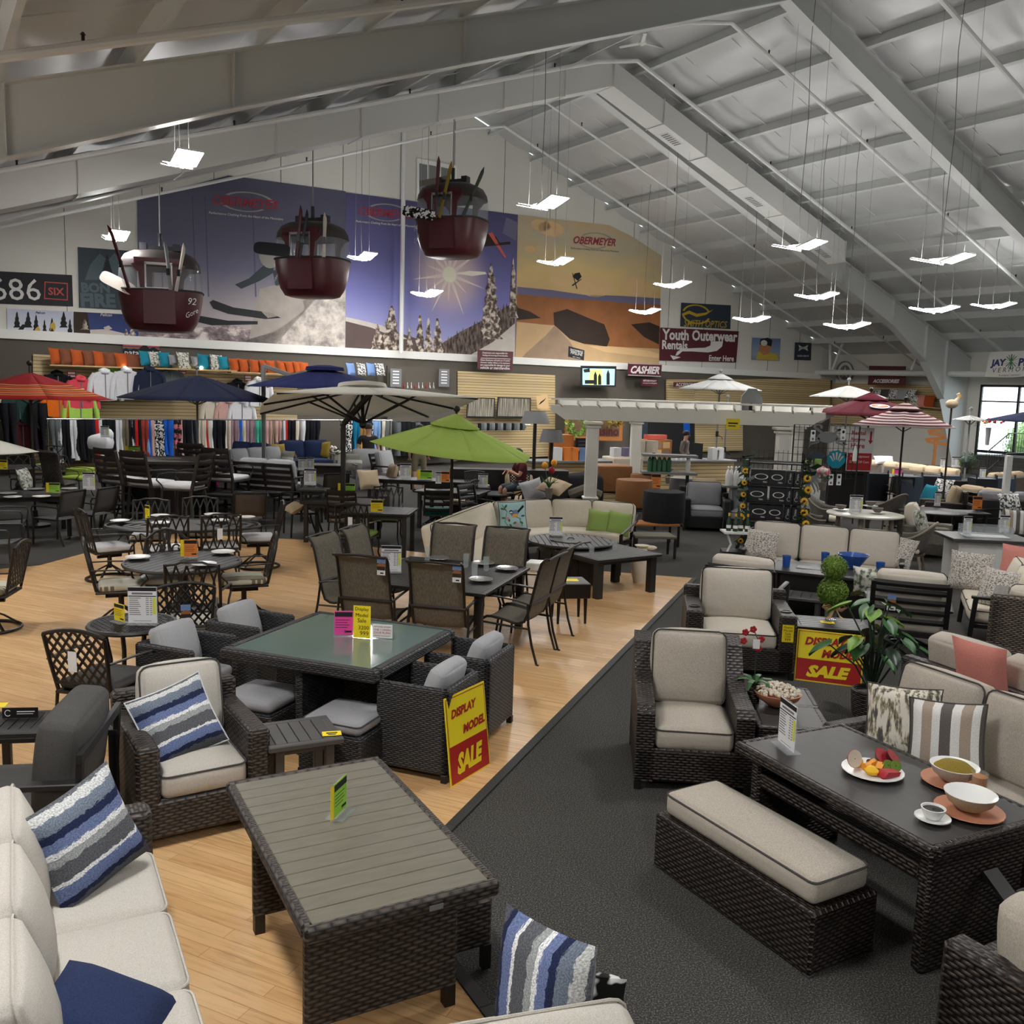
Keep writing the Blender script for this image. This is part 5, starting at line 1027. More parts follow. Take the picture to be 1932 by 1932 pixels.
# high back rattan chair with a floral pillow
l,r=seat2((62,858),(106,852),1.05,.3)
def highback(label,loc,rz):
    root=T('rattan_chair',label,'chair',loc,rz); V=[];uv=[]
    for i,(y,z) in enumerate([(-.26,.42),(.15,.40),(.2,.5),(.27,.8),(.33,1.08),(.40,1.12)]):
        for j in range(5): u=-1+j/2; V.append((u*.27*(1 if i<2 else .9+.1*(1-abs(u))),y+.05*(u*u) *(-1 if i>1 else 0),z)); uv.append((u*.27,i*.18))
    mb=MB(); mb.sheet(V,5,4,0,uv); o=mb.build('woven_shell','wick_brown',root,80); o.modifiers.new('thick','SOLIDIFY').thickness=.03
    mb=MB(); mb.box((0,0,.22),(.5,.46,.36),b=.02); mb.build('base','wick_brown',root); return root
highback('tall dark rattan chair holding a floral pillow, far left',l,D_(150)); l2=at(82,862,1.05); highback('tall dark rattan chair half behind its twin, far left',(l2[0],l2[1]+.6,0),D_(165))
p=at(48,905,.55); throw_pillow('floral pillow leaning by the tall rattan chair',p,D_(95),D_(20),'leaf_print',.5,.5,.16)
# far left cast sets
t=at(35,880,.72); round_table('dark round table with a yellow card behind the plated table',(t[0],t[1],0),0,1.2,1.2,.72,'charcoal_metal','cast','ped'); price_card('yellow card on the far left round table',at(5,886,.722),D_(-10),.24,.2,'yellow',None)
t=at(145,846,.72); rect_table('brown cast table behind the tall bar chairs, far left',(t[0],t[1],0),D_(25),1.6,1.,.72,'bronze',6,'x'); price_card('small orange card on the brown cast table at far left',at(149,843,.722),0,.13,.2,'orange_paper',None)
for A,B_,l,k,c in(((8,860),(58,858),'cross back chair left of the rattan chairs','x',None),((78,841),(128,843),'cross back chair facing out behind the rattan chairs','x','cush_green'),((104,862),(122,860),'cross back chair with green cushion by the rattan chair','x','cush_green'),((128,820),(150,818),'cast chair against the hanging trousers','lattice',None),((172,822),(143,823),'cast bench back in front of hanging trousers','lattice',None),((245,823),(222,824),'arched cast chair in front of the white garments','scroll',None)):
    place(gchair,l,A,B_,.92,.36,k,'legs',c)
for px,py,l in((152,893,'pale green cushions stacked on a chair, far left'),): 
    p=at(px,py,.5); mb=MB(); mb.cushion((0,0,0),(.5,.5,.09),.03,.02,8); mb.cushion((0,0,.09),(.48,.48,.09),.03,.02,8); tag(mb.build('seat_pad','cush_green',None,60,p),l,'cushion')
p=at(190,835,1.05); mb=MB(); mb.cushion((0,0,0),(.6,.5,.4),.15,.05,9); mb.sphere((.15,.05,.2),.18,8); tag(mb.build('plastic_wrap','cush_white',None,80,p),'bundle wrapped in white plastic behind the bar chairs','bundle'); price_card('white price list standing above the plastic bundle',at(198,826,1.2),0,.22,.3)
# flowers on the far left tables
def bouquet(label,p,cols,r=.2,n=16,pot='pot_grey',ph=.14):
    root=T('flower_pot',label,'flowers',p); mb=MB(); mb.lathe([(.05,0),(.075,ph),(.065,ph),(.05,.02)],12); mb.build('pot',pot,root)
    mb=MB(); R=np.random.RandomState(int(abs(p[0])*100))
    for k in range(n*3): a=R.uniform(0,6.3);q=R.uniform(.2,1)*r;z=ph+R.uniform(.02,.2); u=A3(q*math.cos(a),q*math.sin(a),z); s_=.05; mb.add([u,u+A3(s_,.2*s_,.03),u+A3(s_*1.5,s_,.01),u+A3(.3*s_,s_,-.01)],[(0,1,2,3)])
    mb.build('leaves','leaf_green',root,0)
    for k in range(n): a=R.uniform(0,6.3);q=R.uniform(0,1)*r; mb=MB(); mb.sphere((q*math.cos(a),q*math.sin(a),ph+.14+R.uniform(0,.1)),.035+.02*R.rand(),7); mb.build('blossom',cols[k%len(cols)],root,80)
    return root
bouquet('pale pink blossoms in a pot beside hanging black trousers',at(82,834,.74),['petal_pink','petal_white'],.28,12); bouquet('pink and red flowers in front of the red jacket on the rail',at(414,832,.8),['petal_red','petal_pink'],.24,12)
bouquet('white hydrangeas in a pot below the cream cantilever umbrella',at(626,868,.62),['petal_white','petal_white'],.24,16)
# bar height fire table and its slat chairs
t=at(322,866,1.22); root=T('fire_table','bar height brown fire table with a glass bead tray','fire table',(t[0],t[1],0),D_(10)); mb=MB(); P=[(-.95,-.2),(-.25,-.62),(.55,-.55),(.95,.1),(.3,.6),(-.6,.5)]; mb.prism(P,.98,1.02,'z'); mb.build('tabletop','bronze_brown',root)
mb=MB(); mb.prism([(x*.72,y*.72) for x,y in P],.0,.98,'z'); mb.build('base','black_metal',root,0); mb=MB(); mb.box((-.15,0,1.025),(.6,.22,.012)); mb.build('bead_tray','clear_glass',root); root.scale=(1.2,)*3
for A,B_,l in(((213,848),(179,845),'left of the bar fire table, left one'),((268,853),(229,850),'left of the bar fire table, nearer one with white cushion'),((376,838),(340,836),'behind the navy umbrella pole'),((422,847),(387,845),'at the right of the bar fire table, behind another')): place(gchair,'brown slat back bar chair '+l,A,B_,1.47,.44,'slat','bar','cush_white',mt='bronze_brown',seat=.70,bh=.5,name='bar_chair').scale=(1.22,)*3
place(gchair,'brown slat back bar chair at the right front of the bar fire table',(408,853),(372,858),1.47,.44,'slat','bar','cush_white',mt='bronze_brown',seat=.70,bh=.5,name='bar_chair').scale=(1.22,)*3
price_card('green and yellow card on the bar fire table',at(253,851,1.22),0,.26,.1,'green_paper',None,True)
# fire table with pink sheet
t=at(448,928,.62); root=rect_table('dark fire table with a bead tray, pink sheet and orange card',(t[0],t[1],0),D_(-12),1.55,.98,.62,'charcoal_metal',9,'x',.06,name='fire_table'); mb=MB(); mb.box((0,0,.625),(.55,.2,.012)); mb.build('bead_tray','clear_glass',root)
price_card('pink sheet on the dark fire table',at(404,919,.625),D_(3),.2,.15,'pink_paper',None); price_card('orange leaflet card on the dark fire table',at(469,920,.625),D_(-5),.15,.24,'orange_paper',None)
mb=MB(); mb.lathe([(.04,0),(.06,.005),(.11,.08),(.10,.08),(.05,.02),(.005,.02)],16); tag(mb.build('bowl','black_metal',None,60,at(516,937,.625)),'small dark bowl on the corner of the fire table','bowl')
place(frame_chair,'brown sling chair seen from behind in front of the pink sheet fire table',(502,928),(441,929),.9,.32,None,sl='sling_brown',fm='bronze',arms=False); place(frame_chair,'brown sling chair beyond the pink sheet fire table',(394,893),(449,892),.9,.32,None,sl='sling_brown',fm='bronze')
for px,py,l in((324,925,'left of the pink sheet fire table, left one'),(338,934,'left of the pink sheet fire table, right one')): p=at(px,py,.5); frame_chair('dark sling chair seen edge on, '+l,(p[0],p[1],0),D_(78),None)
for px,py,l in((548,945,'right of the fire table, farther one'),(570,965,'right of the fire table, nearer one with a pillow')): p=at(px,py,.43); frame_chair('black metal armchair '+l,(p[0],p[1],0),D_(-62),None,'sling_grey','black_metal')
p=at(555,958,.56); throw_pillow('grey lumbar pillow in the black metal armchair',p,D_(-60),D_(60),'cush_tan',.45,.28,.16)
ZR=.30
atR=lambda x,y,z:at(x,y,z+ZR)
def placeR(fn,l,A,B_,z,*a,**k): return place(fn,l,A,B_,z+ZR,*a,zz=ZR,**k)
mb=MB(); P=[at(430,941,ZR),at(735,936,ZR),atY(742,800,29.),atY(400,800,27.)]; mb.prism([(p[0],p[1]) for p in P],0,ZR-.004,'z'); tag(mb.build('display_platform','carpet',None,0),'low dark carpeted platform under the grey and navy lounge sets','platform')
# loveseat seen from behind and the grey sectional beyond
placeR(sofa,'brown slat back loveseat with white cushions, seen from behind',(544,876),(447,870),.86,.38,2,.62,.8,.44,.6,.06,.86,'bronze_brown','cush_ltgrey','cush_ltgrey'); placeR(sofa,'grey cushioned sofa beyond the brown slat loveseat',(424,853),(520,846),.86,.30,3,.60,.8,.44,.6,.06,.80,'bronze_brown','cush_ltgrey','cush_ltgrey')
p=atR(541,866,.62); throw_pillow('white zigzag pillow on the grey sofa beyond the loveseat',p,D_(-30),D_(18),'chevron',.42,.42,.14)
placeR(sofa,'navy sofa with mustard pillows under the hanging garments',(532,832),(608,832),.9,.30,2,.66,.8,.44,.6,.06,.86,'slate','cush_navy','cush_navy')
for px,py,l in((545,848,'left'),(607,848,'right')): throw_pillow('mustard pillow at the %s of the navy sofa'%l,atR(px,py,.68),D_(5),D_(18),'cush_mustard',.46,.46,.15)
throw_pillow('mustard pillow on the far end of the grey sofa',atR(525,851,.66),D_(40),D_(20),'cush_mustard',.42,.4,.14)
placeR(sofa,'navy seat pads on a low white frame left of the navy sofa',(452,838),(508,842),.85,.3,2,.6,.8,.44,.6,.06,.8,'steel_white','cush_navy','cush_navy')
t=atR(600,850,.55); rect_table('cream topped low table in front of the navy sofa',(t[0],t[1],ZR),D_(4),1.5,.8,.55,'marble',1,'x',.1,skirt=.2,name='coffee_table')
t=atR(615,876,.5); rect_table('brown wooden low table holding the hydrangeas',(t[0],t[1],ZR),D_(4),1.1,.7,.5,'bronze_brown',1,'x',.08,skirt=.18,name='coffee_table')
price_card('two white price lists standing side by side below the cantilever umbrella',atR(571,888,.55),0,.20,.28); price_card('second white price list of the pair below the cantilever umbrella',atR(585,887,.55),0,.18,.28); price_card('white price list on the small table by the umbrella wheel',atR(585,916,.6),D_(4),.22,.3)
t=atR(592,922,.58); rect_table('small dark side table with a price list left of the umbrella pole',(t[0],t[1],ZR),0,.5,.5,.58,'black_metal',1,'x',.04,name='side_table')
placeR(sofa,'grey cushioned armchair with a zigzag pillow right of the cantilever pole',(665,850),(708,850),.88,.3,1,.66,.8,.44,.6,.06,.86,'slate','cush_ltgrey','cush_ltgrey'); throw_pillow('zigzag pillow on the grey armchair right of the umbrella pole',atR(667,872,.62),D_(8),D_(18),'chevron',.44,.44,.14)
l=atR(738,885,.5); sofa('dark framed lounge chair turned sideways with a grey cushion',(l[0],l[1],ZR),D_(70),1,.64,.8,.44,.6,.06,.86,'bronze_brown','cush_ltgrey','cush_ltgrey'); throw_pillow('tan pillow stacked by the sideways lounge chair, left',atR(696,905,.5),D_(30),D_(30),'cush_tan',.46,.46,.18); throw_pillow('tan pillow standing by the sideways lounge chair, right',atR(739,894,.55),D_(-70),D_(15),'cush_tan',.46,.46,.2)
# sling dining set
N_=at(917,1122,.72);F_=at(771.6,1049,.72);R_=at(998.3,1069.6,.72); ax=math.atan2(*(R_-F_)[[1,0]]); cN=(N_+F_)/2
dv=R_-F_; DW=np.linalg.norm(dv[:2]); DL=np.linalg.norm((R_-N_)[:2])
root=rect_table('large dark slatted dining table set with plates and tumblers',(cN[0],cN[1],WZ),ax,DW,DL,.71,'top_black',26,'x',.08,skirt=.0)
for px,py,l in((827,1055,'far left'),(912,1064,'far right'),(956,1074,'right'),(907,1095,'near')): plate('silver plate at the %s of the slatted dining table'%l,at(px,py,.735),.13,'chrome')
for px,py,l in((806,1059,'far left'),(879,1071,'middle'),(917,1077,'right'),(895,1091,'near')): glass('ribbed clear tumbler at the %s of the slatted dining table'%l,at(px,py,.735),h=.16)
price_card('white price list between the sling chairs on the slatted dining table',at(738,1080,.735),D_(2),.22,.29); 
for A,B_,l,tg in(((580,1016),(629,1004),'left end, nearer one',0),((644,1001),(681,991),'left end, farther one',0),((722,1054),(634,1047),'near side, left one with a hang tag',1),((866,1067),(771,1060),'near side, right one with a hang tag',1),((822,988),(897,993),'far side, left one by the umbrella pole',0),((921,995),(998,1001),'far side, right one',0),((1066,1044),(1037,1057),'right end, nearer one',0),((1096,1026),(1067,1040),'right end, farther one',0)):
    place(sling_chair,'taupe high back sling chair at the '+l,A,B_,1.075,.43,'taupe sling chairs around the slatted dining table',tagc=bool(tg),zz=WZ)
# oval and slat chairs behind
t=at(718,962,.72); rect_table('grey cast table with a yellow sheet between lime cushioned chairs',(t[0],t[1],0),D_(-4),1.1,.9,.72,'charcoal_metal',6,'x'); price_card('yellow sheet on the grey cast table',at(711,967,.722),D_(6),.2,.2,'yellow',None)
place(gchair,'oval pattern chair with lime cushion seen from behind, left of the green umbrella',(699,953),(626,949),.95,.36,'oval','legs','cush_lime',bh=.54,tagc='white'); place(gchair,'oval pattern chair with lime cushion facing out behind the grey cast table',(699,917),(767,919),.95,.36,'oval','legs','cush_lime',bh=.54)
place(gchair,'slat back chair with teal cushion in front of the green umbrella pole',(856,922),(800,921),.98,.36,'slat','barswivel','cush_teal',mt='black_metal',bh=.56,seat=.5); place(gchair,'brown slat back chair with tan cushion left of the lime cushion chairs',(673,928),(615,926),.95,.36,'slat','legs','cush_tan',bh=.54)
t=at(648,944,.72); rect_table('brown table with a green and yellow sheet, behind the slat back chair',(t[0],t[1],0),D_(-3),1.3,.9,.72,'bronze_brown',1,'x'); price_card('green and yellow sheet below the cantilever umbrella pole',at(657,933,.722),0,.26,.2,'green_paper',None,True)
place(frame_chair,'brown sling chair beside the cantilever umbrella pole',(661,890),(610,891),.92,.32,None,sl='sling_brown',fm='bronze')
t=at(800,904,.80); rect_table('long black counter table with sale sheets behind the green umbrella pole',(t[0],t[1],0),D_(-8),2.4,.7,.80,'black_metal',1,'x',.07)
price_card('grey price list at the left of the black counter table',at(765,905,.80),0,.24,.34); price_card('green and yellow sheet on the black counter table',at(804,905,.80),0,.26,.2,'green_paper',None,True); price_card('narrow white list beside the green umbrella pole',at(827,915,.80),0,.12,.26); price_card('orange leaflet behind the green umbrella pole',at(840,910,.80),0,.18,.22,'orange_paper',None)
t=at(855,925,.74); rect_table('dark lattice top table behind the slat back teal chair',(t[0],t[1],0),D_(-14),1.3,.9,.74,'charcoal_metal',9,'x'); price_card('white price list right of the green umbrella pole',at(911,920,.76),0,.2,.28)
p=at(905,940,.45); mb=MB(); t=at(935,930,.6); round_table('small dark round table behind the curved sofa',(t[0],t[1],0),0,.8,.8,.6,'black_metal','plain','ped')
p=at(880,905,.9); place(gchair,'lattice back chair behind the green umbrella pole',(905,902),(888,905),.95,.36,'lattice','legs','cush_tan')
place(gchair,'slat chair with teal cushion beyond the dark lattice table',(866,938),(890,935),.72,.36,'slat','legs','cush_teal',mt='black_metal')
# dark base wedge of the cantilever umbrella
# ---------- umbrellas
def canopy(R,rise,n,mt,vent=True,sag=.05,sq=False,rot=0.,und=None):
    """fabric panels between ribs; uv v runs from crown to rim"""
    mb=MB(); K=6; A=[rot+2*pi*i/n for i in range(n)]
    for i in range(n):
        a,b_=A[i],A[i]+2*pi/n; V=[];uv=[]; ra=rb=R
        if sq: ra=R if i%2==0 else R*.74; rb=R if (i+1)%2==0 else R*.74
        pa=A3(ra*math.cos(a),ra*math.sin(a),0);pb=A3(rb*math.cos(b_),rb*math.sin(b_),0)
        for u in range(K+1):
            f=.04+.96*u/K
            for w in range(5):
                q=w/4; p=(pa*(1-q)+pb*q)*f; p[2]=rise*(1-f**1.12)-sag*math.sin(pi*q)*f*(1-f*.75); V.append(p);uv.append((i/n+q/n,f))
        mb.sheet(V,K,4,0,uv)
    o=mb.build('canopy',mt,None,25); o.modifiers.new('thick','SOLIDIFY').thickness=.006
    v=None
    if vent:
        mb=MB(); V=[];uv=[]; N=n*6
        for u in range(4):
            f=u/3; r=R*.30*f
            for w in range(N+1): a=rot+2*pi*w/N; V.append((r*math.cos(a),r*math.sin(a),rise*(1-.30*f)+.10-.05*f-(.018*abs(math.sin(a*n/2*3)) if u==3 else 0))); uv.append((w/N,.02+.28*f))
        mb.sheet(V,3,N,0,uv); v=mb.build('vent',mt,None,40); v.modifiers.new('thick','SOLIDIFY').thickness=.005
    return o,v
def market_umbrella(label,p,rim,R,rise,n,mt,pm='bronze',tilt=(0,0),rot=.2,vent=True,floor=0.,group='market umbrellas',sq=False):
    root=T('patio_umbrella',label,'umbrella',(p[0],p[1],floor),0,group); rel=rim-floor
    c,v=canopy(R,rise,n,mt,vent,rot=rot,sq=sq); Rt=Matrix(Rx(tilt[0]).tolist())@Matrix(Ry(tilt[1]).tolist())
    c.parent=root; c.location=(0,0,rel); c.rotation_euler=Rt.to_euler()
    if v: v.parent=c
    hub=np.array(Rt)@A3(0,0,rise)+A3(0,0,rel)
    mb=MB(); mb.tube([(0,0,0),(0,0,rel-.15),hub-A3(0,0,.02)],.022,10); mb.build('pole',pm,root)
    mb=MB(); mb.sphere((0,0,rise+.16),.05,10); mb.tube([(0,0,rise-.02),(0,0,rise+.14)],.02,8); mb.build('finial',pm,c)
    for k in range(n):
        a=rot+2*pi*k/n; r=R*(.74 if sq and k%2 else 1.)*.97; mb=MB(); mb.bar((.04*math.cos(a),.04*math.sin(a),rise-.06),(r*math.cos(a),r*math.sin(a),.0),.016,.022); mb.bar((.03*math.cos(a),.03*math.sin(a),-.12),(r*.5*math.cos(a),r*.5*math.sin(a),rise*.45),.012,.016); mb.build('rib',pm,c,0)
    mb=MB(); mb.tube([(0,0,rel-1.25),(0,0,rel-1.10)],.04,10); mb.tube([(.0,0,rel-1.2),(.12,-.03,rel-1.25),(.14,-.03,rel-1.32)],.010,6); mb.build('crank','black_metal',root)
    mb=MB(); mb.lathe([(.25,0),(.25,.04),(.06,.07),(.04,.3)],20); mb.build('base','black_metal',root); return root
def cantilever(label,p,rim,R,rise,mt,mast,armtop,pm='black_metal',n=8,rot=pi/8+.3,sq=True,group=None,tilt=0,yaw=0):
    root=T('cantilever_umbrella',label,'umbrella',(p[0],p[1],0),0,group); c,v=canopy(R,rise,n,mt,False,.04,sq,rot); c.parent=root; c.location=(0,0,rim); c.rotation_euler=(Matrix(Rz(yaw).tolist())@Matrix(Rx(tilt).tolist())).to_euler()
    mb=MB(); mb.lathe([(.42,rise*.90),(.40,rise+.03),(.15,rise+.07),(.02,rise+.075)],20); k=mb.build('vent',mt,c)
    for i in range(n):
        a=rot+2*pi*i/n; r=R*(.74 if sq and i%2 else 1.)*.98; mb=MB(); mb.bar((.05*math.cos(a),.05*math.sin(a),rise-.06),(r*math.cos(a),r*math.sin(a),-.015),.025,.03); mb.bar((.05*math.cos(a),.05*math.sin(a),-.28),(r*.52*math.cos(a),r*.52*math.sin(a),rise*.42),.022,.03); mb.build('rib',pm,c,0)
    mb=MB(); mb.lathe([(.02,-.38),(.06,-.34),(.06,-.22),(.03,-.2),(.03,rise)],10); mb.build('hub',pm,c)
    m_=A3(*mast)-A3(p[0],p[1],0); t_=A3(*armtop)-A3(p[0],p[1],0)
    mb=MB(); mb.bar((m_[0],m_[1],0),(m_[0],m_[1],m_[2]),.075,.10,ch=.01); mb.build('mast',pm,root); mb=MB(); mb.bar(m_,t_,.06,.09,ch=.01); mb.bar(t_,(0,0,rim+rise+.02),.05,.07); mb.build('arm',pm,root)
    mb=MB(); mb.box((m_[0],m_[1],.05),(.9,.9,.1)); mb.build('base','black_metal',root); return root
def upos(px,py,z,Y): q=atY(px,py,Y); return q
plain('umb_lime',C(186,212,108),.9,0,.2,.06,20); plain('umb_white',C(232,229,220),.9,0,.2); plain('umb_burgundy',C(84,26,38),.9,0,.2,.08,20); plain('umb_grey',C(196,196,194),.9,0,.2)
for k_ in('umb_lime','umb_white','umb_burgundy','umb_grey','navy_cloth','navy_cloth_blue','stripe_red','stripe_maroon'):   # thin cloth lets some light through
    nt=M[k_].node_tree; b=nt.nodes['Principled BSDF']; tr=nn(nt,'ShaderNodeBsdfTranslucent'); mx=nn(nt,'ShaderNodeMixShader'); mx.inputs[0].default_value=.32; l_=b.inputs['Base Color'].links
    if l_: lk(nt,l_[0].from_socket,tr.inputs[0])
    else: tr.inputs[0].default_value=b.inputs['Base Color'].default_value
    lk(nt,b.outputs[0],mx.inputs[1]); lk(nt,tr.outputs[0],mx.inputs[2]); lk(nt,mx.outputs[0],nt.nodes['Material Output'].inputs[0])

q=atY(853,860,13.2); market_umbrella('lime green market umbrella tilted right, above the sling dining set',q,q[2]+.10,1.20,.42,8,'umb_lime',tilt=(D_(2),D_(5.5)),rot=.30)
q=atY(372,753,20.); market_umbrella('navy market umbrella standing in the bar fire table',(q[0],q[1]),q[2],1.70,.52,8,'navy_cloth','slate',rot=.1,vent=False)
q=atY(58,750,16.5); market_umbrella('red striped market umbrella cut by the left edge',(q[0],q[1]),q[2],1.38,.45,6,'stripe_red',rot=.15,vent=False)
q=atY(-40,850,15.); market_umbrella('white umbrella just entering at the left edge',(q[0],q[1]),q[2],.92,.25,6,'umb_white',rot=.2,vent=False)
q=atY(1640,783,22.); market_umbrella('burgundy umbrella with an orange oval emblem, right rear',(q[0],q[1]),q[2],1.35,.45,8,'umb_burgundy',rot=.3)
o=[k for k in SC.objects if k.name.startswith('patio_umbrella')][-1]
cn=[k for k in o.children if k.name.startswith('canopy')][0]; f=Flat(); f.ell(0,0,.24,.14,2,1,24); f.ell(0,0,.22,.125,1,2,24); f.ell(.0,.0,.195,.10,0,3,20); f.poly([(-.14,-.02),(0,.06),(.15,.035),(.03,.0),(-.03,-.035)],1,4); e=f.build('emblem',['pr_orange','pr_white','pr_navy'],cn,0)
ph=.3-2*pi*5/16; fz=.62; rr=1.35*fz*math.cos(pi/8); sl=math.atan2(.45*1.2,1.35); nrm=A3(math.sin(sl)*math.cos(ph),math.sin(sl)*math.sin(ph),math.cos(sl)); tx=A3(-math.sin(ph),math.cos(ph),0); up_=np.cross(nrm,tx); Q=np.stack([tx,-nrm,up_],1)
e.location=A3(rr*math.cos(ph),rr*math.sin(ph),.45*(1-fz**1.12)-.0)+nrm*.035; e.rotation_euler=Matrix(Q.tolist()).to_euler()
q=atY(1705,803,20.); market_umbrella('maroon and white striped umbrella right of the burgundy one',(q[0],q[1]),q[2],1.18,.42,6,'stripe_maroon',rot=.1)
q=atY(1358,735,24.5); market_umbrella('white umbrella crown showing above the pergola',(q[0],q[1]),q[2],1.15,.33,8,'umb_grey','slate',rot=.2); q=atY(1830,792,24); market_umbrella('pale grey umbrella by the entrance steps',(q[0],q[1]),q[2],.46,.12,6,'umb_grey','slate',vent=False); q=atY(1955,795,20); market_umbrella('navy umbrella entering at the right edge near the entrance',(q[0],q[1]),q[2],1.0,.25,8,'navy_cloth','slate',vent=False)
q=atY(1600,742,24.); market_umbrella('cream umbrella behind the burgundy one',(q[0],q[1]),q[2]-.1,1.0,.3,8,'umb_grey','slate',vent=False)
q=atY(1372,770,26.); market_umbrella('small white umbrella seen under the pergola beam',(q[0],q[1]),q[2],.7,.16,8,'umb_grey','slate',vent=False)
q=atY(684,766,15.5); m_=atY(648,800,15.6); t_=atY(700,742,15.2); cantilever('cream square cantilever umbrella in the middle of the floor',(q[0],q[1]),q[2],2.23,.34,'umb_white',tuple(m_),tuple(t_),rot=pi/4,tilt=D_(-7.5),yaw=D_(20))
q=atY(613,732,20.); m_=atY(497,690,20.3); t_=atY(548,708,20.2); cantilever('navy cantilever umbrella behind the cream one',(q[0],q[1]),q[2],1.65,.42,'navy_cloth_blue',tuple(m_),tuple(t_),'slate',8,.2,False)
# ---------- curved sectional round a fire table
fc=at(1077,1020,.60); FT=A3(fc[0],fc[1],0)
root=round_table('round slatted fire table in front of the curved cream sectional',(fc[0],fc[1],WZ),D_(5),1.22,1.22,.60,'charcoal_metal','slat','none',14,name='fire_table')
for k in [c for c in root.children if c.name.startswith('leg')]: bpy.data.objects.remove(k)
mb=MB(); mb.lathe([(.45,.0),(.47,.03),(.47,.52),(.44,.56)],24); mb.build('drum_base','bronze_brown',root)
for k in range(10): a=k*2*pi/10; mb=MB(); mb.box((.475*math.cos(a),.475*math.sin(a),.29),(.012,.2,.34),Rz(a)); mb.build('drum_panel','black_metal',root,0)
mb=MB(); mb.lathe([(.30,.603),(.31,.606),(.005,.606)],24,caps=False); mb.tube([(-.05,0,.607),(-.03,0,.63),(.03,0,.63),(.05,0,.607)],.008,6); mb.build('burner_lid','charcoal_metal',root)
price_card('grey price list on the round slatted fire table',at(1048,1010,.615),D_(2),.2,.27); 
pd_=[at(870,985,.5),at(935,975,.5),at(1000,1000,.5)]
root=T('curved_sectional','curved cream sectional sofa with bird and lime pillows','sofa',(fc[0],fc[1],0)); o=np.array(root.location)
SEG=[((836,968),(926,948)),((926,948),(950,945)),((932,947),(1040,943)),((1040,943),(1117,945)),((1117,945),(1200,952))]
SEG=[((826,985),(925,950)),((928,950),(1039,945)),((1040,945),(1117,947)),((1118,947),(1198,954))]
for k,(a,b_) in enumerate(SEG):
    a=at(*a,.86);b_=at(*b_,.86)
    if k==0: a=a+A3(-.15,-.9,0)*.6
    d=b_-a;L=np.linalg.norm(d);r=math.atan2(d[1],d[0]); c=(a+b_)/2; fr=A3(math.sin(r),-math.cos(r),0)
    mb=MB(); mb.cushion((0,0,0),(L-.01,.50,.20),.07,.05,12); q=mb.build('back_cushion','cush_cream',root,60); p=c+fr*.02-o; q.location=(p[0],p[1],.64); q.rotation_euler=(Matrix(Rz(r).tolist())@Matrix(Rx(D_(76)).tolist())).to_euler(); piping(q,(0,0,0),(L-.01,.50,.20),.07,'cush_charcoal')
    mb=MB(); mb.cushion((0,0,0),(L*.95,.66,.16),.05,.02,12); q=mb.build('seat_cushion','cush_cream',root,60); p=c+fr*.42-o; q.location=(p[0],p[1],.37); q.rotation_euler=(0,0,r)
    mb=MB(); mb.box((0,0,0),(L*.96,.7,.05)); mb.box((0,.40,.32),(L*.96,.03,.5)); q=mb.build('frame','bronze',root,0); p=c+fr*.38-o; q.location=(p[0],p[1],.25); q.rotation_euler=(0,0,r)
    for sx in(-1,1): mb=MB(); mb.tube([(sx*L*.45,-.3,.25),(sx*L*.47,-.32,0)],.025,8); q=mb.build('leg','bronze',root); q.location=(p[0],p[1],0); q.rotation_euler=(0,0,r)
a=at(1200,985,.66)-o;b_=at(1172,1010,.62)-o; mb=MB(); mb.tube([a+A3(.05,.05,.12),a,b_,b_+A3(0,0,-.62)+A3(0,0,0)],.035,8,ry=.02); mb.build('arm','bronze',root); a=at(838,1000,.62)-o; mb=MB(); mb.tube([a+A3(-.1,.35,.1),a,a+A3(.02,-.1,-.3),a+A3(.02,-.1,-.6)],.035,8,ry=.02); mb.build('arm','bronze',root)
for px,py,z,l,r,m_,w in((967,972,.70,'aqua pillow with an embroidered blue tit on the curved sectional',6,'bird_cloth',.46),(1130,985,.60,'lime pillow on the curved sectional, left of the pair',-6,'cush_lime',.40),(1168,988,.60,'lime pillow on the curved sectional, right of the pair',-18,'cush_lime',.40),(877,992,.5,'lime pillow peeking at the left of the curved sectional',30,'cush_lime',.36)):
    q=at(px,py,z); o_=throw_pillow(l,q,D_(r),D_(16),m_,w,w,.15,D_(-4 if r>0 else 6),pipe='cush_navy' if m_=='bird_cloth' else None)
    if m_=='bird_cloth':
        f=Flat(); f.ell(.03,.02,.07,.05,0,1,16,ang=.5); f.ell(-.03,.04,.035,.033,1,2,14); f.ell(-.03,.035,.028,.015,2,3,12); f.poly([(.07,.05),(.17,.15),(.19,.12),(.09,.02)],1,2); f.ell(.03,-.02,.05,.028,3,3,14,ang=.3)
        for x,z,x2,z2 in((-.18,.17,-.1,.05),(-.1,.05,-.14,-.1),(-.14,-.1,-.02,-.02),(-.02,-.02,.12,-.08),(-.15,-.1,-.1,-.19),(.1,-.08,.14,-.2)): f.poly([(x,z),(x2,z2),(x2+.008,z2+.006),(x+.008,z+.006)],4,1)
        for x,z in((-.17,.10),(-.11,.14),(-.16,-.05),(-.07,-.09),(.02,-.14),(.13,-.14),(-.05,-.18),(.16,-.03)): f.ell(x,z,.032,.016,4,2,10,ang=x*20)
        for x,z in((-.09,-.06),(.06,-.18)): f.ell(x,z,.025,.022,5,3,10)
        k=f.build('embroidery',['pr_sky','ink','pr_white','petal_orange','leaf_green','petal_pink'],o_,0); k.location=(0,-.082,0)
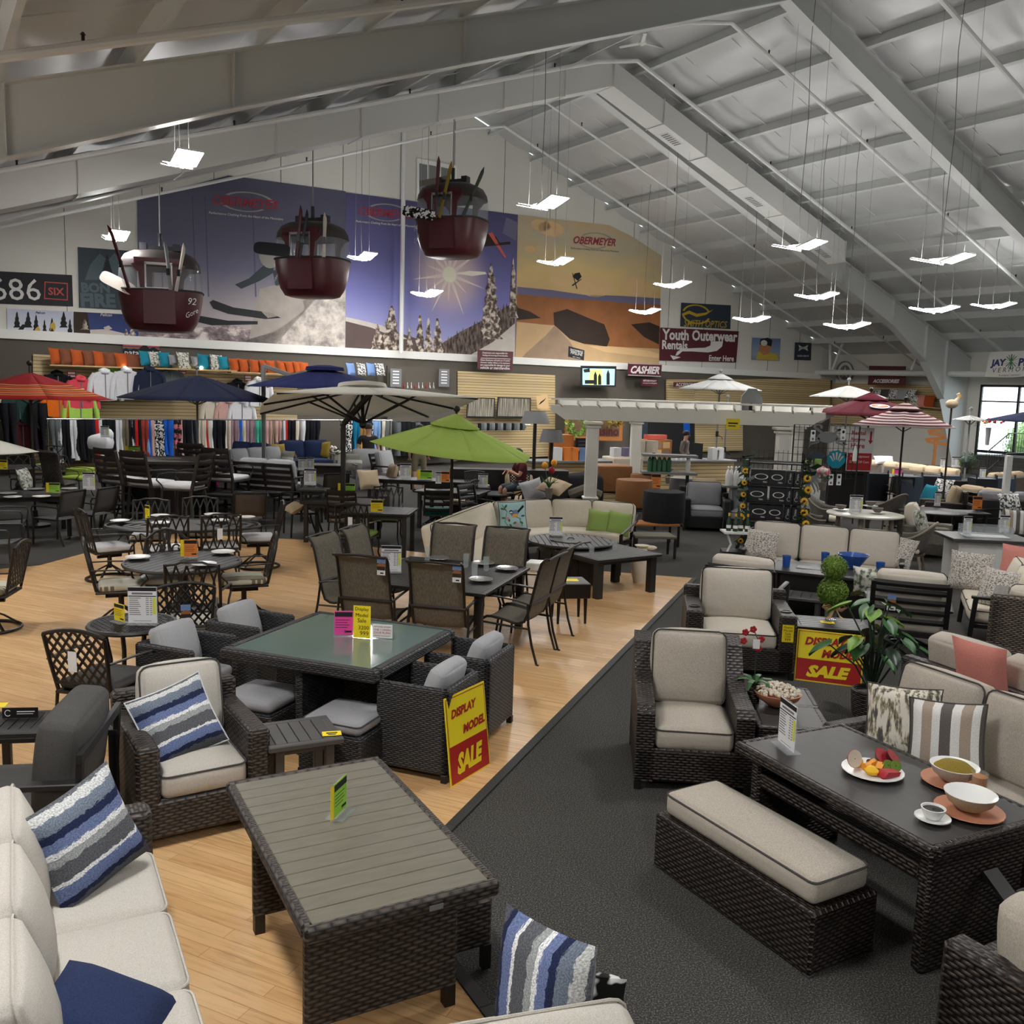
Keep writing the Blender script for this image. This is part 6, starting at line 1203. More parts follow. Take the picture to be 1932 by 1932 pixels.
# bench-height slatted table, glasses, vase
a=[at(1117,1055,.55),at(1238,1043,.55),at(1181,1029,.55)]; r=math.atan2(*(a[1]-a[0])[[1,0]]); c=(a[0]+a[2])/2
c=(a[0]+a[1])/2+A3(-math.sin(r),math.cos(r),0)*.0; W=np.linalg.norm(a[1]-a[0]); L=np.linalg.norm(a[2]-a[1])
v1=(a[1]-a[0])/W; v2=(a[2]-a[1]); v2=A3(v1[1]*-1,v1[0],0); c=a[0]+v1*W/2+v2*.62*.5
rect_table('low black slatted table beside the round fire table',(a[0][0]+v1[0]*W/2-v1[1]*.35,a[0][1]+v1[1]*W/2+v1[0]*.35,WZ),r,W,.95,.54,'charcoal_metal',9,'x',.10,skirt=.05,name='coffee_table')
glass('small clear glass on the low black slatted table, left one',at(1116,1046,.555),r=.04,h=.12); glass('small clear glass on the low black slatted table, right one',at(1159,1037,.555),r=.04,h=.12)
q=at(1208,1100,0); mb=MB(); mb.lathe([(.10,0),(.14,.15),(.15,.3),(.10,.45),(.07,.52),(.11,.56),(.10,.56),(.06,.5)],20); mb.sphere((.12,-.02,.53),.07,8,sc=(1.4,.6,.5)); tag(mb.build('floor_vase','cush_cream',None,60,(q[0],q[1],0)),'tall cream floor vase behind the legs of the low slatted table','vase')
q=at(1075,1095,.50); root=T('side_table','small dark side table with tapered legs and a yellow tag','side table',(q[0],q[1],WZ),D_(10)); mb=MB(); mb.box((0,0,.40),(.42,.42,.18),b=.01); mb.build('cabinet','bronze',root); legs4(root,.40,.40,.32,.04,'black_metal',taper=.6,inset=.02); mb=MB(); mb.box((0,0,0),(.2,.15,.003)); tag(mb.build('sale_tag','yellow',None,0,A3(q[0],q[1],.505),.1),'yellow tag on the small tapered leg side table','tag')
mb=MB(); mb.box((0,0,.05),(.34,.26,.10),b=.01); tag(mb.build('gift_box','white_paint',None,35,at(1020,1075,.55),D_(-15)),'white box behind the right end sling chairs','box')
# ---------- pergola
plain('vinyl_white',C(243,241,233),.5)
root=T('pergola','large white pergola with tapered beams over the rear displays','pergola',(0,0,0)); 
fl_=[atY(1118,820,19.5),atY(1478,820,19.5)]; bl=[atY(1200,820,23.),atY(1448,800,23.2)]; zt=2.42
f0=A3(fl_[0][0],fl_[0][1],0); f1=A3(fl_[1][0],fl_[1][1],0); b0=A3(bl[0][0],bl[0][1],0); b1=A3(fl_[1][0]+(bl[0][0]-f0[0]),bl[0][1],0); bd=b0-f0; fd=f1-f0
for p in(f0,f1,b0,b1):
    mb=MB(); mb.bar(p,p+A3(0,0,2.05),.26,.26,ch=.02); mb.box(p+A3(0,0,.06),(.34,.34,.12),b=.02); mb.box(p+A3(0,0,.5),(.34,.34,.05),b=.015); mb.box(p+A3(0,0,2.02),(.33,.33,.05),b=.01); mb.box(p+A3(0,0,2.1),(.40,.40,.06),b=.015); mb.build('post','vinyl_white',root)
u=fd/np.linalg.norm(fd)
def beam(a,b_,z,h,t,ov):
    d=b_-a;L=np.linalg.norm(d);d/=L;a=a-d*ov;L+=2*ov; P=[(0,h),(L,h),(L,h*.55),(L-.12,h*.4),(L-.3,0),(.3,0),(.12,h*.4),(0,h*.55)]
    mb=MB(); mb.prism(P,-t/2,t/2,'y'); mb.xf(0,np.stack([d,np.cross([0,0,1],d),[0,0,1]],1),a+A3(0,0,z)); return mb
for a,b_ in((f0,f1),(b0,b1)):
    for of in(-.18,.18): beam(a+bd/np.linalg.norm(bd)*of,b_+bd/np.linalg.norm(bd)*of,2.16,.30,.05,.85).build('beam','vinyl_white',root,0)
for k in range(14):
    p=f0-u*.6+u*(np.linalg.norm(fd)+1.2)*k/13; beam(p,p+bd,2.40,.17,.045,.45).build('rafter','vinyl_white',root,0)
for k in range(12):
    p=f0-bd/np.linalg.norm(bd)*.3+bd*(1.15*k/11); mb=MB(); mb.bar(p-u*.8+A3(0,0,2.585),p+fd+u*.8+A3(0,0,2.585),.04,.035); mb.build('purlin','vinyl_white',root,0)
# ---------- poufs and stools near the pergola post
def pouf(label,px,py,z0,r,h,mt,square=False,top=False):
    q=at(px,py,z0); mb=MB()
    if square: mb.cushion((0,0,h/2),(2*r,2*r,h),.03,.015,10)
    else: mb.lathe([(.01,0),(r*.97,0),(r,.02),(r*1.01,h/2),(r,h-.03),(r*.97,h-.005),(.01,h)],32)
    return tag(mb.build('pouf',mt,None,50,q,.3 if square else 0),label,'ottoman')
def bench(label,px,py,z,w,d,mt,rz=0,fm='bronze'):
    q=at(px,py,z); root=T('low_bench',label,'bench',(q[0],q[1],0),rz); mb=MB(); mb.box((0,0,z-.02),(w,d,.04),b=.006); mb.build('top',mt,root); legs4(root,w,d,z-.03,.04,fm); return root
bench('low dark bench under the square brown pouf',1150,925,.42,1.0,.7,'bronze_brown'); pouf('large square brown leather pouf on a bench beside the pergola post',1148,925,.42,.42,.62,'leather_brown',True)
pouf('tall cream pouf behind the square brown one',1172,915,.42,.40,.72,'cush_cream',True)
bench('low dark bench under the round brown pouf',1197,958,.40,.8,.7,'bronze_brown'); pouf('round brown leather pouf in front of the cushion stack',1195,955,.42,.38,.56,'leather_brown'); pouf('round brown leather pouf half behind the front one',1216,935,.40,.35,.5,'leather_brown')
bench('wood topped bench under the round black pouf',1232,985,.42,.86,.55,'wood_teak',D_(8)); pouf('round black pouf on a wood topped bench, by the aisle',1251,983,.42,.385,.56,'pouf_black'); pouf('round grey pouf behind the black one',1290,950,.2,.36,.62,'slate')
root=bench('low sling footstool in front of the black pouf',1232,1008,.38,.7,.5,'sling_taupe',D_(5)); 
q=at(1100,935,.4); root=T('cover_stack','black covered furniture with tan sling seat behind the pergola post','armchair',(q[0],q[1],0)); mb=MB(); mb.cushion((0,0,.45),(.9,.8,.9),.15,.05,9); mb.build('black_cover','pouf_black',root,60); mb=MB(); mb.tube([(-.35,-.45,.45),(0,-.47,.6),(.35,-.45,.45)],.12,8); mb.build('sling_seat','sling_taupe',root)
l=at(985,935,.5); sofa('dark framed lounge chair stacked with grey pillows behind the curved sectional',(l[0],l[1]+.3,0),D_(20),1,.64,.8,.44,.6,.06,.86,'black_metal','cush_tan','cush_tan')
throw_pillow('light grey pillow piled behind the curved sectional',at(1005,925,.72),D_(20),D_(20),'cush_ltgrey',.5,.45,.18,D_(-15)); throw_pillow('tan back cushion on top of the pile behind the curved sectional',at(1045,918,.85),D_(-20),D_(60),'cush_tan',.6,.45,.2,D_(20))
q=at(1036,916,.9); root=T('flower_vase','orange tulips and a red bloom in front of the counter','flowers',(q[0],q[1],q[2]-.05)); 
for k,(x,z,m_) in enumerate(((-.10,.42,'petal_orange'),(.08,.48,'petal_orange'),(.04,.33,'petal_red'))): mb=MB(); mb.tube([(0,0,0),(x*.6,0,z*.6),(x,0,z)],.008,5); mb.build('stem','leaf_green',root); mb=MB(); mb.sphere((x,0,z+.02),.065,9,sc=(1,1,1.15)); mb.build('blossom',m_,root,80)
mb=MB(); 
for k in range(16): a=k*.8; mb.tube([(0,0,0),(.06*math.cos(a),.06*math.sin(a),.1),(.2*math.cos(a),.2*math.sin(a),.12+.01*k)],[.01,.009,.002],4)
mb.lathe([(.06,-.2),(.08,0),(.05,0)],10,m=1); mb.build('leaves',['leaf_green','pot_grey'],root)
# ---------- right middle: seating sets
BR=D_(-23)
sofa('cream three seat sofa with two speckled pillows in front of the box rack',(4.40,12.72,0),BR,3,.66,.86,.44,.60,.09,.72,'black_metal','cush_beige','cush_charcoal',bh=.52,bt=.19)
throw_pillow('speckled pillow at the left end of the cream three seat sofa',at(1437,1028,.66),D_(-20),D_(20),'tweed_pillow',.46,.44,.16,D_(4)); throw_pillow('speckled pillow at the right end of the cream three seat sofa',at(1690,1042,.66),D_(-34),D_(20),'tweed_pillow',.50,.48,.17,D_(10))
a=at(1462,1060,.60);b_=at(1652,1108,.60); ftr=D_(-25); c=at(1562,1075,.60)
rect_table('black slatted fire table with blue glassware, in front of the cream sofa',(c[0],c[1],0),ftr,1.42,.80,.60,'charcoal_metal',10,'x',.1,skirt=0,name='fire_table')
fr=[o for o in SC.objects if o.name.startswith('fire_table')][-1]; mb=MB(); mb.box((0,0,.29),(1.1,.55,.56),b=.01); mb.build('base','black_metal',fr); mb=MB(); mb.box((-.1,0,.602),(.55,.2,.006)); mb.build('burner_lid','slate',fr)
for px,py,l,h in((1483,1070,'left',.15),(1556,1062,'middle',.14),(1660,1080,'right',.13)): glass('blue patterned glass at the %s of the black fire table'%l,at(px,py,.605),'blue_glass',.055,h)
mb=MB(); mb.lathe([(.07,0),(.08,.01),(.15,.11),(.20,.18),(.19,.18),(.14,.11),(.07,.02),(.005,.015)],20); tag(mb.build('glass_bowl','blue_glass',None,60,at(1608,1072,.605)),'blue and white mosaic glass bowl on the black fire table','bowl')
def swivel_lounge(label,A,B_,z,zz=0,tg=False):
    l,r=seat2(A,B_,z,.40); root=T('swivel_armchair',label,'armchair',l,r); w=.74
    mb=MB(); P=lambda h:.30+(h-.36)*.22
    for x in(-w/2,w/2): mb.bar((x,P(.30),.30),(x,P(.84),.84),.05,.035,up=(0,1,0),ch=.006)
    for k,zz_ in enumerate((.42,.53,.64,.75,.825)): hh=.05 if k<4 else .055; pts=[(x,P(zz_)+.03*(1-(2*x/w)**2),zz_) for x in np.linspace(-w/2,w/2,7)]; mb.tube(pts,.010,4,ry=hh*.62)
    mb.build('back_frame','black_metal',root,0)
    for sx in(-1,1):
        mb=MB(); x=sx*(w/2+.03); mb.tube([(x,.36,.56),(x,.1,.60),(x,-.25,.61),(x,-.36,.56)],.03,6,ry=.014); mb.build('arm','black_metal',root); mb=MB(); mb.bar((x,-.33,.58),(x,-.28,.28),.04,.04); mb.build('arm_post','black_metal',root)
    mb=MB(); mb.box((0,0,.27),(w,.66,.05)); mb.build('seat_frame','black_metal',root); mb=MB(); mb.tube([(0,0,.26),(0,0,.08)],.045,10); mb.tube([(-.2,0,.2),(.2,0,.2)],.03,6); mb.build('swivel_post','black_metal',root)
    for k in range(4): a=pi/4+k*pi/2; mb=MB(); mb.tube([(0,0,.16),(.18*math.cos(a),.18*math.sin(a),.11),(.37*math.cos(a),.37*math.sin(a),.025)],.024,6,ry=.014); mb.build('base_leg','black_metal',root)
    mb=MB(); mb.tube([(.38*math.cos(a),.38*math.sin(a),.022) for a in np.linspace(0,2*pi,33)[:-1]],.026,8,closed=True,ry=.018); mb.build('base_ring','black_metal',root)
    seatcush(root,'seat_cushion',(0,-.04,.36),(w-.06,.66,.15),'cush_beige',.05,.02,pipe='cush_charcoal'); seatcush(root,'back_cushion',(0,.24,.67),(w-.06,.56,.16),'cush_beige',.06,.04,Rx(D_(78)),pipe='cush_charcoal')
    if tg: card_tag(root,(.18,.44,.62))
    return root
swivel_lounge('black slat back swivel armchair with hang tag, seen from behind',(1789,1107),(1653,1094),.84,tg=True); swivel_lounge('black slat back swivel armchair mostly hidden behind the wide wicker armchair',(1458,1078),(1337,1064),.84)
throw_pillow('leafy print pillow in the black swivel armchair',at(1642,1100,.6),D_(150),D_(15),'leaf_print',.4,.4,.14)
c=at(1572,1175,.45); rect_table('low black slatted table holding a topiary',(c[0],c[1],0),D_(-10),.78,.50,.45,'black_metal',5,'x',.06,skirt=.04,name='coffee_table')
c=at(1512,1122,.36); rect_table('grey slatted low table left of the topiary',(c[0],c[1],0),D_(-22),.55,.45,.36,'top_grey',4,'y',.05,skirt=.0,name='side_table')
mb=MB(); mb.box((0,0,0),(.14,.09,.002)); mb.box((0,0,.002),(.08,.02,.001),m=1); tag(mb.build('sale_tag',['yellow','ink'],None,0,at(1561,1174,.453),D_(-12)),'yellow tag beside the topiary on the low black table','tag')
q=at(1567,1168,.452); root=T('topiary','double ball topiary in a glass vase with a burlap bow','plant',q)
mb=MB(); mb.lathe([(.055,0),(.06,.005),(.072,.16),(.066,.16),(.054,.01)],16); mb.build('vase','smoke_glass',root); mb=MB(); mb.tube([(0,0,.02),(0,0,.5)],.012,6); mb.build('stem','seed_brown',root)
def leafball(c,r,n,R):
    mb=MB()
    for k in range(n):
        d=R.normal(size=3); d/=np.linalg.norm(d); p=A3(*c)+d*r*R.uniform(.78,1.05); s_=r*.13; a=np.cross(d,R.normal(size=3)); a/=np.linalg.norm(a)+1e-9; b_=np.cross(d,a)*.6; mb.add([p-a*s_,p+b_*s_*.6+d*s_*.5,p+a*s_,p-b_*s_*.6+d*s_*.3],[(0,1,2,3)])
    mb.sphere(c,r*.82,14); return mb
R_=np.random.RandomState(3); leafball((0,0,.29),.150,1500,R_).build('lower_ball','topiary_green',root,0); leafball((0,0,.545),.130,1200,R_).build('upper_ball','topiary_green',root,0)
mb=MB(); mb.tube([(.072*math.cos(a),.072*math.sin(a),.13) for a in np.linspace(0,2*pi,17)[:-1]],.018,6,closed=True,ry=.024)
for sg in(-1,1): mb.tube([(.02*sg,-.09,.14),(.07*sg,-.11,.18),(.12*sg,-.10,.15),(.07*sg,-.1,.12),(.02*sg,-.09,.13)],.02,6,ry=.006); mb.tube([(.02*sg,-.1,.12),(.05*sg,-.12,.06),(.09*sg,-.13,.03)],.02,6,ry=.005)
mb.build('bow','burlap',root)
# potted philodendron
q=at(1640,1352,0); root=T('potted_plant','tall potted plant with big glossy variegated leaves beside the sale sign','plant',(q[0],q[1],0)); mb=MB(); mb.lathe([(.11,0),(.15,.02),(.17,.24),(.15,.25),(.14,.22),(.01,.22)],16); mb.build('pot','wick_dark',root)
R_=np.random.RandomState(11)
for k in range(30):
    a=k*2.4+R_.uniform(-.3,.3); rr=R_.uniform(.08,.42); h=R_.uniform(.35,.62) if k<20 else R_.uniform(.6,.86); 
    if k>=20: rr*=.7
    e=A3(rr*math.cos(a),rr*math.sin(a)*.8,.2+h); mb=MB(); mb.tube([(0,0,.2),e*[.4,.4,.72],e],[.009,.008,.006],5); st=mb.build('stalk','leaf_dark',root)
    L=R_.uniform(.16,.24);wd=L*.62; dr=A3(math.cos(a),math.sin(a),-.35 if k<24 else -.1); dr/=np.linalg.norm(dr); sd=np.cross([0,0,1],dr); sd/=np.linalg.norm(sd); up=np.cross(dr,sd); V=[];n=7
    for i in range(n+1):
        f=i/n; wv=wd/2*math.sin(pi*min(1,(f*.92+.08))**.75)*(1.0 if f<.97 else .1); 
        for j in(-1,-.5,0,.5,1): V.append(e+dr*L*(f-.12-(.10*abs(j) if f<.2 else 0))+sd*wv*j+up*(.025*abs(j)-.05*f*f))
    mb=MB(); mb.sheet(V,n,4); mb.build('leaf','leaf_var' if k in(3,8,22,24,26,28,12) else ('leaf_green' if k%3 else 'leaf_dark'),root,80)
# loveseat and rattan back at the right edge
c=at(1850,1135,.44); sofa('black framed cream loveseat facing left at the right edge',(c[0]+.28,c[1]+.05,0),D_(-112),2,.62,.80,.44,.60,.07,.74,'black_metal','cush_cream','cush_charcoal',bh=.48)
throw_pillow('speckled pillow standing at the far end of the right edge loveseat',at(1830,1078,.66),D_(-40),D_(14),'tweed_pillow',.5,.5,.16); throw_pillow('speckled pillow at the near end of the right edge loveseat',at(1885,1110,.66),D_(-60),D_(25),'tweed_pillow',.46,.46,.16); throw_pillow('coral pink pillow on the right edge loveseat',at(1924,1062,.72),D_(-40),D_(14),'cush_pink',.46,.46,.15)
q=at(1935,1285,0); club_chair('big brown rattan armchair with a cream pillow at the right edge',(q[0]+.22,q[1]+.28,0),D_(150),.86,.9,.46,.80,.16,.92,'wick_tan','cush_beige','cush_charcoal')
# white dining table with rope chairs
t=at(1632,968,.74); WT=(t[0],t[1]); round_table('round white topped dining table laid with bowls',(t[0],t[1],0),.3,1.30,1.30,.74,'marble','plain','leg'); 
for o in SC.objects:
    if o.parent and o.parent.get('label','').startswith('round white topped') and o.name.startswith('leg'): o.data.materials[0]=M['wood_grey']
def bowl(label,p,mt='pot_grey',r=.085,h=.07):
    mb=MB(); mb.lathe([(r*.45,0),(r*.5,.004),(r*.85,h*.5),(r,h),(r*.94,h),(r*.5,.012),(.004,.01)],18); return tag(mb.build('bowl',mt,None,60,p),label,'bowl')
for px,py,l in((1586,963,'left'),(1642,956,'far'),(1655,969,'right')): q=at(px,py,.742); plate('white plate under a grey bowl, %s side of the white table'%l,q,.14); bowl('grey bowl at the %s side of the white round table'%l,q+A3(0,0,.022),r=.10,h=.08)
price_card('white price list on the round white table',at(1614,968,.742),0,.24,.32); glass('tumbler by the price list on the round white table',at(1622,968,.742),h=.12)
def rope_chair(label,loc,rz):
    root=T('rope_chair',label,'chair',loc,rz,'woven rope chairs around the white table'); V=[];uv=[];n=18
    for i in range(n+1):
        a=-.15*pi+1.3*pi*i/n; x,y=.32*math.cos(a),.28*math.sin(a)+.02; tp=.62+.26*max(0,math.sin(a))**1.5
        for j in range(5): f=j/4; s_=.82+.22*f; V.append((x*s_,y*s_+.10*f*max(0,math.sin(a)),.36+(tp-.36)*f)); uv.append((i*.05,f*(tp-.36)))
    mb=MB(); mb.sheet(V,n,4,0,uv); o=mb.build('woven_shell','wick_rope',root,80); o.modifiers.new('thick','SOLIDIFY').thickness=.02
    mb=MB(); P=[V[i*5+4] for i in range(n+1)]; mb.tube(P,.018,6); mb.build('top_rim','wood_grey',root); mb=MB(); mb.lathe([(.01,.33),(.27,.33),(.28,.36),(.01,.38)],20); mb.build('seat_shell','wick_rope',root); mb=MB(); mb.cushion((0,-.02,.42),(.46,.46,.09),.04,.02,9); mb.build('seat_cushion','cush_cream',root,60)
    for sx in(-1,1):
        for sy in(-1,1): mb=MB(); mb.tube([(sx*.2,sy*.2,.34),(sx*.27,sy*.27,0)],[.025,.018],8); mb.build('leg','wood_grey',root)
    return root
for px,py,rz,l in((1543,985,75,'left of the white table, its back to the box rack'),(1560,965,60,'far left of the white table'),(1672,958,-150,'right of the white table, farther one'),(1712,1020,-120,'right of the white table, nearest one with splayed legs')): q=at(px,py,.55); rope_chair('grey woven rope chair '+l,(q[0],q[1],0),D_(rz))
# white hexagonal fire table with a glass guard
q=at(1858,1012,.68); root=T('fire_table','white panelled fire table with a glass wind guard at right','fire table',(q[0],q[1],0),D_(-5)); mb=MB(); mb.box((0,0,.66),(1.25,.85,.045),b=.006); mb.build('tabletop','top_grey',root); mb=MB(); mb.box((0,0,.32),(1.0,.62,.64),b=.01)
mb.box((-.26,-.315,.32),(.40,.012,.5)); mb.box((.26,-.315,.32),(.40,.012,.5)); mb.build('cabinet','white_paint',root,0); mb=MB()
for x,y,w,d in((0,.16,.7,.008),(0,-.16,.7,.008),(.35,0,.008,.32),(-.35,0,.008,.32)): mb.box((x,y,.77),(w,d,.17))
mb.build('glass_guard','clear_glass',root,0); mb=MB(); mb.box((0,0,.686),(.66,.28,.01)); mb.build('bead_tray','white_paper',root)
price_card('white price list at the left of the white fire table',at(1824,1010,.685),D_(3),.14,.30); price_card('white price list at the right of the white fire table',at(1894,1005,.685),D_(-3),.16,.28)
# farther right sets
q=at(1775,1005,.44); club_chair('pale wicker armchair with a white seat beside the white fire table',(q[0]-.2,q[1]+.2,0),D_(60),.8,.85,.44,.56,.14,.74,'wick_light','cush_cream','cush_cream'); throw_pillow('leaf print pillow in the pale wicker armchair',at(1738,985,.7),D_(80),D_(15),'leaf_print',.48,.48,.16)
t=at(1760,963,.62); round_table('dark round table with a price list, right of the rope chairs',(t[0],t[1],0),0,1.25,1.25,.62,'top_black','plain','ped'); price_card('white price list on the dark round table at right',at(1768,955,.63),0,.13,.3)
t=at(1702,897,.74); round_table('dark round dining table with a pink and yellow card at right rear',(t[0],t[1],0),.2,1.5,1.2,.74,'top_grey','plain','leg'); price_card('pink and yellow card on the dark round dining table',at(1694,895,.742),0,.22,.14,'pink_paper',None,True); glass('stemmed glass on the dark round dining table',at(1665,893,.742),h=.2)
place(frame_chair,'dark sling chair seen from behind at the dark round dining table',(1728,900),(1682,898),.9,.32,None,sl='sling_grey'); q=at(1620,905,.5); frame_chair('grey bucket chair left of the dark round dining table',(q[0],q[1],0),D_(75),None,'sling_grey','black_metal'); q=at(1600,900,.6); highback('grey upholstered bucket chair in front of the grill',(q[0],q[1],0),D_(95))
place(sofa,'rattan backed sofa with a cream cushion, seen from behind at right rear',(1715,880),(1632,872),.84,.36,3,.62,.8,.44,.6,.12,.84,'wick_tan','cush_tan','cush_tan','wicker'); place(sofa,'rattan backed sofa end in front of the entrance steps',(1788,892),(1722,884),.80,.36,3,.62,.8,.44,.6,.12,.80,'wick_tan','cush_tan','cush_tan','wicker')
throw_pillow('white rolled pillow on the rattan sofa at right rear',at(1668,868,.95),0,D_(40),'cush_white',.6,.3,.18)
q=at(1765,955,.5); club_chair('dark wicker armchair with teal and floral pillows, right',(q[0]+.35,q[1]+.4,0),D_(-105),.8,.85,.44,.58,.14,.9,'wick_dark','cush_tan','cush_tan'); throw_pillow('teal pillow in the dark wicker armchair',at(1752,932,.62),D_(-80),D_(20),'cush_aqua',.46,.46,.15); throw_pillow('white floral pillow in the dark wicker armchair',at(1778,922,.72),D_(-70),D_(22),'paisley',.55,.5,.18)
q=at(1815,905,.8); mb=MB(); mb.box((0,0,.4),(1.0,.8,.8),b=.02); tag(mb.build('black_cabinet','black_metal',None,35,(q[0],q[1],0)),'black cabinet holding a dark green plant at right','cabinet'); root=T('potted_plant','small dark green bushy plant in a black pot, right rear','plant',at(1825,893,.8)); mb=MB(); mb.lathe([(.10,0),(.13,.2),(.01,.19)],12); mb.build('pot','black_metal',root); leafball((0,0,.34),.26,500,np.random.RandomState(5)).build('foliage','leaf_dark',root,0)
price_card('grey price list beside the black cabinet',at(1853,905,.82),0,.16,.3); price_card('white price list before the entrance steps, left',at(1780,882,.9),0,.2,.26); price_card('white price list before the entrance steps, right',at(1803,882,.95),0,.26,.3)
place(sofa,'brown strapped sofa back in front of the rattan one at right edge',(1880,935),(1812,925),.80,.36,2,.62,.8,.44,.6,.1,.8,'bronze_brown','cush_tan','cush_tan'); price_card('orange leaflet card at the right edge set',at(1843,962,.55),D_(-3),.2,.28,'orange_paper',None)
t=at(1830,965,.52); rect_table('small dark side table under the orange leaflet card',(t[0],t[1],0),0,.6,.6,.52,'black_metal',1,'x',.05,name='side_table')
place(sofa,'light brown rattan sofa at the right edge below the railing',(1945,895),(1870,900),.84,.36,3,.62,.8,.44,.6,.12,.84,'wick_tan','cush_tan','cush_tan','wicker'); q=at(1905,965,.5); sofa('charcoal wicker sofa with grey cushions at the right edge',(q[0]+.1,q[1]+.25,0),D_(170),2,.7,.85,.44,.6,.12,.8,'wick_black','cush_grey','cush_grey','wicker'); throw_pillow('blue patterned pillow on the charcoal wicker sofa',at(1905,948,.75),D_(10),D_(25),'paisley',.5,.4,.15); throw_pillow('pale striped pillow at the right edge above the white fire table',at(1918,985,.72),D_(-20),D_(15),'stripe_brown',.44,.44,.15)
# lounge chairs by the counter
q=at(1335,960,.44); club_chair('dark swivel wicker armchair with a diamond pattern pillow by the counter',(q[0],q[1]+.25,0),D_(-3),1.0,.95,.46,.66,.14,.9,'wick_black','cush_grey','ink'); throw_pillow('diamond pattern pillow in the dark swivel wicker armchair',at(1329,923,.78),D_(-3),D_(18),'cush_tan',.52,.52,.16)
q=at(1392,965,.44); club_chair('dark wicker armchair half hidden left of the box rack',(q[0]+.2,q[1]+.25,0),D_(-10),.9,.9,.46,.66,.14,.8,'wick_black','cush_grey','ink')
q=at(1285,930,.6); rect_table('dark square fire table beside the black pouf',(q[0],q[1],0),D_(-3),1.3,.8,.62,'black_metal',1,'x',.3,name='fire_table')
bouquet('yellow fruit stack beside the dark square table by the counter',at(1260,912,.6),['petal_yellow'],.10,12); price_card('orange leaflet beside the poufs',at(1237,922,.62),0,.22,.34,'orange_paper',None)
# wire rack of dark boxes with a sunflower garland
RY=15.6; q=atY(1462,900,RY); root=T('wire_rack','black wire display rack holding four rows of dark boxes','rack',(q[0],q[1],0),D_(-14)); RX=.44
for x in(-RX,RX):
    for y in(-.2,.2): mb=MB(); mb.tube([(x,y,0),(x,y,1.82)],.012,6); mb.build('upright','black_metal',root)
zs=[.36,.68,.98,1.28]
for z in zs+[1.66]: mb=MB(); mb.box((0,0,z-.02),(2*RX,.42,.02)); [mb.bar((-RX,-.2+.05*k,z),(RX,-.2+.05*k,z),.006,.006) for k in range(9)]; mb.build('shelf','black_metal',root,0)
mb=MB()
for k in range(12): x=-RX+2*RX*k/11; mb.bar((x,.21,.3),(x,.21,1.85),.007,.007)
for k in range(8): mb.bar((-RX,.21,.4+.2*k),(RX,.21,.4+.2*k),.007,.007)
mb.build('back_grid','black_metal',root,0)
plain('box_black',C(24,26,34),.4)
o=np.array(root.location)
for r_,z in enumerate(zs):
    for k,(x,w,side) in enumerate(((-.28+.05*(r_%2),.34,0),(.03+.04*((r_+1)%2),.28,0),(.24,.11,1),(.36,.11,1))):
        f=Flat(); h=.25; f.box((0,.16,h/2),(w,.30,h),b=.004); 
        if not side: f.ell(0,h*.55,w*.34,.05,1,1,20,rin=.8); f.text('Halo',w*.2,.05,.07,None,1,2,bold=.02)
        else: f.ell(0,.08,.03,.035,1,1,14,.8,5.5,.85); f.text('Halo',0,.17,.09,None,1,2,pi/2)
        p=Rz(D_(-14))@A3(x,-.20-.02*k%3,z-.008)+o; side_l='narrow end of a dark boxed fixture' if side else 'dark box printed with a white ring'
        tag(f.build('product_box',['box_black','pr_white'],None,0,p,D_(-14)),'%s, %s shelf of the wire rack, %s from left'%(side_l,('lowest','second','third','topmost')[r_],('first','second','third','fourth')[k]),'box','dark boxes on the wire rack')
g=T('flower_garland','garland of sunflowers and ivy draped down both sides of the wire rack','garland',(q[0],q[1],0),D_(-14)); mb=MB(); R_=np.random.RandomState(4)
for sx in(-1,1):
    for k in range(170): z=R_.uniform(.1,1.75); p=A3(sx*(RX+.05)+R_.normal()*.04-.0,-.24+R_.normal()*.04,z); s_=.045; u=R_.normal(size=3)*s_;v=R_.normal(size=3)*s_; mb.add([p,p+u,p+u+v,p+v],[(0,1,2,3)])
mb.build('ivy','leaf_dark',g,0)
def sunflower(par,p,r):
    mb=MB(); n=14
    for lay in(0,1):
        for k in range(n): a=2*pi*k/n+lay*.2; b_=a+.2; c=a-.2; rr=r*(1-.18*lay); mb.add([(0,-.01*lay,0),(rr*.6*math.cos(c),-.015-.01*lay,rr*.6*math.sin(c)),(rr*math.cos(a),.005,rr*math.sin(a)),(rr*.6*math.cos(b_),-.015-.01*lay,rr*.6*math.sin(b_))],[(0,1,2,3)])
    o=mb.build('sunflower','petal_yellow',par,0); o.location=p; mb=MB(); mb.sphere((0,-.02,0),r*.30,10,sc=(1,.5,1)); mb.build('seed_head','seed_brown',o,80)
for k in range(8): sunflower(g,(RX+.07+.03*math.sin(k*2),-.30,1.42-.19*k),.075); sunflower(g,(-RX-.06-.02*k%3*.02,-.30,1.50-.20*k),.06)
# bottles and boxes left of the rack
q=at(1388,915,.95); mb=MB(); mb.box((0,0,.93),(.55,.4,.03)); mb.tube([(0,0,0),(0,0,.92)],.05,8); tag(mb.build('display_stand','slate',None,0,(q[0],q[1],0)),'grey display stand of white bottles left of the wire rack','stand')
for k in range(6):
    mb=MB(); mb.lathe([(.045,0),(.048,.01),(.048,.24),(.03,.30),(.018,.32),(.018,.36),(.03,.37),(.004,.40)],12); tag(mb.build('white_bottle','ceramic_white',None,60,A3(q[0]-.2+.08*k,q[1]-.12+.06*(k%2),.945)),'white bottle on the grey stand left of the wire rack','bottle','white bottles left of the wire rack')
q=at(1392,990,.62); mb=MB(); mb.box((0,0,.50),(.5,.4,.03)); 
for sx in(-1,1): mb.tube([(sx*.2,-.1,.5),(sx*.12,-.1,.3),(sx*.26,-.12,0)],.02,6)
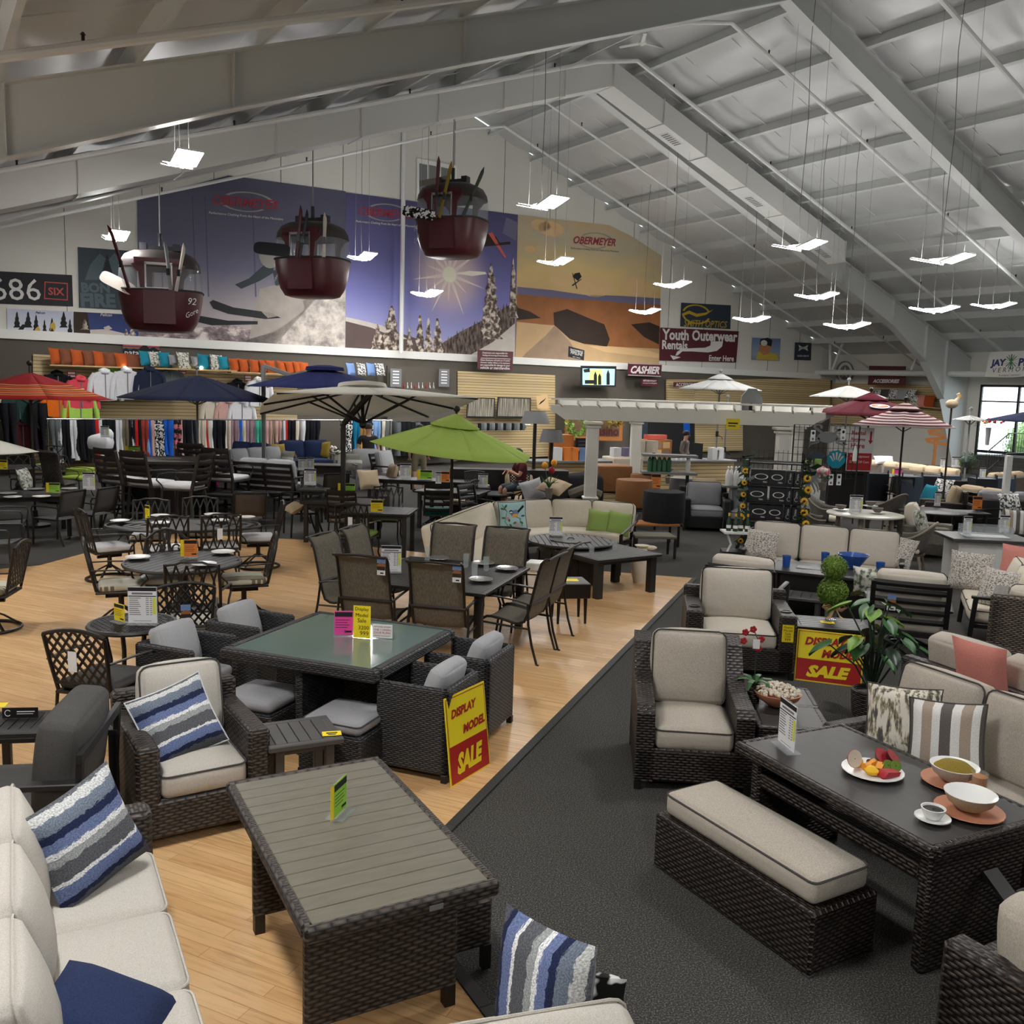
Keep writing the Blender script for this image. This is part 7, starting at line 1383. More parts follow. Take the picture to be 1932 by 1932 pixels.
tag(mb.build('console_table','white_paint',None,0,(q[0],q[1],0)),'small white curved leg table of dark bottles left of the rack','table')
for k in range(4): mb=MB(); mb.lathe([(.04,0),(.042,.01),(.042,.16),(.016,.22),(.016,.30),(.004,.30)],12); mb.lathe([(.0425,.05),(.0425,.1)],12,m=1,caps=False); mb.lathe([(.018,.25),(.018,.30)],10,m=2,caps=False); tag(mb.build('wine_bottle',['leaf_dark','white_paper','petal_yellow'],None,60,A3(q[0]-.15+.1*k,q[1]-.05*(k%2),.515)),'dark green bottle on the white curved leg table','bottle','green bottles left of the wire rack')
f=Flat(); f.box((0,.2,.09),(.46,.4,.18),b=.004); f.text('EVO',-.12,.08,.12,None,1,2,bold=.02); q=at(1388,1062,0); tag(f.build('product_box',['box_black','pr_white'],None,0,(q[0],q[1],0),D_(-8)),'flat black box on the floor at the left of the cream sofa','box')
# hanging metal figures and cards on the grid behind
def figure(label,px,py,Y,mt,draw,name,cat='decoration',t=.01):
    f=Flat(); draw(f); o=f.build(name,mt,None,0,atY(px,py,Y)); o.modifiers.new('thick','SOLIDIFY').thickness=t; return tag(o,label,cat)
def crab(f):
    f.ell(0,0,.20,.11,0,1,18)
    for s_ in(-1,1):
        f.ell(s_*.2,.19,.09,.06,0,1,14,.6*s_,5+.6*s_,.5); f.poly([(s_*.12,.06),(s_*.24,.14),(s_*.22,.18),(s_*.10,.1)],0,1)
        for k in range(3): f.poly([(s_*.15,-.02-.03*k),(s_*.32,.02-.07*k),(s_*.36,-.06-.08*k),(s_*.32,-.02-.07*k),(s_*.16,-.05-.03*k)],0,1)
figure('grey metal crab cut-out on the display grid',1562,825,17.5,'slate',crab,'metal_crab')
def octo(f):
    f.ell(0,.12,.14,.14,0,1,18)
    for k in range(8):
        a=pi+.15+k*(pi-.3)/7; P=[]; 
        for i in range(9): q=i/8; P.append((.30*q*math.cos(a)+.03*math.sin(6*q+k),.30*q*math.sin(a)+.03*math.cos(5*q)))
        for i in range(8): w=.03*(1-i/9); f.poly([(P[i][0]-w,P[i][1]),(P[i][0]+w,P[i][1]),(P[i+1][0]+w*.9,P[i+1][1]),(P[i+1][0]-w*.9,P[i+1][1])],0,1+k)
figure('grey metal octopus cut-out below the fish',1532,905,17.5,'slate',octo,'metal_octopus')
def shell(f):
    f.poly([(.17*math.cos(a)*(1+.04*math.cos(9*a)),.17*math.sin(a)*(1+.04*math.cos(9*a))-.02) for a in np.linspace(-.4,pi+.4,40)]+[(-.06,-.18),(.06,-.18)],0,1)
    for k in range(5): a=.5+k*(pi-1)/4; f.poly([(.06*math.cos(a)-.01,.06*math.sin(a)-.08),(.06*math.cos(a)+.01,.06*math.sin(a)-.08),(.135*math.cos(a)+.018,.135*math.sin(a)-.02),(.135*math.cos(a)-.018,.135*math.sin(a)-.02)],1,2)
figure('turquoise scallop shell cut-out on the display grid',1578,865,16.8,['cush_aqua','cush_beige'],shell,'metal_shell')
figure('dark blue fish shape behind the lime cups',1540,860,17.4,'pr_slate',lambda f:f.poly([(-.16,0),(-.05,.09),(.1,.07),(.19,0),(.08,-.08),(-.06,-.09)],0,1),'metal_fish')
for px,l in((1526,'left'),(1543,'right')): mb=MB(); mb.lathe([(.05,0),(.062,.02),(.065,.14),(.004,.14)],12); tag(mb.build('lime_cup','cush_lime',None,60,atY(px,880,17.2)),'lime cup hanging under the dark fish, %s one'%l,'cup')
for px,py,l in((1534,822,'upper left of the crab'),(1591,820,'right of the crab'),(1568,905,'left under the shell'),(1583,905,'right under the shell')): f=Flat(); f.slab(.085,.21,.01,0); f.ell(0,.05,.026,.03,1,1,12); f.ell(0,-.06,.022,.025,2,1,12); tag(f.build('bottle_opener',['white_paper','ink','slate'],None,0,atY(px,py,17.2)),'white wall bottle opener plaque, '+l,'plaque')
q=atY(1557,855,18.2); mb=MB(); [mb.bar((-.65+.1*k,0,-.5),(-.65+.1*k,0,.55),.008,.008) for k in range(14)]; [mb.bar((-.65,0,-.5+.15*k),(.65,0,-.5+.15*k),.008,.008) for k in range(8)]; mb.tube([(-.65,0,-1.4),(-.65,0,.55)],.015,6); mb.tube([(.65,0,-1.4),(.65,0,.55)],.015,6); tag(mb.build('display_grid','black_metal',None,0,q),'black wire grid panel carrying the metal sea animals','rack')
bouquet('pink hydrangea ball on a stick in front of the octopus',atY(1551,925,16.),['petal_pink','petal_white'],.10,14)
# grill
q=at(1615,900,.9); root=T('grill','black hooded grill in front of the rental returns sign','grill',(q[0],q[1]+.6,0),D_(-15)); mb=MB(); mb.prism([(-.3,.95),(-.3,1.15),(-.1,1.42),(.25,1.45),(.3,.95)],-.45,.45,'x'); mb.build('hood','black_metal',root); mb=MB(); mb.box((0,0,.5),(.9,.6,.9),b=.02); mb.box((-.75,0,.92),(.6,.5,.05)); mb.build('cart','black_metal',root)
mb=MB(); mb.lathe([(.04,0),(.04,.18),(.02,.24),(.02,.28),(.004,.28)],10); tag(mb.build('spray_bottle','white_paint',None,60,atY(1612,870,17.)),'white spray bottle beside the grill hood','bottle')
# ---------- retail wall: slatted panels, shelf pillows, hanging clothes
def wallpanel(name,px,off,th,mt):
    P=[onwall(x,y,off) for x,y in px]; c=np.mean(P,0); R=Rz(-TH); f=MB(); L=[R@(p-c) for p in P]; f.prism([(p[0],p[2]) for p in L],-th/2,th/2,'y'); return f.build(name,mt,None,0,c,TH)
struct(wallpanel('trim_42',[(62,668),(440,690),(560,697),(560,880),(62,895)],.30,.08,'slatwall')); struct(wallpanel('trim_43',[(862,700),(1046,708),(1046,860),(862,868)],.34,.1,'slatwall')); struct(wallpanel('trim_44',[(1310,728),(1400,728),(1400,850),(1310,852)],.34,.1,'slatwall')); struct(wallpanel('trim_45',[(1258,716),(1565,715),(1565,770),(1258,768)],.30,.1,'slatwall'))
struct(wallpanel('trim_46',[(0,664),(62,668),(62,760),(0,760)],.2,.1,'wall_grey')); struct(wallpanel('trim_47',[(730,690),(860,695),(860,870),(730,880)],.5,.1,'wall_grey'))
WR=TH
def wpil(label,px,py,mt,s_=.43,grp=None,roll=0,off=.75): return throw_pillow(label,onwall(px,py,off),TH+D_(24+4*((px*7)%3-1)),D_(14),mt,s_*.92,s_,.15,D_(roll+3*((px*5)%3-1)),grp,n=8)
mb=MB(); a=onwall(92,689,.66);b_=onwall(443,700,.66); mb.bar(a,b_,.5,.04); c=onwall(432,702,.66);d=onwall(582,708,.66); mb2=MB(); mb2.bar(c,d,.5,.04)
tag(mb.build('display_shelf','shelf_wood',None,0),'long pale shelf of rust and teal pillows above the jackets','shelf'); tag(mb2.build('display_shelf','shelf_wood',None,0),'shorter pale shelf of orange pillows behind the navy cantilever','shelf')
for k,px in enumerate((107,127,148,170,190,210,231,253)): wpil(('orange' if k%2==0 else 'brown')+' pillow on the upper left wall shelf, '+('first','first','second','second','third','third','fourth','fourth')[k]+' of its colour',px,672+.07*(px-107),'cush_orange' if k%2==0 else 'cush_brown',.47,'pillows on the upper wall shelf')
for px,m_,l,s_ in((275,'cush_aqua','leftmost teal pillow next to the brown ones',.45),(294,'leaf_print','leaf print pillow between two teal ones',.45),(311,'cush_aqua','second teal pillow on the long wall shelf',.45),(326,'cush_grey','small grey pillow left of the large leaf print one',.32),(347,'leaf_print','large leaf print pillow between two small grey ones',.52),(369,'cush_grey','small grey pillow right of the large leaf print one',.32),(385,'cush_aqua','third teal pillow on the long wall shelf',.48),(409,'leaf_print','leaf print pillow at the right of the long wall shelf',.5),(422,'cush_aqua','rightmost teal pillow on the long wall shelf',.42)): wpil(l,px,676+.06*(px-275),m_,s_,'pillows on the upper wall shelf')
for k,px in enumerate((444,461,481,500,512,532,549,563,574)): wpil('orange pillow on the shorter wall shelf, %s from left'%('first','second','third','fourth','fifth','sixth','seventh','eighth','ninth')[k],px,689+.05*(px-444),'cush_orange',.44,'orange pillows on the shorter shelf')
for k,px in enumerate((662,682,700,717)): wpil('pale blue print pillow behind the navy cantilever, %s from left'%('first','second','third','fourth')[k],px,697,'paisley' if k%2 else 'pr_sky',.44,'pale blue print pillows')
for px in(236,380): q=onwall(px,694,.9); mb=MB(); mb.sphere((0,0,0),.05,8); tag(mb.build('spot_lamp','spot_glow',None,60,q),'small glowing spot lamp above the %s'%('white quilted jacket' if px<300 else 'navy umbrella tip'),'lamp')
for px,py in((135,706),(344,700),(468,713)): f=Flat(); f.slab(.22,.18,.01,0); f.rect(-.09,.0,.09,.06,1); f.rect(-.09,-.07,.09,-.03,1); tag(f.build('sale_sign',['red','white_paper'],None,0,onwall(px,py,.6),TH),'small red and white rack sign %s'%({135:'left of the coral jacket',344:'right of the blue jacket',468:'beside the black patterned jacket'}[px]),'sign')
CLR={'black':C(24,25,30),'white':C(214,214,218),'grey':C(96,102,104),'red':C(196,40,34),'rust':C(150,62,50),'blue':C(30,92,190),'cream':C(206,196,180),'pink':C(200,160,152),'navy':C(36,42,66),'olive':C(112,104,84),'mauve':C(150,124,134),'mint':C(70,176,150),'camel':C(168,122,60),'teal':C(24,110,146),'light blue':C(124,160,206),'coral':C(214,74,90),'lime':C(168,210,90),'orange':C(226,110,30),'dark green':C(42,68,64),'maroon':C(84,38,42),'sand':C(172,150,120)}
for k,v in CLR.items(): plain('cl_'+k,v,.9,0,.2,.12,14)
blotch('cl_spotted',[(.48,C(24,24,26)),(.52,C(220,220,220))],14,1); blotch('cl_floral',[(.45,C(26,26,30)),(.55,C(214,120,130))],7,2); CLR['spotted']=CLR['floral']=0
PROTO={}
def garment(kind,col):
    k=(kind,col)
    if k in PROTO: o=PROTO[k].copy(); COL.objects.link(o); return o
    mb=MB()
    if kind=='trousers':
        n=10;V=[]
        for i in range(n+1):
            f=i/n; w=.055+.03*math.sin(f*5+1)+.02*f; d=.20-.03*f+.02*math.sin(f*9)
            for x,y in((-w,-d),(-w*.2,-d*1.1),(w,-d*.9),(w*1.1,0),(w,d),(0,d*1.05),(-w,d*.9),(-w*1.2,0)): V.append((x+.03*f*f,y,-1.1*f))
        F=[(i*8+j,i*8+(j+1)%8,(i+1)*8+(j+1)%8,(i+1)*8+j) for i in range(n) for j in range(8)]; mb.add(V,F)
    else:
        mb.prism([(-.08,0),(-.22,-.05),(-.27,-.12),(-.25,-.68),(-.12,-.70),(.12,-.70),(.25,-.68),(.27,-.12),(.22,-.05),(.08,0)],-.07,.07,'y')
        for s_ in(-1,1): mb.tube([(s_*.20,0,-.09),(s_*.30,0,-.22),(s_*.35,-.02,-.48),(s_*.37,-.03,-.70)],[.085,.08,.065,.055],10)
        mb.tube([(-.09,.0,.0),(-.06,-.06,-.03),(.06,-.06,-.03),(.09,0,0),(0,.07,.04)],.05,8,closed=True); mb.tube([(0,-.074,-.05),(0,-.076,-.68)],.012,4,m=1)
    o=mb.build(kind,['cl_'+col,'slate'] if kind=='jacket' else 'cl_'+col,None,70); PROTO[k]=o; return o
def hang(kind,col,p,rz,label,grp,sc=1.):
    o=garment(kind,col); put(o,p,rz,sc); tag(o,label,kind,grp); return o
row=[(100,'grey',3),(112,'white',1),(120,'black',3),(134,'white',2),(144,'black',6),(178,'navy',1),(183,'red',1),(190,'white',1),(196,'black',4),(220,'white',2),(232,'olive',2),(244,'black',2),(251,'white',1),(257,'red',1),(263,'black',1),(269,'rust',2),(278,'light blue',1),(283,'blue',1),(287,'pink',1),(294,'spotted',3),(311,'blue',2),(322,'blue',1),(331,'floral',2),(341,'pink',1),(346,'black',4),(364,'grey',2),(374,'cream',4),(391,'red',1),(398,'white',1),(403,'black',4),(424,'cream',2),(436,'mauve',3),(452,'blue',1),(459,'cream',1),(465,'mauve',3),(478,'grey',1),(484,'mint',2),(494,'black',1),(502,'pink',2),(512,'olive',1),(520,'pink',2),(530,'grey',1),(535,'white',1),(539,'red',1),(543,'black',3),(558,'cream',1),(570,'white',1),(578,'black',4),(648,'spotted',2),(658,'spotted',1),(668,'teal',2),(679,'camel',2),(690,'navy',2),(697,'spotted',1),(706,'light blue',2),(714,'black',1),(721,'cream',1),(727,'grey',1)]
cnt={}
for i,(px,c_,n) in enumerate(row):
    L_=row[i-1][1] if i else 'rail end'; Rr=row[i+1][1] if i<len(row)-1 else 'rail end'
    for k in range(n):
        x=px+5.4*k; p=onwall(x,791+.004*x,1.25); key=(c_,L_,Rr); cnt[key]=cnt.get(key,0)
        w=('','second ','third ','fourth ','fifth ','sixth ')[k] if n>1 else ''
        hang('trousers',c_,p,TH+D_(6*((i*5+k*3)%5-2)),'%s%s garment on the trouser rail, %s, between %s and %s'%(w,c_,'left end' if x<190 else 'left of centre' if x<330 else 'centre' if x<470 else 'right of centre' if x<600 else 'right end',L_,Rr),'garments on the long trouser rail',(1.,1.,.92+.16*((i*3+k)%4)/3))
mb=MB(); mb.tube([onwall(88,790.5,1.25),onwall(740,793,1.25)],.025,8); [mb.tube([onwall(x,791,1.25),onwall(x,791,1.25)*[1,1,0]],.03,6) for x in(90,300,520,738)]; tag(mb.build('clothes_rail','chrome',None,40),'long chrome rail of hanging trousers along the back wall','rail')
for px,py,c_,l in((152,722,'coral','coral jacket between red umbrella and white jackets'),(150,742,'lime','lime panelled jacket low behind the red umbrella'),(206,702,'lime','lime jacket peeking behind the white racing jacket'),(197,708,'white','white jacket with black side panels'),(239,706,'white','white quilted jacket under the spot lamp'),(282,704,'navy','blue jacket right of the white quilted one'),(322,706,'grey','grey green jacket behind the navy umbrella'),(110,738,'orange','orange jacket under the red umbrella'),(35,742,'dark green','dark green quilted jacket at far left'),(10,744,'cream','cream top at the far left edge'),(60,748,'dark green','second dark green jacket at far left'),(42,806,'maroon','maroon quilted jacket beside the pink blossoms'),(448,728,'black','black patterned jacket right of the navy umbrella'),(488,724,'white','white patterned jacket by the cantilever mast'),(108,712,'black','dark jackets on the rack above the red umbrella'),(405,762,'cream','cream top below the navy umbrella, left one'),(430,764,'pink','pale pink top below the navy umbrella'),(455,764,'white','white top below the navy umbrella, right one')):
    hang('jacket',c_,onwall(px,py-8,.6 if 'peeking' in l or c_ in('black','grey') else .95),TH+D_(4),l,'jackets on the slatted wall',1.2)
for px in(8,22,62,78): hang('trousers','black',onwall(px,760,1.2),TH,'long black garment at the far left of the wall, %s'%({8:'by the cream top',22:'left of the green jacket',62:'right of the green jacket',78:'by the blossoms'}[px]),'dark garments at far left',1.2)
for k in range(12): hang('trousers','black' if k%4 else 'grey',onwall(748+9*k,796,.95),TH+D_(5*(k%3)),'dark garment in the gloomy bay right of the standpipe','dark garments by the standpipe',1.05)
for k in range(17):
    mb=MB(); mb.cushion((0,0,-.12),(.13,.07,.26),.03,.01,7); mb.tube([(.05,0,-.1),(.10,0,-.16)],[.025,.02],6); tag(mb.build('glove',['cl_black','cl_grey','slate'][k%3],None,60,onwall(905+5.2*k,799,.9),TH),'dark glove pair hanging in the row below the birch forest pictures','glove','gloves below the birch pictures')
for k,(px,l) in enumerate(((747,'left'),(838,'right'))): panel_=Flat(); panel_.slab(.42,.62,.02,0); [panel_.rect(-.12,.2-.1*q,.12,.24-.1*q,1) for q in range(5)]; tag(panel_.build('framed_notice',['slate','white_paper'],None,0,onwall(px,713,.75),TH),'grey framed vertical notice over the dark bay, %s one'%l,'sign')
for k in range(9): mb=MB(); mb.tube([(-.2,0,-.1),(0,0,0),(.2,0,-.1)],.012,5); mb.tube([(0,0,0),(0,0,.1)],.008,4); tag(mb.build('coat_hanger','cl_red' if k%3==0 else 'white_paint',None,0,onwall(762+7*k,727,1.0),TH+1.2),'empty coat hanger on the bar above the dark bay','hanger','empty hangers above the dark bay')
mb=MB(); a=onwall(900,800,.85);b_=onwall(1000,801,.85); mb.tube([a,b_],.02,6); tag(mb.build('display_rail','chrome',None,0),'chrome rail of gloves below the birch pictures','rail')
# signs, screen and pictures over the counter
def d14(f,W,pts):
    for k,s_ in enumerate(('Customers are responsible for','loading and securing all merchandise.','','Pelican Employees will assist you if needed','However neither Pelican or its employees','are responsible for damage to your','vehicle or merchandise.')):
        if s_: ptext(f,W,s_,934,666.5+k*4.6,56 if k>2 else 48,1,2,.03,bold=.02,shear=.3)
    pp(f,W,[(907,675),(963,677),(963,678),(907,676)],1)
mural('notice_sign','maroon notice board of white italic lines left of the screen','sign',[(901.5,660),(968.5,663.5),(967,700.5),(900.5,696)],['maroon','pr_white'],d14,.7)
mural('cashier_sign','maroon sign reading cashier in white brush letters','sign',[(1185.5,684.5),(1249,687),(1247,711),(1184,708)],['maroon','pr_white'],lambda f,W,pts:(ptext(f,W,'CASHIER',1217,698,54,1,2,.03,bold=.04,shear=.35),[pp(f,W,q,1) for q in ([(1186,685),(1248.5,687.5),(1248.5,688.5),(1186,686)],[(1185,707),(1247,709.7),(1247,710.7),(1185,708)])]),.7)
def d15(f,W,pts):
    pp(f,W,[(1099,695),(1160,696),(1159,727),(1099,726)],1); pp(f,W,[(1113,697),(1135,697),(1140,726),(1110,726)],2,2)
    for x,h in((1123,26),(1131,22),(1139,25),(1147,29)): pp(f,W,[(x-3,726),(x-3,726-h*.7),(x,726-h),(x+3,726-h*.7),(x+3,726)],0 if x!=1139 else 3,3)
    pp(f,W,[(1100,697),(1112,695),(1113,702),(1102,703)],0,3); pp(f,W,[(1103,717),(1122,717),(1122,724),(1103,724)],0,4)
emit('screen_blue',C(150,200,205),.5); emit('screen_yellow',C(200,220,110),.5)
mural('screen','flat television showing standing figures above the pergola','television',[(1096,690),(1163,691),(1162,730),(1095,729)],['box_black','screen_blue','screen_yellow','screen_blue'],d15,.9)
mural('notice_sign','small maroon return policy board below the cashier sign','sign',[(1211,714.5),(1241,715),(1241,729),(1210,728)],['maroon','pr_white'],lambda f,W,pts:(ptext(f,W,'RETURN POLICY',1226,718.5,25,1,2,.02,bold=.02),ptext(f,W,'no returns on sale goods',1226,723,26,1,2,.02)),.7)
mural('notice_sign','maroon board half hidden behind the white pergola umbrella','sign',[(1271,721),(1320,721),(1320,731),(1271,730)],['maroon','pr_white'],lambda f,W,pts:ptext(f,W,'ACCESSORIES',1295,726,40,1,2,.01,bold=.02),.7)
for a,b_,l in((882,934,'left one'),(939,1002,'right one')): mural('framed_picture','dark framed picture of a birch forest, '+l,'picture',[(a,749),(b_,751),(b_-1,789),(a-2,788)],['ink','birch'],lambda f,W,pts:pp(f,W,[(a+2,751),(b_-2,753),(b_-3,786),(a,785)],1),.8) if blotch('birch',[(.35,C(70,60,50)),(.6,C(170,164,150))],4,4,.8,.6,(6,1,.25)) else 0
mural('canvas_print','pale canvas with a dark branch above the lamp shades','picture',[(1012,746),(1033,745),(1036,772),(1014,771)],['pr_cloud','ink'],lambda f,W,pts:pp(f,W,[(1016,764),(1020,758),(1026,754),(1031,750),(1026,757),(1020,762)],1),.9)
def panel(label,cat,name,px,mats,draw=lambda f,W,p:0,off=.6): return mural(name,label,cat,px,mats,draw,off)
plain('rough_wood',C(112,88,64),.8,0,.3,.3,3)
panel('wood framed board with faded red lettering behind the pergola post','sign','wooden_sign',[(1066,752),(1176,756),(1174,832),(1066,830)],['wood_teak','rough_wood','maroon'],lambda f,W,p:(pp(f,W,[(1073,757),(1170,760),(1168,824),(1073,823)],1),ptext(f,W,'Pelican',1118,773,66,2,3,.01,bold=.03),ptext(f,W,'Casino',1140,813,54,2,3,.01,bold=.03)),1.2)
for px,py,l in((1088,800,'nearer, left of the pergola post'),(1160,780,'right of the front pergola post')):
    p=onwall(px,py,1.8); r=.40; mb=MB(); R_=np.random.RandomState(px)
    for k in range(420): a=R_.uniform(0,6.283);q=r+R_.normal()*.07; c=A3(q*math.cos(a),R_.normal()*.05,q*math.sin(a)); u=R_.normal(size=3)*.045;v=R_.normal(size=3)*.045; mb.add([c,c+u,c+u+v,c+v],[(0,1,2,3)])
    tag(mb.build('wreath','leaf_var' if px<1100 else 'cush_mustard',None,0,p,TH),'round yellow green wreath '+l,'wreath')
for px,py,l,s_ in((1010,788,'larger grey pleated lamp shade on a dark stand',1.),(1041,823,'smaller grey pleated lamp shade by the counter',.8)):
    q=atY(px,py,20.5 if s_==1 else 19.); root=T('floor_lamp',l,'lamp',(q[0],q[1],0)); mb=MB(); mb.lathe([(.33*s_,q[2]-.12),(.24*s_,q[2]+.14)],24,caps=False); mb.build('lamp_shade','slate',root,60); mb=MB(); mb.tube([(0,0,0),(0,0,q[2])],.04,8); mb.lathe([(.18,0),(.18,.03)],16); mb.build('stand','black_metal',root)
# counter block
CB=[atY(1010,860,22.),atY(1385,866,24.6)]; a=A3(CB[0][0],CB[0][1],0);b_=A3(CB[1][0],CB[1][1],0); d=(b_-a);L=np.linalg.norm(d);r=math.atan2(d[1],d[0]); c=(a+b_)/2
root=T('sales_counter','long sales counter with slatted front and grey top behind the pergola','counter',(c[0],c[1],0),r); mb=MB(); mb.box((0,.35,.5),(L,.7,1.0)); mb.build('front','slatwall',root,0); mb=MB(); mb.box((0,.33,1.03),(L+.1,.8,.06),b=.01); mb.build('countertop','slate',root)
def onc(px,dy=.25,z=1.06):
    t=(px-1010)/375; return a+d*t+A3(-math.sin(r),math.cos(r),0)*dy+A3(0,0,z)
def block(label,cat,name,px,w,h,dd,mt,dy=.25,z=1.06,draw=None,mats=None): 
    f=Flat(); f.box((0,dd/2,h/2),(w,dd,h)); 
    if draw: draw(f)
    return tag(f.build(name,mats or mt,None,0,onc(px,dy,z),r),label,cat)
block('wooden file drawer on the counter left of the pergola post','cabinet','drawer_unit',1072,.45,.62,.5,'wood_teak',.3); block('black letter board beside the wooden drawer on the counter','sign','letter_board',1100,.42,.55,.06,None,.2,draw=lambda f:[f.rect(-.15,.1+.09*k,.15-.05*(k%2),.12+.09*k,1) for k in range(5)],mats=['box_black','pr_grey'])
for k,(px,m_,l) in enumerate(((1052,'white_paper','white printed card on the counter'),(1070,'orange_paper','orange shoe carton on the counter, left one'),(1082,'orange_paper','orange shoe carton on the counter, right one'),(1094,'pr_sky','blue carton beside the orange ones'),(1158,'white_paper','white and black device on the counter'),(1178,'pr_bluegrey','purple leaflet holder on the counter'),(1205,'cush_cream','cream goods box on the counter, left'),(1216,'cush_cream','cream goods box on the counter, middle'),(1227,'cush_cream','cream goods box on the counter, right'),(1360,'white_paper','white printer box at the right end of the counter'),(1350,'white_paper','framed notice at the right of the counter'))): block(l,'box','counter_box',px,.22,.32 if px<1200 or px>1300 else .5,.2,m_,.08,1.06 if not 1200<px<1230 else 1.06)
block('wooden display case of small goods on the counter','display case','display_case',1253,.85,.5,.35,None,.5,1.06,draw=lambda f:[f.rect(-.38+.26*k,.08+.2*j,-.16+.26*k,.24+.2*j,1+(k+j)%2) for k in range(3) for j in(0,1)],mats=['wood_teak','smoke_glass','pr_cloud']); block('black register screen facing the cashier','screen','register_screen',1332,.05,.42,.4,'box_black',.3); block('row of colourful trinkets on top of the wooden display case','trinkets','trinkets',1250,.6,.12,.2,'pr_salmon',.5,1.57)
q=atY(1262,880,21.); root=T('bottle_shelf','grey end shelf of green and clear bottles in front of the counter','shelf',(q[0],q[1],0),D_(-4))
for z in(.55,.98,1.38): mb=MB(); mb.box((0,0,z-.02),(1.25,.5,.05)); mb.build('shelf','slate',root,0)
for x in(-.35,.45): mb=MB(); mb.box((x,.15,.7),(.07,.07,1.4)); mb.build('upright','bronze_brown',root,0)
for k in range(9):
    mb=MB(); mb.lathe([(.05,0),(.055,.01),(.055,.26),(.02,.33),(.02,.36),(.004,.36)],10); tag(mb.build('bottle',['green_card','clear_glass','ceramic_white'][(k>4)+(k>7)],None,60,A3(q[0]-.45+.11*k,q[1]-.05,.985)),'%s bottle on the end shelf by the counter, %s from left'%('green' if k<5 else 'clear' if k<8 else 'white',('first','second','third','fourth','fifth','sixth','seventh','eighth','ninth')[k]),'bottle','bottles on the end shelf')
panel('white carved square panel on the slatted wall right of the cashier','decoration','carved_panel',[(1327,768),(1350,768),(1349,796),(1326,795)],['white_paint','ink'],lambda f,W,p:[f.ell(*W(1338+7*math.cos(a),782+9*math.sin(a)),.10,.04,1,1,10,ang=-a) for a in np.linspace(0,6.28,13)[:-1]],1.2)
panel('dark doorway with hanging jackets behind the cashier','doorway','store_doorway',[(1195,765),(1310,762),(1310,860),(1195,862)],['ink','pr_slate','cl_blue','slate'],lambda f,W,p:(pp(f,W,[(1200,775),(1222,775),(1222,830),(1200,830)],1),pp(f,W,[(1288,770),(1300,768),(1302,820),(1290,822)],2),pp(f,W,[(1252,790),(1285,790),(1285,796),(1252,796)],3)),.45)
q=atY(1383,770,20.); figure('grey stone arch garden plaque left of the pergola post',1417,770,20.,['slate','ink'],lambda f:(f.poly([(-.22,-.35),(.22,-.35),(.24,.2),(.1,.42),(-.08,.42),(-.22,.25)],0,0),f.poly([(-.05,-.2),(.05,-.2),(.05,.05),(0,.12),(-.05,.05)],1,1)),'garden_plaque','plaque',.05)
f=Flat(); f.slab(.28,.22,.01,0); f.rect(-.1,0,.1,.03,1); f.rect(-.1,-.05,.06,-.03,1); tag(f.build('sale_sign',['yellow','ink'],None,0,atY(1383,800,19.)),'yellow sign under the pergola beam','sign')
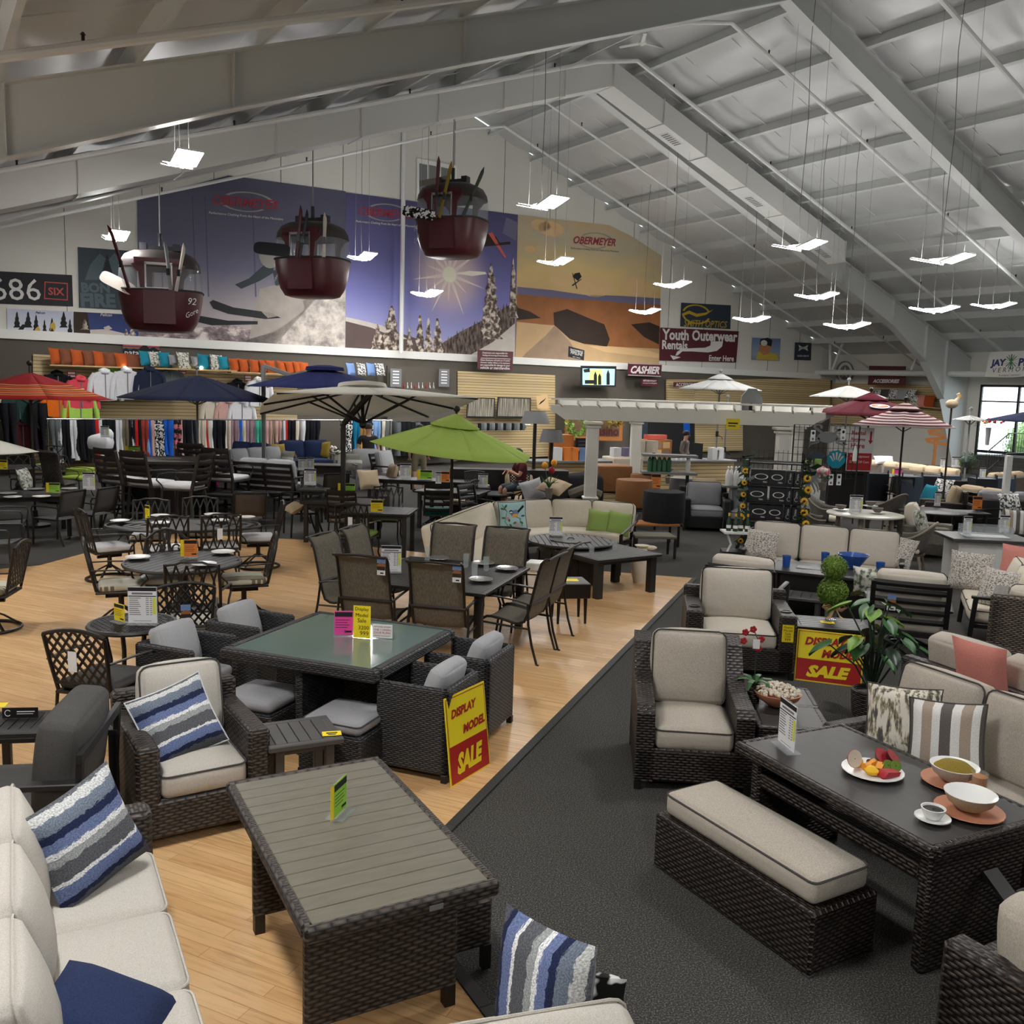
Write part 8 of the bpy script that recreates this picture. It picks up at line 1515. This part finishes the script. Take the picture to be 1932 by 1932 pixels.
# ---------- people
def person(label,loc,rz,h=1.75,shirt='shirt_black',trou='shirt_black',hair='hair',pose='stand',short=False,longsl=False):
    root=T('person',label,'person',loc,rz); k=h/1.75
    if pose=='stand': J=dict(pel=(0,0,.95),ch=(0,0,1.28),nk=(0,-.01,1.50),hd=(0,-.03,1.62),top=(0,-.02,1.72),hl=(-.10,0,.90),kl=(-.12,-.02,.50),fl=(-.12,.03,.09),tl=(-.13,-.13,.03),hr=(.10,0,.90),kr=(.12,.0,.50),fr=(.12,.04,.09),tr=(.13,-.12,.03),sl=(-.19,0,1.42),el=(-.27,.02,1.13),wl=(-.24,-.14,.92),sr=(.19,0,1.42),er=(.27,.03,1.14),wr=(.25,-.08,.90))
    else: J=dict(pel=(0,0,.80),ch=(0,-.03,1.12),nk=(0,-.06,1.34),hd=(0,-.12,1.45),top=(0,-.13,1.55),hl=(-.10,-.06,.78),kl=(-.14,-.44,.74),fl=(-.12,-.38,.34),tl=(-.12,-.52,.28),hr=(.10,-.06,.78),kr=(.14,-.44,.72),fr=(.10,-.36,.33),tr=(.1,-.5,.27),sl=(-.18,-.03,1.26),el=(-.24,-.15,1.02),wl=(-.12,-.33,1.12),sr=(.18,-.03,1.26),er=(.24,-.15,1.02),wr=(.12,-.34,1.12))
    RD=dict(pel=.14,ch=.15,nk=.055,hd=.095,top=.07,hl=.09,kl=.058,fl=.042,tl=.035,hr=.09,kr=.058,fr=.042,tr=.035,sl=.065,el=.042,wl=.032,sr=.065,er=.042,wr=.032)
    E_=[('pel','ch'),('ch','nk'),('nk','hd'),('hd','top'),('pel','hl'),('hl','kl'),('kl','fl'),('fl','tl'),('pel','hr'),('hr','kr'),('kr','fr'),('fr','tr'),('ch','sl'),('sl','el'),('el','wl'),('ch','sr'),('sr','er'),('er','wr')]
    def skin(name,keys,mt,grow=0,cut={}):
        V=[];ids={};J2={q:A3(*J[q])*k for q in J}
        for q,(p,f) in cut.items(): J2[q]=J2[p]+(J2[q]-J2[p])*f
        for q in keys: ids[q]=len(V);V.append(tuple(J2[q]))
        E2=[(ids[x],ids[y]) for x,y in E_ if x in ids and y in ids]; me=bpy.data.meshes.new(name); me.from_pydata(V,E2,[]); me.materials.append(mat(mt)); o=bpy.data.objects.new(name,me); COL.objects.link(o); o.parent=root
        md=o.modifiers.new('skin','SKIN'); md.use_smooth_shade=True
        for q in keys: r_=(RD[q]+grow)*k; me.skin_vertices[0].data[ids[q]].radius=(r_,r_*(.72 if q in('ch','pel') else 1))
        me.skin_vertices[0].data[0].use_root=True; o.modifiers.new('sub','SUBSURF').levels=1; o.modifiers['sub'].render_levels=2; return o
    skin('body',list(J),'skin')
    skin('shirt',['pel','ch','sl','el','sr','er']+(['wl','wr'] if longsl else []),shirt,.016,{} if longsl else {'el':('sl',.75),'er':('sr',.75)})
    skin('trousers',['pel','ch','hl','kl','hr','kr']+([] if short else ['fl','fr']),trou,.012,{'ch':('pel',.42)})
    mb=MB(); hd=A3(*J['hd'])*k; mb.sphere(hd+A3(0,.02,.05)*k,.108*k,12,sc=(1,1.05,.9)); mb.build('hair',hair,root,80)
    for sx in(-1,1):
        mb=MB(); mb.sphere(hd+A3(sx*.035,-.092,.01)*k,.012*k,6); mb.build('eye','hair',root,80); mb=MB(); w=A3(*J['wl' if sx<0 else 'wr'])*k
        for q in range(5): u=A3((q-2)*.014,-.02-.004*q,-.05)*k; mb.tube([w,w+u,w+u*1.9+A3(0,-.015,0)],[.011*k,.009*k,.007*k],6)
        mb.build('hand','skin',root,80)
    mb=MB(); mb.tube([hd+A3(0,-.09,0)*k,hd+A3(0,-.115,-.02)*k],[.012*k,.014*k],6); mb.build('nose','skin',root,80); mb=MB(); mb.tube([hd+A3(-.025,-.088,-.05)*k,hd+A3(.025,-.088,-.05)*k],.006*k,5); mb.build('mouth','petal_pink',root,80)
    if pose=='stand' or short:
        for q in('l','r'): mb=MB(); f=A3(*J['f'+q])*k; t=A3(*J['t'+q])*k; mb.tube([f+A3(0,.05,-.05),(f+t)/2-A3(0,0,.02),t],[.05,.055,.04],8); mb.build('shoe','shirt_black',root,70)
    return root
q=atY(695,820,23.5); person('person in black shirt and trousers standing behind the cantilever pole',(q[0],q[1],0),D_(25),1.78)
q=atY(792,830,24.); person('person in khaki shorts walking behind the lime umbrella',(q[0],q[1],0),D_(190),1.78,'shirt_black','khaki',short=True)
q=atY(1292,850,26.2); person('person in a taupe sweater bent over behind the counter',(q[0],q[1],.12),D_(60),1.62,'sweater_taupe','shirt_black',longsl=True)
q=atY(985,880,19.); root=person('person in a dark top sitting on a bar stool under the lime umbrella edge',(q[0],q[1],0.),D_(-70),1.70,'cl_maroon','pr_slate','hair','sit',True)
for px,l in((902,'left one under the lime umbrella'),(1000,'right one where a person sits')):
    q=atY(px,880,19.); gchair('round swivel bar stool with grey pad, '+l,(q[0]+(0 if px<950 else -.12),q[1],0),.3,'lattice','barswivel','cush_ltgrey',seat=.72,bh=.30,arms=False,name='bar_stool',mt='black_metal',w=.44)
q=atY(960,900,20.); mb=MB(); mb.box((0,0,.5),(2.6,.5,1.0)); tag(mb.build('bar_counter','black_metal',None,0,(q[0],q[1]+.2,0),D_(8)),'black bar counter behind the round bar stools','counter')
# ---------- ski gondolas hung under the roof
plain('gondola_red',C(80,24,32),.4,0,.5,.1,2); plain('gondola_roof',C(50,42,41),.55); glassy('perspex',C(190,196,200),.28,.1)
def gondola(label,px,py,wpx,Y,rz,num,top,side):
    q=atY(px,py,Y); s_=wpx*Y/1722/2.0; root=T('gondola',label,'gondola',q,rz); root.scale=(s_,)*3
    def ring(w,d,z,n=28,e=3.2): return [(w*np.sign(math.cos(a))*abs(math.cos(a))**(2/e),d*np.sign(math.sin(a))*abs(math.sin(a))**(2/e),z) for a in np.linspace(0,2*pi,n+1)[:-1]]
    def loft(S,m=0,cap=(1,1)):
        mb=MB(); n=28; V=[p for w,d,z in S for p in ring(w,d,z)]; F=[(i*n+j,i*n+(j+1)%n,(i+1)*n+(j+1)%n,(i+1)*n+j) for i in range(len(S)-1) for j in range(n)]
        if cap[0]: F.append(tuple(range(n))[::-1])
        if cap[1]: F.append(tuple(range((len(S)-1)*n,len(S)*n)))
        return mb.add(V,F,m)
    loft([(.56,.42,-.98),(.70,.50,-.94),(.82,.57,-.76),(.90,.61,-.50),(.95,.64,-.2),(.965,.65,.0),(.92,.61,.0),(.70,.5,-.7)],cap=(1,1)).build('tub','gondola_red',root,50)
    loft([(.93,.645,.50),(.90,.635,.64),(.80,.58,.80),(.62,.48,.89),(.35,.3,.93),(.1,.1,.94)],cap=(0,1)).build('roof','gondola_roof',root,50)
    loft([(.945,.64,.01),(.945,.64,.30),(.92,.635,.52)],cap=(0,0)).build('window_shell','perspex',root,60)
    for sy in(-1,1):
        mb=MB()
        for P in([(-.38,-.05),(-.28,-.05),(-.28,.60),(-.38,.60),(-.58,.54),(-.42,.36)],[(.34,-.05),(.44,-.05),(.48,.36),(.64,.54),(.44,.60),(.34,.60)],[(-.50,.52),(.54,.52),(.56,.70),(-.52,.70)]): mb.prism(P,sy*.60,sy*.655,'y')
        mb.build('door_pillars','gondola_red',root,0); mb=MB()
        for P in([(-.28,.0),(-.24,.0),(-.24,.58),(-.28,.58)],[(.30,.0),(.34,.0),(.34,.58),(.30,.58)],[(-.28,.54),(.34,.54),(.34,.60),(-.28,.60)],[(-.28,-.03),(.34,-.03),(.34,.02),(-.28,.02)]): mb.prism(P,sy*.61,sy*.665,'y')
        mb.build('window_frame','chrome',root,0)
        mb=MB(); mb.prism([(-.32,-.02),(.38,-.02),(.40,-.82),(-.32,-.82)],sy*.61,sy*.67,'y'); mb.build('door','gondola_red',root,0)
    mb=MB(); mb.tube([p for p in ring(.97,.66,-.02)],.025,6,closed=True); mb.build('bumper','rubber',root)
    mb=MB(); mb.box((0,0,1.0),(.9,.16,.10)); mb.box((-.38,0,1.03),(.16,.22,.16)); mb.box((.38,0,1.03),(.16,.22,.16)); mb.tube([(0,0,1.),(0,0,1.35)],.05,8); mb.build('hanger','box_black',root)
    zt=top/s_; mb=MB(); mb.tube([(0,0,1.3),(.0,0,zt)],.018,6); [mb.sphere((0,0,zt-.12*k),.05,7) for k in range(4)]; mb.build('cable','cable',root)
    f=Flat(); f.text(num,.04*0,0,None,.16,0,1,0,.0,.2); f.text('Gore',0,-.27,.34,None,0,1,.5,.0,.4); t_=f.build('number',['white_paper'],root,0); t_.location=(side*.77,-.595,-.26); t_.rotation_euler=(D_(6),0,D_(side*31)); return root,s_,q
def ski(label,a,b_,mt,w=.09,grp=None):
    mb=MB(); a=np.array(a);b_=np.array(b_); d=b_-a; L=np.linalg.norm(d); d/=L; P=[a,a+d*L*.3,a+d*L*.6,a+d*L*.9,b_+A3(0,-.03,0),b_+d*.10+A3(0,-.10,0)]; mb.tube(P,[w*.5,w*.42,w*.44,w*.52,w*.46,w*.1],8,ry=.012,up=(0,1,0)); mb.box(a+d*L*.42+A3(0,-.03,0),(.07,.06,.16),m=1); return tag(mb.build('ski',[mt,'box_black'],None,60),label,'ski')
GD=[('red gondola cabin hanging at left, numbered in white on its right end',304,545,152,23.5,D_(14),'92',6.2,1,[(-.62,0,-.55,-1.35,'gondola_red','tall red ski leaning out of the left gondola'),(.30,.02,.22,.95,'slate','grey ski on the left gondola, left of the pair'),(.42,0,.62,.95,'pr_snow','black and white ski on the left gondola, right of the pair')]),('red gondola cabin hanging in the middle, before the skier mural',590,486,140,24.,D_(-20),'8',5.6,-1,[(-.02,0,.14,1.1,'gondola_red','red brown ski on the middle gondola'),(.06,0,.32,1.0,'box_black','dark ski crossing the red one on the middle gondola'),(.78,0,.84,.9,'pr_snow','pale patterned ski at the right end of the middle gondola')]),('highest red gondola cabin, in front of the white standpipe',853,412,136,24.5,D_(-24),'14',5.2,-1,[(-.12,.0,-.02,1.35,'gondola_red','dark red ski on the highest gondola'),(.0,0,.34,1.2,'cush_mustard','yellow green ski on the highest gondola'),(.70,0,1.25,1.0,'leaf_dark','green ski slanting out right of the highest gondola')])]
for label,px,py,wp,Y,rz_,num,top,side,sk in GD:
    root,s_,q=gondola(label,px,py+4,wp,Y,rz_,num,top,side)
    for x0,z0,x1,z1,m_,l in sk:
        if z1<0: x1,z1=-.98,1.25
        R=Rz(rz_); ski(l,q+R@(A3(x0,-.72,z0-.05)*s_),q+R@(A3(x1,-.76,z1)*s_),m_)
def board(label,px,py,Y,L,w,ang,mt):
    mb=MB(); n=12; mb.prism([(L/2*math.copysign(abs(math.cos(a))**.35,math.cos(a)),w/2*math.copysign(abs(math.sin(a))**.6,math.sin(a))) for a in np.linspace(0,6.28,25)[:-1]],-.012,.012,'y'); o=mb.build('snowboard',mt,None,0,atY(px,py,Y)); o.rotation_euler=(D_(-15),-ang,0); return tag(o,label,'snowboard')
board('pale snowboard sticking out left of the left gondola',222,534,22.8,.9,.30,D_(-25),'pr_snow'); board('black snowboard sticking out left of the middle gondola',513,470,23.2,.9,.32,D_(-4),'box_black'); board('patterned snowboard at the left end of the highest gondola',790,402,23.6,.85,.28,D_(-8),'animal_spot')
# ---------- right end: eave wall signs, pipes, banner, steps, entrance
PR=B(TE,0); NR=-WD
def rmural(name,label,cat,px,mats,draw,off=.05): return mural(name,label,cat,px,mats,draw,off,PR,NR,TH-pi/2)
q=[onwall(x,y,1.5,PR,NR) for x,y in((1510,702),(1862,706))]; root=T('pipe_run','big white horizontal pipe crossing in front of the right wall','pipe',q[0]); mb=MB(); mb.tube([A3(0,0,0),q[1]-q[0]],.13,12); mb.build('main','pipe_white',root)
for x0,y0,x1,y1 in((1570,698,1592,642),(1718,703,1738,650),(1566,640,1566,700)): a,b_=onwall(x0,y0,1.5,PR,NR)-q[0],onwall(x1,y1,1.5,PR,NR)-q[0]; mb=MB(); mb.tube([a,b_],.06,8); mb.build('branch','pipe_white',root)
struct((lambda P:(lambda mb:(mb.prism([(p[0],p[2]) for p in P],-.05,.05,'y'),mb.build('trim_48','slatwall',None,0,onwall(1690,760,.3,PR,NR),TH-pi/2))[1])(MB()))([Rz(pi/2-TH)@(onwall(x,y,.3,PR,NR)-onwall(1690,760,.3,PR,NR)) for x,y in((1568,722),(1800,729),(1800,800),(1568,800))]))
def rnd(f,W,p):
    c=W(1594,703); f.ell(*c,.42,.50,1,1,28,rin=.72); f.poly([(c[0]+(.30 if k%2==0 else .10)*math.cos(k*pi/5+1.57),c[1]+(.32 if k%2==0 else .11)*math.sin(k*pi/5+1.57)) for k in range(10)],1,2)
rmural('round_sign','grey round emblem with a star on the right wall','sign',[(1594+17*math.cos(a),702+21*math.sin(a)) for a in np.linspace(0,6.28,25)[:-1]],['slate','pr_white'],rnd,.1)
rmural('notice_sign','maroon clothing accessories sign under the big white pipe','sign',[(1640,690),(1709,691),(1708,727),(1637,726)],['maroon','pr_white'],lambda f,W,p:(ptext(f,W,'CLOTHING',1674,706,36,1,2,.01,bold=.04,shear=.3),ptext(f,W,'ACCESSORIES',1672,719,50,1,2,.01,bold=.04,shear=.3)),1.2)
rmural('poster','dark poster headed infrared beyond the rattan sofas','poster',[(1781,732),(1804,733),(1804,768),(1780,766)],['box_black','pr_white','pr_salmon'],lambda f,W,p:(ptext(f,W,'INFRARED',1793,741,20,1,2,.02,bold=.02),pp(f,W,[(1786,760),(1800,760),(1799,765),(1786,764)],2)),.5)
def jay(f,W,p):
    ptext(f,W,'JAY',1884,686,30,1,2,-.06,bold=.05,shear=.15); ptext(f,W,'PEAK',1945,682,48,1,2,-.06,bold=.05,shear=.15); ptext(f,W,'V E R M O N T',1912,697,78,2,2,-.05,shear=.2); ptext(f,W,'Rossignol / partners',1905,708,40,2,2,-.03)
    c=W(1908,682)
    for k in range(8): a=k*pi/8; f.poly([(c[0]-.28*math.cos(a)-.02,c[1]-.28*math.sin(a)),(c[0]+.28*math.cos(a)-.02,c[1]+.28*math.sin(a)),(c[0]+.28*math.cos(a)+.02,c[1]+.28*math.sin(a)),(c[0]-.28*math.cos(a)+.02,c[1]-.28*math.sin(a))],2+k%2*2,2)
rmural('banner','white fabric banner with blue lettering and a star leaf at the right edge','banner',[(1868,664),(1990,660),(1990,706),(1905,712),(1858,711)],['pr_white','pr_navy','pr_slate','pr_white','pr_green'],jay,1.8)
for k,px in enumerate((1655,1668,1685,1700,1718)): throw_pillow('patterned pillow behind the burgundy umbrella, %s from left'%('first','second','third','fourth','fifth')[k],onwall(px,744,.8,PR,NR),TH-pi/2,D_(15),['paisley','cush_charcoal','paisley','cush_grey','paisley'][k],.5,.5,.16,n=6,group='pillows on the right wall shelf')
for k,px in enumerate((1727,1739,1752)): throw_pillow(('floral coral pillow','coral pillow, left','coral pillow, right')[k]+' on the shelf by the entrance',onwall(px,757,.8,PR,NR),TH-pi/2,D_(10),['leaf_print','cush_pink','cush_orange'][k],.55,.55,.18,n=6)
mb=MB(); mb.bar(onwall(1640,758,.6,PR,NR),onwall(1780,771,.6,PR,NR),.5,.04); tag(mb.build('display_shelf','shelf_wood',None,0),'pale shelf of pillows on the right wall','shelf')
# entrance platform, steps and railings
e0=B(TE-.1,6.2*KB);e1=B(TE-.1,11.2*KB)
root=T('entrance_steps','dark carpeted steps up to the glass entrance','steps',B(TE-2.6,8.6*KB),TH)
for k in range(4): mb=MB(); mb.box((1.3-.0+.16*k,0,.09+.18*k),(3.4-.33*k,6.4,.18),b=.01); mb.build('step','carpet',root)
for y in(-2.2,2.2):
    mb=MB(); mb.tube([(-.5,y,.9),(1.0,y,1.65),(2.4,y,1.65)],.025,6); mb.tube([(-.5,y,.15),(1.0,y,.85),(2.4,y,.85)],.02,6)
    for k in range(16): x=-.5+.19*k; zb=.15+.47*max(0,min(1.5,x+.5)); mb.tube([(x,y,zb),(x,y,zb+.75)],.010,4)
    mb.build('railing','black_metal',root,0)
f=Flat(); W_=5.8*KB; mb=MB()
for k in range(6): x=-W_/2+W_*k/5; mb.box((x,0,1.8),(.09,.10,3.6))
mb.box((0,0,3.55),(W_,.1,.1)); mb.box((0,0,.78),(W_,.1,.12)); mb.box((0,0,2.9),(W_,.09,.06)); o=struct(mb.build('window_2','black_metal',None,0,B(TE,8.3*KB),TH-pi/2)); mb=MB(); mb.box((0,0,1.8),(W_,.01,3.5)); mb.build('window_pane','window_glass',o,0)
gp=B(TE+4.5,8.0*KB); mb=MB(); R_=np.random.RandomState(8); mb.box((2.2,0,-.02),(9.,16,.02),m=1); tag_=mb.build('outdoor_ground',['leaf_green','slate'],None,0,gp,TH); struct(tag_)
for k in range(5): mb=MB(); leafball((0,0,1.1),1.15,500,R_); b_=leafball((0,0,1.0),1.2,700,R_).build('hedge_shrub','leaf_var',None,0,B(TE+4.2,(5.6+1.5*k)*KB)); tag(b_,'sunlit green shrub outside the entrance glass, %s from left'%('first','second','third','fourth','fifth')[4-k],'shrub','shrubs outside the entrance')
bouquet('red and white lilies in a tall grey planter by the entrance',atY(1862,840,26.),['petal_red','petal_white','petal_orange'],.4,18,'slate',.5)
f=Flat(); f.slab(.55,.95,.02,0); 
for k,s_ in enumerate(('Rental','Returns','Here')): f.text(s_,-.06,.36-.14*k,.30,None,1,2,bold=.02)
f.rect(-.26,-.46,.26,-.08,1,1); f.text('All Equipment',0,-.16,.42,None,0,2); f.text('Drop Off Cart',0,-.28,.42,None,0,2); f.poly([(.19,.40),(.23,.40),(.23,.20),(.26,.20),(.21,.12),(.16,.20),(.19,.20)],1,2)
tag(f.build('notice_sign',['white_paper','red'],None,0,atY(1623,848,20.)),'white and red rental returns sign with a down arrow, right rear','sign')
q=atY(1700,850,23.); 
for k in range(8): mb=MB(); x=k*.62; mb.box((0,0,.55),(.55,.45,.7)); mb.tube([(-.25,-.2,.0),(-.25,-.2,1.0)],.02,5); mb.tube([(.25,-.2,0),(.25,-.2,1.0)],.02,5); tag(mb.build('gear_cart','pr_slate' if k%2 else 'box_black',None,0,(q[0]-1.6+x,q[1]+.3*(k%3),0)),'dark gear cart in the row under the striped umbrella, %s from left'%('first','second','third','fourth','fifth','sixth','seventh','eighth')[k],'cart','dark gear carts at the right rear')
q=onwall(1765,838,4.5,PR,NR); mb=MB(); mb.box((0,0,.7),(.10,.10,1.4)); [mb.box((.04*(-1)**k,0,1.2+.16*k),(.75-.06*k,.05,.11),Ry(.12*(-1)**k)) for k in range(6)]; tag(mb.build('signpost','wood_teak',None,0,(q[0],q[1],0),-.3),'rustic wooden arrow signpost in front of the entrance','signpost')
q=atY(1796,762,21.5); root=T('pelican_figure','pelican garden figure on a post by the entrance','statue',q); root.scale=(.75,)*3; mb=MB(); mb.sphere((0,0,0),.16,10,sc=(1.3,.8,.9)); mb.tube([(.1,0,.08),(.2,0,.2),(.16,0,.32)],[.07,.05,.05],8); mb.tube([(.17,0,.32),(.30,0,.18)],[.05,.015],8,m=1); mb.tube([(0,0,-.1),(0,0,-q[2]/.75)],.03,6,m=2); mb.build('body',['cush_tan','petal_orange','seed_brown'],root,60)
q=atY(1905,850,19.); mb=MB(); mb.box((0,0,.85),(.12,.1,1.7)); mb.box((0,-.1,.05),(.9,.5,.08),m=1); [mb.tube([(-.6,-.02,.35+.2*k),(.6,-.02,.42+.2*k)],.02,6,m=1) for k in range(2)]; tag(mb.build('measuring_stand',['white_paint','black_metal'],None,0,(q[0],q[1],0)),'white measuring post on a dark base at the right edge','stand')
# ---------- food on the lounge table, table-top plants, last small things
TZ=.692
fp=at(1646,1458,TZ); plate('white plate of mixed fruit on the wicker lounge table',fp,.165)
def fruit(name,label,dx,dy,mk_,mats,cat='fruit',rz=0,grp=None): mb=MB(); mk_(mb); o=mb.build(name,mats,None,60,fp+A3(dx,dy,.02),rz); return tag(o,label,cat,grp)
half=lambda r,m0=0,m1=1:(lambda mb:(mb.lathe([(.003,0),(r*.6,r*.15),(r,r*.7),(r*.97,r*.75)],14,m=m0,caps=False),mb.lathe([(r*.97,r*.75),(.003,r*.76)],14,m=m1,caps=False)))
fruit('apple_half','halved red apple at the left of the fruit plate',-.11,.01,lambda mb:(half(.05)(mb),mb.xf(0,Rx(D_(75)),(0,.02,.05))),['petal_red','cush_cream'],rz=D_(20))
for dx,dy,l in((-.06,.05,'far left'),(-.045,.0,'left'),(.03,-.015,'middle'),(.0,.03,'back')): fruit('orange_wedge','orange wedge on the fruit plate, %s'%l,dx,dy,lambda mb:mb.prism([(0,0),(.05,.004),(.042,.035),(.02,.045),(-.02,.02)],-.018,.018,'y'),'petal_orange',rz=dx*30,grp='orange wedges on the fruit plate')
for dx,dy,l in((.06,.08,'left'),(.11,.065,'right')): fruit('pomegranate_half','split pomegranate at the back of the fruit plate, %s'%l,dx,dy,lambda mb:(half(.05)(mb),mb.xf(0,Rx(D_(45)),(0,0,.03))),['maroon','petal_red'],rz=dx*9)
for dx,dy,l in((.075,.0,'left'),(.115,-.005,'right')): fruit('kiwi_half','cut green kiwi on the fruit plate, %s'%l,dx,dy,lambda mb:(half(.032)(mb),mb.xf(0,Rx(D_(55)),(0,0,.02))),['seed_brown','topiary_green'])
for k,(dx,dy) in enumerate(((.0,.055),(.02,.065),(.04,.05),(.015,.045))): fruit('cherry','dark cherry in the middle of the fruit plate',dx,dy,lambda mb:mb.sphere((0,0,.02),.017,8),'maroon',grp='cherries on the fruit plate')
fruit('melon_slice','red melon slice at the front of the fruit plate',.055,-.075,lambda mb:mb.prism([(-.06,0),(.05,0),(.06,.02),(-.03,.03)],-.03,.03,'y'),'petal_red',rz=.4); fruit('star_fruit','yellow green fruit piece at the front of the plate',-.03,-.06,lambda mb:mb.lathe([(.03,0),(.04,.02),(.02,.04),(.004,.042)],7),'petal_yellow')
for px,py,l,fill in((1798,1478,'farther bowl of pale grain on a terracotta plate',True),(1828,1533,'nearer white dotted bowl on a terracotta plate',False)):
    q=at(px,py,TZ); plate('terracotta plate under the %s'%('farther bowl' if fill else 'dotted bowl'),q,.165,'terracotta'); mb=MB(); mb.lathe([(.05,.02),(.06,.024),(.105,.06),(.125,.105)],26,m=0,caps=False); mb.lathe([(.125,.105),(.118,.105),(.06,.04),(.004,.035)],26,m=3,caps=False); 
    for k in range(2):
        for j in range(26): a=j*2*pi/26; r_=.110-.012*k; mb.box((r_*math.cos(a),r_*math.sin(a),.085-.014*k),(.004,.010,.006),Rz(a),m=1)
    if fill: mb.lathe([(.108,.085),(.07,.115),(.004,.125)],20,m=2,caps=False)
    tag(mb.build('bowl',['cush_beige' if fill else 'cush_tan','ink','cush_mustard','ceramic_white'],None,60,q),l,'bowl')
q=at(1845,1502,TZ); o=glass('tall glass of amber iced tea between the two bowls',q,'clear_glass',.042,.13); mb=MB(); mb.lathe([(.03,.006),(.037,.11),(.004,.11)],16); mb.build('iced_tea','tea',o,60)
q=at(1759,1548,TZ); o=plate('white saucer under the coffee cup',q,.085); mb=MB(); mb.lathe([(.03,.012),(.036,.016),(.054,.05),(.058,.068),(.053,.068),(.035,.025),(.004,.02)],22); o=mb.build('coffee_cup','ceramic_white',None,60,q); tag(o,'white cup of black coffee on a saucer','cup'); mb=MB(); mb.lathe([(.049,.058),(.004,.058)],18,caps=False); mb.build('coffee','coffee',o,60)
q=at(1466,1330,.505); mb=MB(); mb.lathe([(.07,0),(.08,.008),(.15,.06),(.17,.10),(.16,.10),(.08,.03),(.004,.02)],24); tag(mb.build('bowl','terracotta',None,60,q),'brown bowl on the nested wicker side table','bowl'); mb=MB(); R_=np.random.RandomState(2)
for k in range(240): a=R_.uniform(0,6.28);r_=.155*math.sqrt(R_.uniform()); mb.sphere((r_*math.cos(a),r_*math.sin(a),.10+.05*(1-(r_/.16)**2)+R_.uniform(-.01,.01)),R_.uniform(.010,.016),5)
tag(mb.build('popcorn','cush_cream',None,80,q),'heap of popcorn in the brown bowl','popcorn',None,'stuff')
q=at(1420,1335,.45); root=T('orchid','dark red orchid in a slim pot on the wicker side table','plant',q); root.scale=(.8,.8,.8); mb=MB(); mb.lathe([(.045,0),(.055,.02),(.06,.22),(.05,.22),(.045,.03)],14); mb.build('pot','wick_brown',root); mb=MB(); mb.tube([(0,0,.2),(.0,0,.45),(.02,0,.62),(-.04,-.02,.74),(-.12,-.03,.72)],.005,5); mb.build('stem','leaf_dark',root)
for k in range(6): a=k*1.05; P=[A3(0,0,.22)+A3(math.cos(a),math.sin(a),0)*.22*f+A3(0,0,.07*math.sin(pi*f)) for f in(0,.35,.7,1)]; mb=MB(); mb.tube(P,[.012,.028,.024,.004],6,ry=.006); mb.build('leaf','leaf_green',root)
for x,z in((-.12,.72),(-.05,.75),(.03,.66),(.01,.57),(-.13,.64)): mb=MB(); [mb.sphere((x+.018*math.cos(b),-.03,z+.018*math.sin(b)),.017,6,sc=(1,.3,1)) for b in np.linspace(0,6.28,6)[:-1]]; mb.build('blossom','petal_red',root,80)
f=Flat(); f.slab(.05,.07,.002,0); tag(f.build('hang_tag','white_paper',None,0,q+A3(-.02,-.06,.5)),'white tag hanging on the orchid','tag')
mb=MB(); mb.box((0,0,0),(.10,.16,.02),Rx(D_(35))); mb.box((0,-.06,-.05),(.10,.03,.02)); p=Rz(CY)@A3(.72,.05,.42)+cc; tag(mb.build('plastic_holder','charcoal_metal',None,0,p,CY+pi/2),'dark plastic holder clipped on the end of the wicker lounge table','holder')
